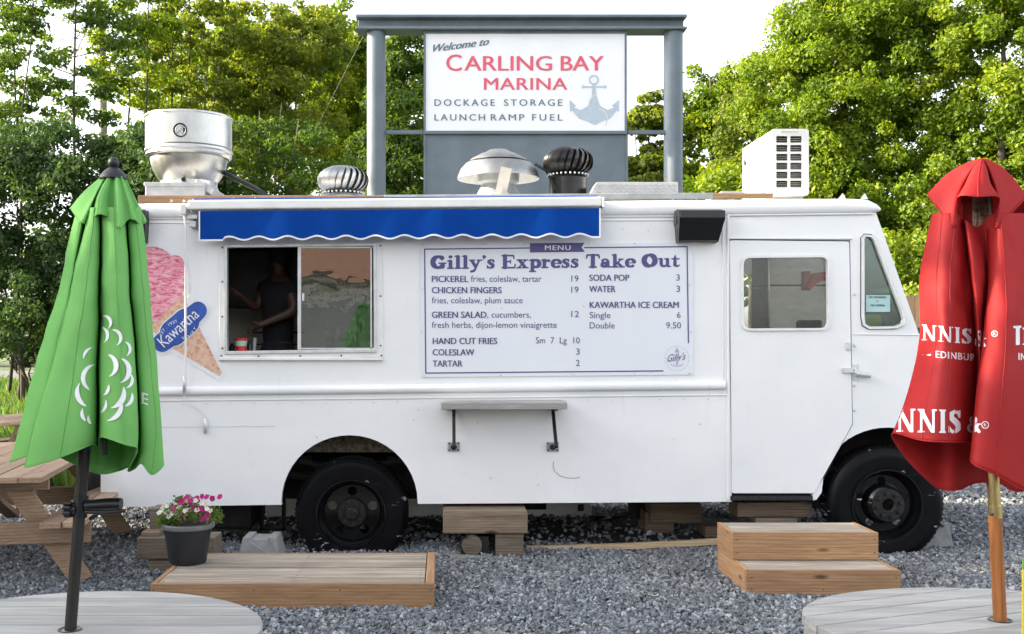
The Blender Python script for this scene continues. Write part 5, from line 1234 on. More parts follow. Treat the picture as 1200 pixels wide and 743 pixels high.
# mushroom vent
YM2 = .7; MV = bpy.data.objects.new('mushroom_vent', None); COL.objects.link(MV); MV.parent = TR; MV.location = P(584, 225, YM2)-wloc(TR)
X = rp(584, YM2); R = W(48, YM2)
z = lambda py: zz_(py, YM2)
m = MB(); m.lathe([(0, z(175.5)), (R*.22, z(176)), (R*.36, z(180)), (R*.42, z(180.5)), (R*.66, z(186.5)), (R*.72, z(189.5)), (R*.70, z(190))], (X, YM2, 0), 'z', 48); m.build('upper_cap', M['vent_metal'], MV, smooth=.5)
m = MB(); m.lathe([(R*.60, z(190)), (R*.80, z(192.0)), (R*.93, z(199)), (R*1.0, z(208)), (R*1.0, z(210)), (R*.96, z(209.5)), (R*.80, z(203)), (R*.5, z(200))], (X, YM2, 0), 'z', 56); m.build('hood', M['vent_metal'], MV, smooth=.5)
m = MB(); m.lathe([(R*.52, z(200)), (R*.50, z(214)), (R*.42, z(217)), (R*.46, z(222)), (R*.58, z(232))], (X, YM2, 0), 'z', 40); m.build('neck', M['galv2'], MV, smooth=.5)
m = MB(); a, b = P(596, 196, .3), P(588, 232, .3); m.plank((a.x-.015, .32, a.z), (b.x-.015, .32, b.z), .085, .02, (0, 1, 0)); m.build('prop_board', M['cream'], MV)
m = MB(); p = P(585, 232, .28); m.raw([p, p+Vector((.11, 0, 0)), p+Vector((.03, .0, .075)), p+Vector((0, .1, 0)), p+Vector((.11, .1, 0)), p+Vector((.03, .1, .075))], [(0, 1, 2), (3, 5, 4), (0, 2, 5, 3), (1, 4, 5, 2), (0, 3, 4, 1)]); m.build('wedge_block', M['vent_white'], MV)
m = MB(); m.tube([P(627, 192, .7), P(640, 200, .7), P(652, 222, .6)], .012, 6); m.build('cable', M['black'], MV, smooth=True)
# diamond plate hatch
Y3 = .35; m = MB(); X0, X1 = rp(689, Y3), rp(795, Y3); zT, zB = zz_(213, Y3), zz_(231, Y3)
m.raw([(X0, Y3, zB), (X1, Y3, zB), (X1, Y3+.5, zB), (X0, Y3+.5, zB), (X0+.07, Y3+.01, zT), (X1, Y3+.01, zT), (X1, Y3+.5, zT), (X0+.07, Y3+.5, zT)], [(0,3,2,1),(4,5,6,7),(0,1,5,4),(1,2,6,5),(2,3,7,6),(3,0,4,7)])
HB = m.build('roof_hatch', M['vent_white'], TR, bevel=.004)
m = MB(); r_ = random.Random(5)
for i in range(30):
    for j in range(4):
        x_ = X0+.05+i*.0225+(j % 2)*.011; z_ = zB+.018+j*.024; sg = 1 if (i+j) % 2 else -1
        if x_ > X1-.02: continue
        m.obox((x_, Y3+.002+.01*j/4, z_), (.008, 0, .007*sg), (0, .005, 0), (-.002*sg, 0, .003))
m.build('diamond_tread', M['galv'], HB, kind='stuff')
m = MB(); a = P(852, 224.5, .3); m.box((rp(846, .3), .3, zz_(227, .3)), (rp(872, .3), .9, zz_(224, .3))); m.build('roof_tray', M['vent_white'], TR)
# grime line under roof
# ------------------------------------------------------------------ condenser on the roof
YA = .75
x0a, x1a = rp(904.5, YA), rp(948, YA); za, zb_ = zz_(151, YA), zz_(229, YA)
AC = thing('air_conditioner', 'white outdoor condenser unit standing end on on the cab roof', 'air conditioner', ((x0a+x1a)/2, YA+.4, zb_))
m = MB(); hx = [(917-.0+i*0, 0) for i in range(1)]
holes = []
for j in range(6):
    yt = 159.2+j*10.45
    holes.append(xz(rrect(909.8, yt, 923.2, yt+8.2, 1.2, 2), YA)); holes.append(xz(rrect(926.2, yt, 939.8, yt+8.2, 1.2, 2), YA))
m.plate(xz(round_poly([(904.5, 151), (948, 151), (948, 229), (904.5, 229)], 4, 5), YA), holes, YA, YA+.02); m.build('end_grille', M['ac_white'], AC, bevel=.003)
m = MB(); o_ = xz(round_poly([(904.5, 151), (948, 151), (948, 229), (904.5, 229)], 4, 5), YA); i_ = inset(o_, -.02) if False else [(x*.97+(x0a+x1a)/2*.03, z*.985+(za+zb_)/2*.015) for x, z in o_]
m.plate(o_, [i_], YA+.021, YA+.82); m.build('casing', M['ac_white'], AC, smooth=.6)
m = MB(); m.box((x0a+.03, YA+.81, zb_+.02), (x1a-.02, YA+.825, za-.02)); m.build('back_plate', M['ac_white'], AC)
m = MB(); m.box((x0a+.14, YA+.05, zb_+.03), (x1a-.03, YA+.78, za-.03)); m.build('coil', M['grille_dark'], AC)
m = MB()
for j in range(6):
    yt = 159.2+j*10.45
    for k in range(3): z_ = zz_(yt+2+k*2.3, YA); m.box((x0a+.03, YA+.028, z_-.003), (x1a-.03, YA+.032, z_))
m.build('coil_wires', M['cream'], AC, kind='stuff')
m = MB(); m.box((x0a+.02, YA-.006, zz_(154.5, YA)), (x0a+.02+.0, YA, zz_(153, YA)))
a, b = P(914, 153, YA), P(935, 154.6, YA); m = MB(); m.box((a.x, YA-.008, b.z), (b.x, YA, a.z)); m.build('grip', M['cream'], AC, bevel=.002)
m = MB(); 
for k in range(5): m.box((x0a-.012, YA+.06, zb_+.05+k*.085), (x0a-.002, YA+.76, zb_+.05+k*.085+.045))
m.build('side_grille', M['ac_white'], AC)
m = MB(); m.box((x0a-.014, YA+.70, za-.17), (x0a-.004, YA+.74, za-.12)); m.build('badge', M['grille_dark'], AC)
for y in (YA+.08, YA+.65):
    m = MB(); m.box((x0a+.02, y, zb_-.10), (x1a-.02, y+.05, zb_-.001)); m.build('foot', M['galv2'], AC)
# ------------------------------------------------------------------ things round the truck
def board(t, name, lo, hi, mat, bevel=.004, label=None):
    m = MB(); m.box(lo, hi); return m.build(name, M[mat], t, bevel=bevel, label=label)
# low cedar platform under the serving window
ya, yb = -1.60, -.70; zt = .145; xl, xr = P(176, 0, ya).x, P(508.5, 0, ya).x; xl2 = xl+.0
t = thing('wooden_platform', 'long low cedar platform with worn deck boards under the serving window', 'platform', ((xl+xr)/2, (ya+yb)/2, 0))
board(t, 'front_board', (xl, ya, -.005), (xr, ya+.035, zt), 'cedar')
board(t, 'side_board', (xl, ya+.036, -.005), (xl+.03, yb, zt-.001), 'cedar_y')
board(t, 'side_board', (xr-.05, ya+.036, -.005), (xr, yb, zt+.001), 'cedar_y')
board(t, 'back_board', (xl+.031, yb-.03, -.005), (xr-.051, yb, zt-.004), 'cedar')
n = 6; w = (yb-.031-(ya+.037))/n
for i in range(n): board(t, 'deck_board', (xl+.034, ya+.040+i*w, zt-.03), (xr-.055, ya+.040+(i+1)*w-.010, zt-.003+.003*math.sin(i*2.3)), 'worn')
# two-tier steps by the cab door
def tier(nm, x0, x1, y0, y1, z0, z1, nb):
    q = bpy.data.objects.new(nm, None); COL.objects.link(q); q.parent = t; q.location = Vector(((x0+x1)/2, (y0+y1)/2, z0))-wloc(t)
    board(q, 'front_board', (x0, y0, z0), (x1, y0+.035, z1), 'cedar'); board(q, 'side_board', (x0, y0+.036, z0), (x0+.03, y1, z1-.001), 'cedar_y'); board(q, 'side_board', (x1-.03, y0+.036, z0), (x1, y1, z1-.001), 'cedar_y')
    w = (y1-y0-.038)/nb
    for i in range(nb): board(q, 'tread_board', (x0+.032, y0+.037+i*w, z1-.03), (x1-.032, y0+.037+(i+1)*w-.005, z1-.002), 'worn')
Yu0 = -.98; Yl0 = -1.27; Yb = -.60
t = thing('wooden_steps', 'two tier cedar box steps under the cab door beside the front wheel', 'steps', (P(950, 0, Yl0).x, -.85, 0))
tier('lower_step', P(874.5, 0, Yl0).x, P(1056, 0, Yl0).x, Yl0, Yb, -.005, P(0, 668.5, Yl0).z, 5)
tier('upper_step', P(858.5, 0, Yu0).x, P(1029.5, 0, Yu0).x, Yu0, Yb+.0, P(0, 668.5, Yl0).z+.003, P(0, 624, Yu0).z, 3)
# screw heads in the boards
def screw_heads(par, pts, y=None):
    m = MB()
    for p in pts:
        if y is None: m.lathe([(0, .001), (.0045, .0008), (.005, 0)], p, 'z', 6)
        else: m.lathe([(0, -.001), (.0045, -.0008), (.005, 0)], p, 'y', 6)
    m.build('screw_heads', M['grille_dark'], par, kind='stuff')
pf = bpy.data.objects['wooden_platform']
screw_heads(pf, [(xx, ya+.040+i*w_+q, zt+.0005) for w_ in ((yb-.031-(ya+.037))/6,) for i in range(6) for q in (.03, .11) for xx in (xl+.06, (xl+xr)/2, xr-.08)])
screw_heads(pf, [(xx, ya-.0005, .03+.08*j) for xx in (xl+.02, xr-.02, xl+.6, xl+1.1) for j in (0, 1)], 1)
screw_heads(t, [(P(px_, 0, Yu0).x, Yu0-.0005, P(0, py_, Yu0).z) for px_ in (864, 1025) for py_ in (632, 648)]+[(P(px_, 0, Yl0).x, Yl0-.0005, P(0, py_, Yl0).z) for px_ in (881, 965, 1050) for py_ in (677, 691)], 1)
# plant pot
pc = P(220, 0, -1.02); pz = zt+.002
t = thing('flower_pot', 'charcoal plastic pot of magenta and white petunias on the platform corner', 'potted plant', (pc.x, -1.02, pz))
s_ = F/(D0-1.02); R = 31/s_
m = MB(); m.lathe([(0, 0), (R*.66, 0), (R*.70, .012), (R*.84, .17), (R*.90, .215), (R*.90, .235)], (pc.x, -1.02, pz), 'z', 40); m.build('pot', M['pot'], t, smooth=.6)
m = MB(); m.lathe([(R*.88, .222), (R*.99, .222), (R*1.02, .232), (R*1.01, .248), (R*.95, .254), (R*.88, .250), (R*.86, .21)], (pc.x, -1.02, pz), 'z', 40); m.build('rim', M['pot_rim'], t, smooth=.6)
m = MB(); m.lathe([(0, .236), (R*.87, .228)], (pc.x, -1.02, pz), 'z', 24); m.build('soil', M['soil'], t)
top = pz+.24; rr_ = random.Random(12)
cs = [(pc.x+rr_.uniform(-.9, 1.0)*R, -1.02+rr_.uniform(-.8, .8)*R, top+rr_.uniform(.0, .16)*(1 if rr_.random() < .6 else .5)) for _ in range(34)]
cs = [(x, y, z_+.07*max(0, 1-abs(x-pc.x-.05)/.13)) for x, y, z_ in cs]
v, r2 = leaf_cloud(cs, [.05]*len(cs), [60]*len(cs), .0125, .8, 71, .3); quads_object('foliage', v, 4, [(0, 1, 2, 3)], M['petunia_leaf'], r2, t, kind='stuff')
def petals(name, pts, mat, rad, seed):
    r = random.Random(seed); m = MB()
    for p in pts:
        nn = Vector((r.uniform(-.5, .5), -1, r.uniform(-.1, .9))).normalized(); u = nn.cross(Vector((0, 0, 1))).normalized(); w = u.cross(nn); c = Vector(p); k0 = r.uniform(0, 1)
        ring = [c+(u*math.cos(2*PI*(k+k0)/10)+w*math.sin(2*PI*(k+k0)/10))*rad*(1.05 if k % 2 else .78)*r.uniform(.9, 1.1)+nn*.004*(1 if k % 2 else .6) for k in range(10)]
        m.raw([c-nn*.006]+ring, [(0, k+1, (k+1) % 10+1) for k in range(10)])
    o = m.build(name, M[mat], t, kind='stuff'); a = o.data.attributes.new('rnd', 'FLOAT', 'POINT'); a.data.foreach_set('value', [r.random() for _ in range(len(o.data.vertices))]); return o
def fl(lst): return [P(150+a/6.19, 560+b/6.19, -1.02-.10+random.uniform(-.05, .05)) for a, b in lst]
mg = [(430, 140), (400, 170), (540, 135), (570, 140), (470, 210), (520, 225), (410, 270), (405, 295), (575, 285), (580, 265), (535, 300), (442, 378), (425, 255), (548, 232), (455, 165), (378, 175), (612, 150), (668, 138), (500, 150), (515, 240), (395, 285), (330, 222)]
wh = [(490, 165), (535, 185), (562, 192), (440, 235), (500, 235), (490, 275), (350, 260), (370, 215), (300, 235), (320, 258), (270, 250), (240, 245), (225, 255), (425, 165), (415, 240), (600, 240), (572, 225), (295, 280), (255, 215), (280, 205)]
petals('magenta_blossoms', fl(mg), 'magenta', .021, 1); petals('white_blossoms', fl(wh), 'petal_white', .0175, 2)
# concrete block, chock, cribbing
def block(name, label, cat, px0, px1, pyt, pyb, Y, depth, mat, taper=.0, bevel=.008, group=None, rough=0):
    a, b = P(px0, pyt, Y), P(px1, pyb, Y); t = thing(name, label, cat, ((a.x+b.x)/2, Y+depth/2, b.z), group)
    return t, a, b
def timber(name, label, cat, px0, px1, pyt, pyb, Y, depth, mat, **k):
    a, b = P(px0, pyt, Y), P(px1, pyb, Y); m = MB(); m.box((a.x, Y, b.z), (b.x, Y+depth, a.z)); o = m.build(name, M[mat], bevel=.009, seg=2); origin_to(o, ((a.x+b.x)/2, Y+depth/2, b.z)); tag(o, label, cat, **k); return o
def deck_block(name, label, pxc, pyb, wpx, hpx, Y, grp=None):
    c = P(pxc, pyb, Y); w = W(wpx/2, Y); h = W(hpx, Y); m = MB(); tw = w*.78
    def fr(z, hw, hd): return [(c.x-hw, Y+w-hd, z), (c.x+hw, Y+w-hd, z), (c.x+hw, Y+w+hd, z), (c.x-hw, Y+w+hd, z)]
    n1, n2 = w*.40, h*.10
    vs = fr(c.z, w, w)+fr(c.z+h, tw, tw)+[(c.x-n1, Y+w-tw, c.z+h), (c.x+n1, Y+w-tw, c.z+h), (c.x+n1, Y+w+tw, c.z+h), (c.x-n1, Y+w+tw, c.z+h), (c.x-n1, Y+w-tw-.0, c.z+h-n2), (c.x+n1, Y+w-tw-.0, c.z+h-n2), (c.x+n1, Y+w+tw, c.z+h-n2), (c.x-n1, Y+w+tw, c.z+h-n2)]
    fs = [(0,3,2,1), (3,0,4,7), (1,2,6,5), (0,1,5,9,13,12,8,4), (2,3,7,11,15,14,10,6), (4,8,11,7), (9,5,6,10), (12,13,14,15), (8,12,15,11), (13,9,10,14)]
    m.raw(vs, fs); o = m.build(name, M['concrete'], bevel=.006); origin_to(o, (c.x, Y+w, c.z)); return tag(o, label, 'concrete block', grp)
deck_block('concrete_block', 'pale concrete deck block behind the platform left of the rear wheel', 303, 657, 50, 26, -.45)
deck_block('concrete_block', 'concrete block wedged behind the front wheel as a chock', 1100, 648, 38, 32, .12)
timber('timber_beam', 'stained square timber beam carried on a log and a post under the truck', 'timber', 519, 618.5, 600, 625.5, -.22, .5, 'crib')
timber('timber_post', 'short square weathered post under the right end of the stained beam', 'timber', 580.5, 613.5, 626, 660, -.20, .3, 'grey_wood')
a = P(552.5, 639.5, -.20); m = MB(); pr = [(0, 0), (W(9), 0), (W(11.8), .006), (W(12.2), .02), (W(12.2), .26), (0, .26)]; m.lathe(pr, a, 'y', 20)
m.v = [(x+(.006*math.sin(9*x+5*z)), y, z) for x, y, z in m.v]; o = m.build('log_end', M['grey_wood'], smooth=.7); tag(o, 'round log lying end on beneath the stained timber beam', 'log')
m = MB(); a, b = P(540, 628, -.15), P(569, 651, -.15); m.box((a.x, -.17, b.z), (b.x+.02, .06, a.z)); o = m.build('rubber_pad', M['black_rough']); tag(o, 'black block hidden behind the round log end under the truck', 'block')
a, b = P(527, 651, -.25), P(578, 656.5, -.25); m = MB(); m.box((a.x, -.27, -.01), (b.x, .1, .022)); o = m.build('flat_board', M['concrete'], bevel=.003); tag(o, 'thin grey board lying flat on the gravel under the log', 'board')
m = MB(); a = P(553, 589, .3); m.box((a.x-.17, .15, P(0, 600, .2).z), (a.x+.19, .9, P(0, 585, .2).z+.02)); m.build('jack_pad', M['under'], TR)
# left crib stack
timber('timber_beam', 'weathered grey timber beam lying behind the flower pot under the truck', 'timber', 160, 252, 630, 656, -.66, .22, 'grey_wood')
timber('timber_block', 'short dark timber block beneath the weathered beam behind the pot', 'timber', 174, 202, 657, 684, -.64, .2, 'grey_wood')
timber('timber_offcut', 'thin brown offcut lying on the weathered beam left of the flower pot', 'timber', 165, 186, 623.5, 629.6, -.62, .15, 'crib')
a = P(187, 589, .0); m = MB(); m.box((P(180, 0, -.4).x, -.5, P(0, 630, -.66).z), (P(203, 0, -.4).x, -.3, P(0, 594, -.4).z)); o = m.build('timber_stump', M['grey_wood'], smooth=.7); tag(o, 'split grey timber stump standing on the weathered beam beside the flower pot', 'timber')
# right cribbing in the dark
timber('timber_block', 'dark square timber block in the shade left of the wooden steps', 'timber', 756, 790, 600, 637, .75, .3, 'crib')
timber('timber_beam', 'dark timber beam under the truck floor above the shaded blocks', 'timber', 762, 822, 590, 613, .72, .3, 'crib')
timber('timber_block', 'small timber block in the dark just left of the wooden steps', 'timber', 826, 850, 617, 632, .6, .25, 'crib')
timber('timber_beam', 'weathered timber beam under the cab step behind the wooden steps', 'timber', 864, 952, 589, 606, .28, .25, 'crib')
timber('timber_plank', 'flat weathered plank lying just above the wooden steps in the cab shade', 'timber', 885, 935, 607, 613, .2, .2, 'grey_wood')
# long pale board on the gravel
m = MB(); prev = None
xs = [617, 660, 710, 760, 810, 845]; yc = [643.5, 643, 641.5, 639.5, 637, 634.5]
vs = []; 
for x, y in zip(xs, yc):
    p = P(x, y, .12); hh = W(3.4, .12); vs += [(p.x, .12, p.z-hh), (p.x, .12, p.z+hh), (p.x, .16, p.z+hh), (p.x, .16, p.z-hh)]
fs = [(0, 1, 2, 3), tuple(4*5+k for k in (3, 2, 1, 0))]
for i in range(5):
    for k in range(4): fs.append((4*i+k, 4*i+4+k, 4*i+4+(k+1) % 4, 4*i+(k+1) % 4))
m.raw(vs, fs); o = m.build('long_board', M['pale_wood'], bevel=.002); tag(o, 'long thin pale lumber strip lying on the gravel along the truck', 'board')

# ------------------------------------------------------------------ hexagonal picnic tables
def picnic(cx, cy, th, L, label):
    """table whose long side runs away from the camera; u across, v along, z up"""
    t = thing('picnic_table', label, 'picnic table', (cx, cy, 0), 'wooden picnic tables on the left')
    U = Vector((math.cos(th), math.sin(th), 0)); V_ = Vector((-math.sin(th), math.cos(th), 0)); Z = Vector((0, 0, 1)); c = Vector((cx, cy, 0))
    def bd(nm, u, v, z, hu, hv, hz, mt='picnic_y', tilt=0.):
        m = MB(); m.obox(c+U*u+V_*v+Z*z, U*hu, V_*hv, Z*hz); return m.build(nm, M[mt], t, bevel=.004)
    for i in range(6): bd('table_plank', -.365+.146*i, .012*math.sin(i*2.1), .706+.002*math.sin(i*3), .069, L/2, .018)
    for sgn in (-1, 1):
        for i in range(2): bd('seat_plank', sgn*(.475+.146*i*.9), .02*i, .425, .062, L/2, .018)
        v = sgn*(L/2-.33)
        bd('table_bearer', 0, v, .645, .40, .019, .042, 'picnic'); bd('seat_bearer', 0, v-.04, .335, .665, .019, .068, 'picnic')
        for s2 in (-1, 1):
            m = MB(); p0 = c+U*(s2*.16)+V_*(v+.04)+Z*.665; p1 = c+U*(s2*.60)+V_*(v+.04)+Z*.0; m.plank(p0, p1, .036, .135, (U*s2*.7+Z*.6)); m.build('leg', M['picnic'], t, bevel=.003)
        m = MB(); m.plank(c+V_*(v-.03)+Z*.62, c+V_*(sgn*.12)+Z*.33, .09, .036, Z); m.build('brace', M['picnic_y'], t, bevel=.003)
    return t
picnic(-3.03, -.22, math.radians(8), 2.3, 'lumber picnic table on the gravel behind the dark umbrella pole')
picnic(-4.75, 3.2, math.radians(-25), 1.9, 'farther lumber picnic table at the grass edge, left frame edge')

# ------------------------------------------------------------------ round slatted tables
def round_table(cx, cy, a_, b_, z, label, slant, holes_at):
    t = thing('round_table', label, 'table', (cx, cy, 0), 'grey round slatted tables under the umbrellas')
    ca, sa = math.cos(slant), math.sin(slant); vm = math.sqrt((a_*sa)**2+(b_*ca)**2); n = 9; w = 2*vm/n
    for k in range(n):
        v0 = -vm+k*w+.0025; v1 = -vm+(k+1)*w-.0025; pts = []
        def xe(v):     # where the slat line v crosses the oval's edge
            A = (ca/a_)**2+(sa/b_)**2; B = 2*v*sa*ca*(1/b_**2-1/a_**2); Cq = v*v*((sa/a_)**2+(ca/b_)**2)-1; D = max(0, B*B-4*A*Cq)**.5
            return (-B-D)/2/A, (-B+D)/2/A
        N = 10
        lo = [(xe(v0+(v1-v0)*i/N)[0], v0+(v1-v0)*i/N) for i in range(N+1)]; hi = [(xe(v1-(v1-v0)*i/N)[1], v1-(v1-v0)*i/N) for i in range(N+1)]
        ring = [p for i, p in enumerate(lo+hi) if i == 0 or (abs(p[0]-(lo+hi)[i-1][0])+abs(p[1]-(lo+hi)[i-1][1])) > 1e-4]
        m = MB(); top = [(cx+u*ca-v*sa, cy+u*sa+v*ca, z) for u, v in ring]; bot = [(x, y, z-.028) for x, y, _ in top]; q = len(ring)
        m.raw(top+bot, [tuple(range(q))[::-1] if False else tuple(range(q-1, -1, -1)), tuple(q+i for i in range(q))]+[(i, (i+1) % q, q+(i+1) % q, q+i) for i in range(q)])
        m.build('slat', M['table_grey'], t, bevel=.003)
    m = MB(); m.lathe([(.96, -.085), (1.0, -.085), (1.0, -.029), (.96, -.029), (.96, -.085)], (0, 0, 0), 'z', 72)
    m.v = [(cx+x*a_*.99, cy+y*b_*.99, z+h) for x, y, h in m.v]; m.build('rim', M['table_grey'], t, smooth=.6)
    for k in range(4):
        a = PI/4+PI/2*k; m = MB(); m.tube([(cx+.35*math.cos(a), cy+.28*math.sin(a), z-.04), (cx+.42*math.cos(a), cy+.34*math.sin(a), 0)], .025, 10); m.build('leg', M['bronze_pole'], t, smooth=True)
    p = Vector(holes_at); m = MB(); m.lathe([(.024, .001), (.031, .0035), (.033, .001), (.033, -.001)], (p.x, p.y, z), 'z', 24); m.build('pole_hole_ring', M['black'], t)
    return t
ZT = .74
YL, YR = 2.93-D0, 3.02-D0
pl, pr_ = P(82, 738, YL), P(1172, 727, YR)
ZL, ZR = pl.z, pr_.z
round_table(pl.x+.0, YL, .535, .455, ZL, 'grey slatted round table at lower left pierced by the dark umbrella pole', .0, (pl.x, YL))
round_table(pr_.x, YR, .555, .405, ZR, 'grey slatted round table at lower right pierced by the orange wooden pole', .36, (pr_.x, YR))

# ------------------------------------------------------------------ closed umbrellas
def catmull(p0, p1, p2, p3, t):
    return .5*((2*p1)+(p2-p0)*t+(2*p0-5*p1+4*p2-p3)*t*t+(3*p1-p0-3*p2+p3)*t*t*t)
def cloth(lines, Yd, nv, nu, seed, wr=.004, closed=True):
    L = [[P(x, y, Yd+d) for x, y, d in ln] for ln in lines]; rows = []
    r = random.Random(seed); ph = [r.uniform(0, 6) for _ in range(6)]
    for ln in L:
        pts = []; k = len(ln)
        for i in range(k-1):
            a = ln[max(0, i-1)]; b = ln[i]; c = ln[i+1]; d = ln[min(k-1, i+2)]
            for j in range(nv): pts.append(catmull(a, b, c, d, j/nv))
        pts.append(ln[-1]); rows.append(pts)
    n = len(rows); H = len(rows[0]); g = []
    for i in range(n if closed else n-1):
        for j in range(nu):
            t = j/nu; g.append([catmull(rows[(i-1) % n], rows[i], rows[(i+1) % n], rows[(i+2) % n], t) if False else
                 catmull(rows[(i-1) % n][h], rows[i][h], rows[(i+1) % n][h], rows[(i+2) % n][h], t) for h in range(H)])
    if not closed: g.append(rows[-1])
    V = []; cols = len(g)
    for i in range(cols):
        for h in range(H):
            p = g[i][h]; q = h/H; amp = wr*math.sin(PI*min(1, q*1.3+.1))
            d = math.sin(p.x*37+p.z*9+ph[0])+.7*math.sin(p.z*23+p.x*21+ph[1])+.55*math.sin(p.x*75-p.z*31+ph[2])+.4*math.sin(p.x*50+p.z*64+ph[3]+2*math.sin(p.z*11))+.3*math.sin(p.x*150+p.z*22+ph[4])
            V.append(p+Vector((.25*d*amp, d*amp, 0)))
    Fc = []
    for i in range(cols if closed else cols-1):
        for h in range(H-1): a = i*H+h; b = ((i+1) % cols)*H+h; Fc.append((a, b, b+1, a+1))
    seams = {i: [V[(i*nu)*H+h] for h in range(H)] for i in range(n)}; hem = [V[i*H+H-1] for i in range(cols)]
    cloth.seams, cloth.hem = seams, hem
    return V, Fc
def build_cloth(V, Fc, name, mat, parent, thick=.0016):
    m = MB(); m.raw(V, Fc); o = m.build(name, M[mat], parent, smooth=True); so = o.modifiers.new('cloth', 'SOLIDIFY'); so.thickness = thick; so.offset = 0; return o
def stitch(par, mat, which):
    m = MB()
    for k in which: m.tube([p+Vector((0, -.0012, 0)) for p in cloth.seams[k]], .0017, 5, False)
    if m.f: m.build('seam', M[mat], par, smooth=True, kind='stuff')
    m = MB(); h = cloth.hem; m.tube(h+[h[0]], .0021, 6, False); m.build('hem', M[mat], par, smooth=True)
# --- green umbrella
GU = thing('green_umbrella', 'closed green patio umbrella with white crescent print standing through the left table', 'umbrella', (pl.x, YL, ZL))
lev = (243, 340, 430, 500)
def gl(xs, hem, ds, y0=None): return [(x, (y0 or y) if i == 0 else y, d) for i, (x, y, d) in enumerate(zip(xs, lev, ds))]+[(hem[0], hem[1], ds[-1])]
G = [gl((91, 68, 41, 23), (12, 541), (.0, 0, 0, 0, 0)),
     gl((98, 82, 61, 43), (34, 533), (-.03, -.05, -.07, -.08, -.08)),
     gl((103, 87, 68, 51), (42, 531), (.02, .03, .04, .05, .05)),
     gl((105, 84, 60, 40), (29, 547), (-.045, -.075, -.105, -.125, -.135)),
     gl((110, 100, 87, 76), (70, 536), (-.065, -.105, -.14, -.165, -.17)),
     gl((115.5, 114, 112, 110), (107, 521), (-.05, -.08, -.11, -.13, -.13)),
     gl((117.2, 116.3, 115, 114), (113, 523), (.03, .07, .09, .09, .08)), gl((118.8, 118.8, 118, 117), (116.5, 523), (.03, .07, .09, .09, .08)),
     gl((119.5, 119.5, 118.5, 118), (118, 512), (-.045, -.075, -.11, -.13, -.135)),
     gl((133, 137, 141, 144), (147, 521), (-.07, -.11, -.15, -.175, -.18)),
     gl((145, 151, 157, 161), (161, 527), (-.045, -.07, -.10, -.11, -.10)),
     gl((147.5, 153, 158, 160.5), (150, 551), (.02, .05, .07, .07, .03)), gl((149, 155, 160, 163.5), (158, 549), (.02, .05, .07, .07, .03)),
     gl((150, 156, 162, 166), (166, 543), (-.03, -.045, -.06, -.07, -.05)),
     gl((158, 169, 177, 183), (178, 556), (-.03, -.04, -.05, -.05, -.04)),
     gl((165, 176, 184, 189), (192, 544), (0, 0, 0, 0, 0)),
     gl((158, 168, 174, 178), (180, 540), (.07, .09, .11, .12, .12)),
     gl((140, 146, 152, 156), (156, 545), (.05, .07, .09, .10, .10)),
     gl((130, 132, 136, 138), (138, 552), (.09, .12, .15, .16, .13)),
     gl((118, 118, 120, 120), (116, 555), (.05, .07, .09, .1, .08)),
     gl((108, 102, 98, 94), (90, 545), (.08, .11, .14, .15, .12)),
     gl((100, 88, 74, 62), (56, 530), (.05, .07, .09, .1, .1)),
     gl((94, 76, 56, 40), (32, 532), (.05, .06, .07, .08, .08))]
V, Fc = cloth(G, YL, 10, 6, 3, .0034); can = build_cloth(V, Fc, 'canopy', 'green_cloth', GU); stitch(can, 'green_cloth', (1, 3, 4, 9, 14))
gb = BVHTree.FromPolygons([tuple(p) for p in V], Fc)
# vent flap
def gf(x0, xm, ym, hem, d): return [(x0, 207, d*.35), (xm, ym, d*.8), (hem[0], hem[1], d)]
FL = [gf(119, 97, 226, (83, 243), 0), gf(121, 104, 236, (91, 256), -.04), gf(124, 109, 236, (98, 261.5), -.055), gf(125, 110, 234, (104, 261), -.0), gf(127, 117, 232, (114, 251), -.085), gf(130, 124, 232, (124, 252.5), -.075),
      gf(133, 131, 238, (133, 257), -.05), gf(136, 139, 238, (140, 266.5), -.095), gf(140, 147, 234, (150, 257), -.06), gf(142, 151, 232, (158, 257.5), -.07), gf(144, 156, 238, (164, 263), -.01), gf(146, 160, 236, (171, 259), -.0),
      gf(144, 156, 232, (163, 248), .07), gf(138, 144, 230, (146, 250), .09), gf(132, 130, 230, (128, 250), .10), gf(126, 114, 230, (108, 248), .09), gf(121, 102, 230, (92, 246), .06)]
V2, F2 = cloth(FL, YL, 7, 4, 5, .001); fo = build_cloth(V2, F2, 'vent_flap', 'green_cloth', GU); stitch(fo, 'green_cloth', (4, 9))
c = P(133, 208, YL); m = MB(); k = W(1, YL)
m.lathe([(0, 24*k), (3*k, 23.5*k), (5.8*k, 20.5*k), (6.6*k, 17*k), (5.6*k, 13.6*k), (3.6*k, 11.6*k), (6*k, 11*k), (11*k, 7*k), (14.5*k, 3*k), (16.5*k, -.5*k), (16.5*k, -1.8*k), (14.5*k, -2.2*k)], c, 'z', 36); m.build('finial', M['pot'], GU, smooth=.7)
m = MB(); pp = [P(82.5, 738, YL), P(101, 500, YL), P(133, 206, YL)]; m.tube(pp, [6.9*k, 6.9*k, 5.5*k], 20); m.build('pole', M['bronze_pole'], GU, smooth=.7)
m = MB(); u = (pp[1]-pp[0]).normalized(); q0 = P(93.5, 606, YL); m.tube([q0, q0+u*26*k], 8.3*k, 20); m.build('pole_collar', M['black'], GU, smooth=.7)
a = P(100, 594, YL-.02); m = MB()
vs_ = []; 
m.tube([P(101, 592, YL-.01), P(128, 590, YL-.01), P(142, 590, YL-.01)], [8*k, 9*k, 8.5*k], 16)
m.v = [(x, y, a.z+(z_-a.z)*.82) for x, y, z_ in m.v]; m.build('crank_housing', M['black'], GU, smooth=.7)
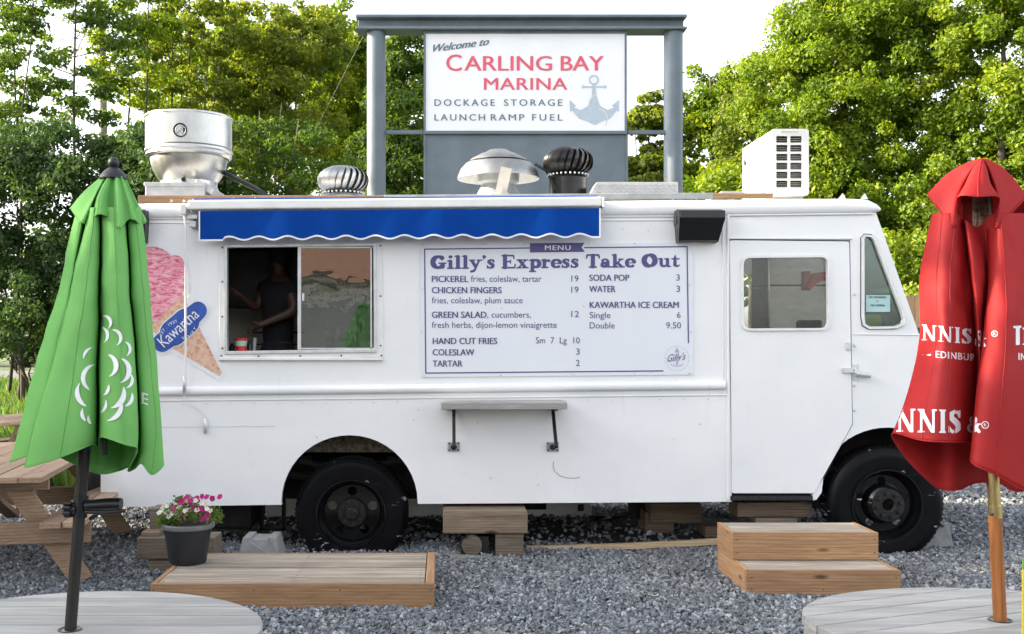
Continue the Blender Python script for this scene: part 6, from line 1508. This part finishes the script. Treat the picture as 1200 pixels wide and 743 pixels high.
m = MB(); m.tube([P(100, 600, YL-.035), P(125, 600.5, YL-.04), P(147, 598.5, YL-.04)], [2.2*k, 2.6*k, 2.2*k], 10); m.build('crank_arm', M['black'], GU, smooth=.7)
m = MB(); m.tube([P(106, 608, YL+.01), P(112, 604, YL), P(118, 598, YL)], 2.6*k, 8); m.build('housing_brace', M['black'], GU, smooth=True)
m = MB(); cc = P(80.5, 597, YL-.01); 
for q in range(7):
    a_ = 2*PI*q/7; m.tube([cc+Vector((-4.5*k, 7*k*math.cos(a_), 7*k*math.sin(a_))), cc+Vector((4*k, 7*k*math.cos(a_), 7*k*math.sin(a_)))], 2.6*k, 8)
m.tube([cc-Vector((4*k, 0, 0)), cc+Vector((9*k, 0, 0))], 6*k, 14); m.build('tilt_knob', M['black'], GU, smooth=.7)
m = MB(); m.tube([P(122.5, 505, YL-.1), P(123, 520, YL-.1), P(123, 533, YL-.1)], 3.2*k, 6); m.build('rib_end', M['bronze_pole'], GU, smooth=True)
m = MB()
for i in range(12):
    y0, y1 = 355+i*14, 355+(i+1)*14; 
    m.raw([P(117.4, y0, YL-.0), P(119, y0, YL-.0), P(118.6-.2*i/12, y1, YL-.0), P(116.6-.2*i/12, y1, YL-.0)], [(0, 1, 2, 3)])
m.v = [(x, y-.075-.045*(1.5-z_)*1.2, z_) for x, y, z_ in m.v]; m.build('tie_strap', M['lamp_blue'], GU)
# printed crescents and letters
def cres(x, y, r, a0, a1, w):
    g = SDF(); n = 10; pts = []
    for i in range(n+1):
        t_ = i/n; a = math.radians(a0+(a1-a0)*t_); pts.append((x+r*math.cos(a), -(y-r*math.sin(a)), max(.3, w*math.sin(PI*min(1, .06+t_*.97))**.8)))
    return g.st(*pts)
SP = lambda a, b: (60+a/3.093, 330+b/3.093)
for (x, y, r, a0, a1, w) in [(190, 150, 24, 85, -45, 2.2), (172, 195, 30, 60, -50, 2.2), (222, 205, 28, 80, -55, 2.3), (258, 245, 26, 60, -55, 2.0), (192, 305, 40, 60, -60, 3.2), (235, 322, 44, 55, -65, 3.3), (262, 355, 30, 30, -70, 2.2),
        (165, 350, 46, 100, 230, 3.0), (160, 280, 40, 110, 175, 1.8), (150, 400, 52, 150, 238, 3.2), (150, 475, 36, 160, 225, 2.4), (172, 380, 34, 5, -60, 2.2), (158, 440, 38, 10, -60, 2.0), (160, 495, 24, 160, 230, 2.0), (205, 400, 55, 10, -75, 3.6), (195, 445, 55, 5, -80, 3.2), (255, 415, 36, 10, -70, 2.4)]:
    cx_, cy_ = SP(x, y); am = (a0+a1)/2; hw = abs(a0-a1)/2*1.12; vs, fs = cres(cx_, cy_, r*1.08/3.093, am+hw, am-hw, w*.9).mesh(.8, dense=True)
    on_cloth(gb, [(p, -q) for p, q in vs], fs, M['white_print'], can, name='crescent_print', off=.004)
cloth_text(gb, 'L', 160.5, 165.8, 471, 474, 13.5, M['white_print'], can, .03); cloth_text(gb, 'E', 166, 173.5, 472.5, 475, 13.0, M['white_print'], can, .03)
# --- red umbrella
RU = thing('red_umbrella', 'closed red patio umbrella with white stencil lettering on an orange wooden pole', 'umbrella', (pr_.x, YR, ZR))
lev = (250, 320, 400, 460)
RL = [gl((1093, 1079, 1077, 1064), (1046, 508), (0, 0, 0, 0, 0)),
      gl((1104, 1098, 1096, 1088), (1080, 516), (-.06, -.08, -.11, -.13, -.135)),
      gl((1120, 1114, 1114, 1112), (1112, 518), (-.07, -.10, -.135, -.155, -.16)),
      gl((1128, 1134, 1138, 1139), (1139.5, 518), (-.03, -.04, -.055, -.06, -.06), 254),
      gl((1129, 1136, 1143, 1143), (1142, 520), (-.02, -.03, -.02, -.01, -.01), 256),
      gl((1132, 1140, 1147, 1146), (1144, 520), (-.07, -.105, -.09, -.05, -.03), 258),
      gl((1144, 1149, 1150, 1147), (1144, 521), (-.03, -.075, -.075, -.04, -.02), 266),
      gl((1155, 1158, 1152, 1146), (1143, 522), (-.02, -.035, -.035, -.02, -.0), 258),
      gl((1160, 1160, 1154, 1146), (1138, 541), (-.045, -.08, -.13, -.155, -.165), 252),
      gl((1172, 1178, 1178, 1174), (1168, 557), (-.075, -.12, -.165, -.19, -.19)),
      gl((1190, 1198, 1203, 1205), (1204, 575), (-.06, -.09, -.12, -.14, -.14)),
      gl((1204, 1213, 1218, 1222), (1226, 560), (-.02, -.03, -.04, -.04, -.04)),
      gl((1214, 1226, 1236, 1244), (1256, 530), (.0, .0, .0, .0, .0)),
      gl((1204, 1214, 1222, 1228), (1235, 560), (.08, .10, .12, .13, .13), 226),
      gl((1186, 1190, 1192, 1194), (1195, 576), (.10, .13, .15, .16, .15), 222),
      gl((1168, 1168, 1168, 1168), (1170, 566), (.07, .09, .11, .12, .12), 218),
      gl((1150, 1148, 1144, 1142), (1143, 566), (.10, .13, .15, .16, .11), 218),
      gl((1130, 1128, 1126, 1124), (1122, 574), (.07, .09, .10, .1, .03), 218),
      gl((1118, 1114, 1110, 1104), (1100, 572), (.09, .11, .12, .12, .03), 226),
      gl((1108, 1100, 1096, 1088), (1080, 556), (.07, .08, .09, .09, .02)),
      gl((1098, 1088, 1084, 1074), (1058, 532), (.05, .05, .05, .05, .02))]
V, Fc = cloth(RL, YR, 10, 6, 9, .0052); can2 = build_cloth(V, Fc, 'canopy', 'red_cloth', RU); stitch(can2, 'red_cloth', (1, 2, 9))
rb_ = BVHTree.FromPolygons([tuple(p) for p in V], Fc)
def rf(x0, xm, ym, hem, d, y0=186): return [(x0, y0, d*.12), (x0+(xm-x0)*.5, y0+(ym-y0)*.36, d*.5), (xm, ym, d*.85), (hem[0], hem[1], d)]
RH = [rf(1148, 1108, 206, (1087, 227), 0), rf(1149, 1114, 222, (1103, 249), -.05), rf(1149, 1122, 232, (1119, 266), -.085), rf(1150, 1127, 228, (1126, 259), -.03), rf(1150, 1133, 213, (1122, 231), -.125), rf(1150, 1146, 212, (1146, 230.5), -.15),
      rf(1151, 1159, 212, (1171, 231.5), -.125), rf(1152, 1163, 228, (1163, 256), -.03), rf(1153, 1170, 232, (1168, 266), -.085), rf(1154, 1176, 224, (1184, 251), -.05), rf(1155, 1186, 208, (1203, 229), 0),
      rf(1154, 1180, 208, (1190, 232), .07), rf(1152, 1166, 208, (1170, 234), .10), rf(1151, 1150, 208, (1146, 232), .11), rf(1150, 1132, 208, (1122, 232), .10), rf(1149, 1116, 208, (1100, 230), .06)]
RH = [[(x, y, d) for x, y, d in l] for l in RH]
V2, F2 = cloth(RH, YR, 5, 4, 15, .0008); fo = build_cloth(V2, F2, 'hood_flap', 'red_cloth', RU); stitch(fo, 'red_cloth', (5,))
m = MB(); a = P(1151, 187, YR); m.lathe([(0, .004), (.010, .0), (.016, -.008)], a, 'z', 16); m.build('hood_button', M['red_cloth'], RU, smooth=True)
k = W(1, YR)
m = MB(); m.tube([P(1172, 727, YR), P(1166, 604, YR)], 7.4*k, 24); m.build('pole', M['orange_wood'], RU, smooth=.7)
m = MB(); m.tube([P(1166.6, 606.5, YR), P(1161.5, 535, YR)], 7.0*k, 24); m.tube([P(1166.7, 606.8, YR), P(1166, 592, YR)], 7.6*k, 24); m.build('pole_ferrule', M['brass'], RU, smooth=.7)
m = MB(); a = P(1162.5, 603, YR-7.6*k); m.lathe([(.004, -.001), (0, -.002)], a, 'y', 10); m.build('screw', M['black'], RU)
m = MB(); m.tube([P(1163, 540, YR+.0), P(1158, 470, YR+.055), P(1150, 192, YR+.03)], 6*k, 18); m.build('upper_pole', M['crib'], RU, smooth=.7)  # pole and ribs coloured darker to stand in for shade inside the hood
for q in range(8):
    a_ = 2*PI*(q+.5)/8; m = MB(); o1 = Vector((math.cos(a_)*.016, math.sin(a_)*.016, 0)); o2 = Vector((math.cos(a_)*.055, math.sin(a_)*.045, 0)); m.tube([P(1150, 212, YR+.03)+o1, P(1152, 330, YR+.07)+o2*.35, P(1155, 500, YR+.08)+o2*.5], 3.2*k, 6); m.build('rib', M['crib'], RU, smooth=.7)
# lettering: stencil words cut by the folds
wp = M['white_print']
def cl1(x, y): return x < 1143
cloth_word(rb_, [stencil_glyph(c_) for c_ in 'NNIS'], 1079.5, 1140, 398.5, 403.5, 18.5, wp, can2, clip=lambda x, y: x < 1142)
cloth_word(rb_, [stencil_glyph('&')], 1141, 1157, 406, 406, 19, wp, can2, clip=lambda x, y: 1142 < x < 1160)
cloth_text(rb_, 'EDINBUR', 1096.5, 1143, 419, 423, 8.0, wp, can2, .03, clip=lambda x, y: x < 1144); 
g = SDF(); g.po((1078, -415.5), (1086, -415.8), (1091, -414.6), (1091, -416.9), (1086, -416.4)); vs, fs = g.mesh(.6, dense=True); on_cloth(rb_, [(x, -y) for x, y in vs], fs, wp, can2, name='dash_print')
cloth_word(rb_, [stencil_glyph(c_) for c_ in 'NNIS'], 1049.5, 1128, 506, 508, 27.5, wp, can2, clip=lambda x, y: x < 1143 and y > 470)
cloth_word(rb_, [stencil_glyph('&')], 1133, 1151, 507, 507, 20, wp, can2, clip=lambda x, y: x < 1152)
def regmark(x, y, r):
    g = SDF(); g.arc(x, -y, r, r, 0, 360, .45, 20); vs, fs = g.mesh(.5, dense=True); on_cloth(rb_, [(a, -b) for a, b in vs], fs, wp, can2, name='ring_print'); cloth_text(rb_, 'R', x-1.5, x+1.5, y+1.8, y+1.8, 3.6, wp, can2, .02)
regmark(1165.5, 391, 3.4); regmark(1154.5, 498, 4.0)
g = SDF(); g.po((1187.5, -382), (1197, -381.5), (1197, -384), (1195, -384.5), (1195, -404), (1190.5, -404.5), (1190.5, -384.5), (1187.5, -384.5)); vs, fs = g.mesh(.8, dense=True); on_cloth(rb_, [(x, -y) for x, y in vs], fs, wp, can2, name='letter')
cloth_word(rb_, [stencil_glyph('N')], 1197.5, 1216, 404, 405, 20, wp, can2)
cloth_text(rb_, 'IN', 1193.5, 1202, 421.5, 422.5, 8, wp, can2, .03)
# yellow strip at the right frame edge
YY = 2.2-D0; a, b = P(1198, 668, YY), P(1212, 760, YY)
t = thing('yellow_board', 'narrow upright yellow board edge with lime green top cut by the right frame edge', 'board', ((a.x+b.x)/2, YY, b.z))
m = MB(); m.box((a.x, YY, b.z-.3), (b.x, YY+.003, a.z)); m.build('board', M['yellow'], t, bevel=.002); a2 = P(1198.6, 655, YY); m = MB(); m.box((a2.x, YY+.0005, a.z+.001), (b.x, YY+.0025, a2.z)); m.build('board_cap', M['lime'], t)

# ------------------------------------------------------------------ the cook behind the window
YP = .72
def skin_body(name, mat, parent, joints, edges, sub=2, root=0):
    """joints: name -> (px, py, dy, radius m); one connected skeleton grown with a Skin modifier"""
    ids = {k: i for i, k in enumerate(joints)}; o0 = wloc(parent)
    pts = [P(x, y, YP+d)-o0 for x, y, d, r in joints.values()]
    me = bpy.data.meshes.new(name); me.from_pydata([tuple(p) for p in pts], [(ids[a], ids[b]) for a, b in edges], [])
    o = bpy.data.objects.new(name, me); COL.objects.link(o); o.parent = parent
    sk = o.modifiers.new('skin', 'SKIN'); sk.use_smooth_shade = True
    lay = me.skin_vertices[0].data if me.skin_vertices else None
    if lay is None:
        bm = bmesh.new(); bm.from_mesh(me); bm.verts.layers.skin.verify(); bm.to_mesh(me); bm.free(); lay = me.skin_vertices[0].data
    for i, (x, y, d, r) in enumerate(joints.values()):
        rr = r if hasattr(r, '__len__') else (r, r); lay[i].radius = rr; lay[i].use_root = (i == root)
    sm = o.modifiers.new('smooth', 'SUBSURF'); sm.levels = sub; sm.render_levels = sub
    me.materials.append(M[mat]); return o
PE = thing('person', 'cook in black shirt and navy apron reaching left inside the serving window', 'person', (P(325, 0, YP).x, YP, .70))
J = {'pelvis': (326, 428, 0, .135), 'waist': (326, 398, 0, .120), 'chest': (326, 358, 0, .135), 'upchest': (327, 338, 0, .125), 'neck': (328, 322, 0, .05), 'skull': (326, 309, -.005, .075), 'crown': (327, 299, .01, .07),
     'sh_r': (341, 336, -.10, .058), 'el_r': (346, 364, -.16, .045), 'wr_r': (309, 379, -.22, .028), 'palm_r': (301, 382, -.23, .026),
     'sh_l': (311, 336, .06, .058), 'el_l': (300, 362, -.02, .042), 'wr_l': (281, 345, -.14, .026), 'palm_l': (275, 343.5, -.16, .025),
     'hip_r': (333, 445, -.02, .10), 'knee_r': (335, 505, 0, .065), 'ank_r': (336, 560, .02, .042), 'hip_l': (318, 445, .04, .10), 'knee_l': (317, 505, .04, .065), 'ank_l': (316, 560, .06, .042)}
E = [('pelvis', 'waist'), ('waist', 'chest'), ('chest', 'upchest'), ('upchest', 'neck'), ('neck', 'skull'), ('skull', 'crown'), ('upchest', 'sh_r'), ('sh_r', 'el_r'), ('el_r', 'wr_r'), ('wr_r', 'palm_r'), ('upchest', 'sh_l'), ('sh_l', 'el_l'), ('el_l', 'wr_l'), ('wr_l', 'palm_l'),
     ('pelvis', 'hip_r'), ('hip_r', 'knee_r'), ('knee_r', 'ank_r'), ('pelvis', 'hip_l'), ('hip_l', 'knee_l'), ('knee_l', 'ank_l')]
def fingers(palm, x, y, d, dirx, diry, n):
    for i in range(4):
        b, q, w = f'{n}{i}a', f'{n}{i}b', f'{n}{i}c'; L = (1, 1.12, 1.05, .8)[i]
        J[b] = (x+dirx*3, y+diry*3-3+i*1.7, d-.005+.008*i, .0095); J[q] = (x+dirx*7*L, y+diry*7*L-3.4+i*2.0, d-.01+.012*i, .0085); J[w] = (x+dirx*9.5*L, y+diry*9.5*L-1.4+i*2.0, d-.02+.012*i, .0075)
        E.extend([(palm, b), (b, q), (q, w)])
    b, q = f'{n}ta', f'{n}tb'; J[b] = (x+1, y-5.0, d-.02, .010); J[q] = (x+dirx*5, y-6.0, d-.03, .0085); E.extend([(palm, b), (b, q)])
fingers('palm_l', 275, 344, -.16, -1, .05, 'l'); fingers('palm_r', 300, 383, -.23, -.75, .65, 'r')
body = skin_body('body', 'skin', PE, J, E, 2)
SJ = {'a': (326, 416, 0, .136), 'b': (326, 385, 0, .134), 'c': (326, 358, 0, .145), 'd': (327, 337, 0, .135), 'e': (328, 327, 0, .07), 'f': (342, 337, -.10, .068), 'g': (345, 350, -.135, .060), 'h': (310, 337, .06, .068), 'i': (305, 350, .03, .058)}
skin_body('shirt', 'shirt', PE, SJ, [('a', 'b'), ('b', 'c'), ('c', 'd'), ('d', 'e'), ('d', 'f'), ('f', 'g'), ('d', 'h'), ('h', 'i')], 2)
AJ = {'a': (325, 392, -.01, .138), 'b': (325, 420, -.01, .16), 'c': (326, 450, 0, .165), 'd': (333, 500, 0, .085), 'e': (335, 552, 0, .06), 'f': (317, 500, .04, .085), 'g': (316, 552, .05, .06)}
skin_body('trousers', 'trousers', PE, AJ, [('a', 'b'), ('b', 'c'), ('c', 'd'), ('d', 'e'), ('c', 'f'), ('f', 'g')], 2)
m = MB(); vs = []; fs = []
hc = P(327, 304, YP); 
m.lathe([(0, .115), (.05, .105), (.085, .07), (.095, .02), (.09, -.03), (.07, -.06), (.03, -.075)], hc+Vector((.015, .01, .01)), 'z', 20); m.build('hair', M['hair'], PE, smooth=True)
m = MB(); f_ = P(316, 309, YP); m.raw([f_+Vector((.012, 0, .03)), f_+Vector((-.022, 0, -.008)), f_+Vector((.012, -.014, -.012)), f_+Vector((.012, .014, -.012))], [(0, 1, 2), (0, 3, 1), (1, 3, 2), (0, 2, 3)]); m.build('nose', M['skin'], PE, smooth=True)
m = MB(); m.tube([P(299, 396, YP-.17), P(297, 413, YP-.18), P(296, 430, YP-.17)], [.012, .02, .03], 8); m.build('apron_edge', M['white_trim'], PE, smooth=True)
# cup, dark jars and snack bags by the window
zs = P(0, 413).z-.012; yc_ = .16
def cup(px, nm, label, cat):
    c = P(px, 0, yc_); t = thing(nm, label, cat, (c.x, yc_, zs)); z1, z2, z3 = P(0, 405.5, yc_).z, P(0, 399.5, yc_).z, P(0, 396.5, yc_).z
    m = MB(); m.lathe([(0, zs), (W(6, yc_), zs), (W(6.6, yc_), z1)], (c.x, yc_, 0), 'z', 24); m.build('cup_body', M['red_cup'], t, smooth=.6)
    m = MB(); m.lathe([(W(6.7, yc_), z1), (W(7.2, yc_), z2)], (c.x, yc_, 0), 'z', 24); m.build('cup_band', M['mint'], t, smooth=.6)
    m = MB(); m.lathe([(W(7.2, yc_), z2), (W(7.8, yc_), z3), (W(7.0, yc_), z3+.002), (W(6, yc_), zs+.01)], (c.x, yc_, 0), 'z', 24); m.build('cup_lip', M['red_cup'], t, smooth=.6)
cup(282.5, 'striped_cup', 'red cup with a mint band on the sill in the open window', 'cup')
for px, hh, lab in ((272, 12, 'small dark glass jar left of the striped cup in the window'), (293, 15, 'small dark wire holder right of the striped cup in the window')):
    c = P(px, 0, .2); m = MB(); h_ = W(hh, .2); m.lathe([(0, zs), (.02, zs), (.021, zs+h_*.7), (.012, zs+h_*.85), (.013, zs+h_), (0, zs+h_)], (c.x, .2, 0), 'z', 16); o = m.build('condiment_jar', M['black'], smooth=.6); tag(o, lab, 'jar')
for px, w_, h_, mt, lab in ((387, 12, 23, 'bag_red', 'dark red snack bag standing behind the closed window pane'), (399, 14, 24, 'bag_green', 'green snack bag behind the window pane next to the dark red bag'), (412, 14, 18, 'cream', 'pale snack bag behind the window pane, rightmost of the bags')):
    a, b = P(px-w_/2, 407-h_, .15), P(px+w_/2, 412, .15); m = MB(); n = 8; vs = []; fs = []
    for i in range(n+1):
        for j in range(n+1):
            u, v_ = i/n, j/n; bul = math.sin(PI*u)*math.sin(PI*v_); vs.append((a.x+(b.x-a.x)*u+.006*math.sin(v_*9), .15-.035*bul, b.z+.0+(a.z-b.z)*v_-.004*math.sin(u*11)*v_))
    for i in range(n):
        for j in range(n): k_ = i*(n+1)+j; fs.append((k_, k_+1, k_+n+2, k_+n+1))
    q = len(vs); vs2 = [(x, .30-y, z_) for x, y, z_ in vs]; m.raw(vs+vs2, fs+[tuple(q+i for i in f[::-1]) for f in fs]); o = m.build('snack_bag', M[mt], smooth=True); tag(o, lab, 'snack bag')
# ------------------------------------------------------------------ garage behind the photographer (seen only in the glass)
t = thing('garage', 'cream sided garage with brown roof standing across the lot, mirrored in the glass', 'building', (-3.2, -19, 0))
m = MB(); m.box((-11, -24, 0), (5, -18.5, 3.2)); m.build('wall', M['garage_wall'], t)
m = MB(); m.raw([(-11.6, -18, 3.1), (5.6, -18, 3.1), (5.6, -21.2, 5.2), (-11.6, -21.2, 5.2), (-11.6, -24.5, 3.1), (5.6, -24.5, 3.1)], [(0, 1, 2, 3), (3, 2, 5, 4), (0, 3, 4), (1, 5, 2), (0, 4, 5, 1)]); m.build('roof', M['garage_roof'], t)
for k in range(16):
    m = MB(); m.box((-11.02, -18.515, .15+k*.19), (5.02, -18.49, .15+k*.19+.018)); m.build('siding_lap', M['garage_dark'], t)
for x in (-9, -4.5, .2):
    m = MB(); m.box((x, -18.52, .05), (x+3.0, -18.46, 2.5)); m.build('door', M['vent_white' if x < 0 else 'garage_dark'], t)
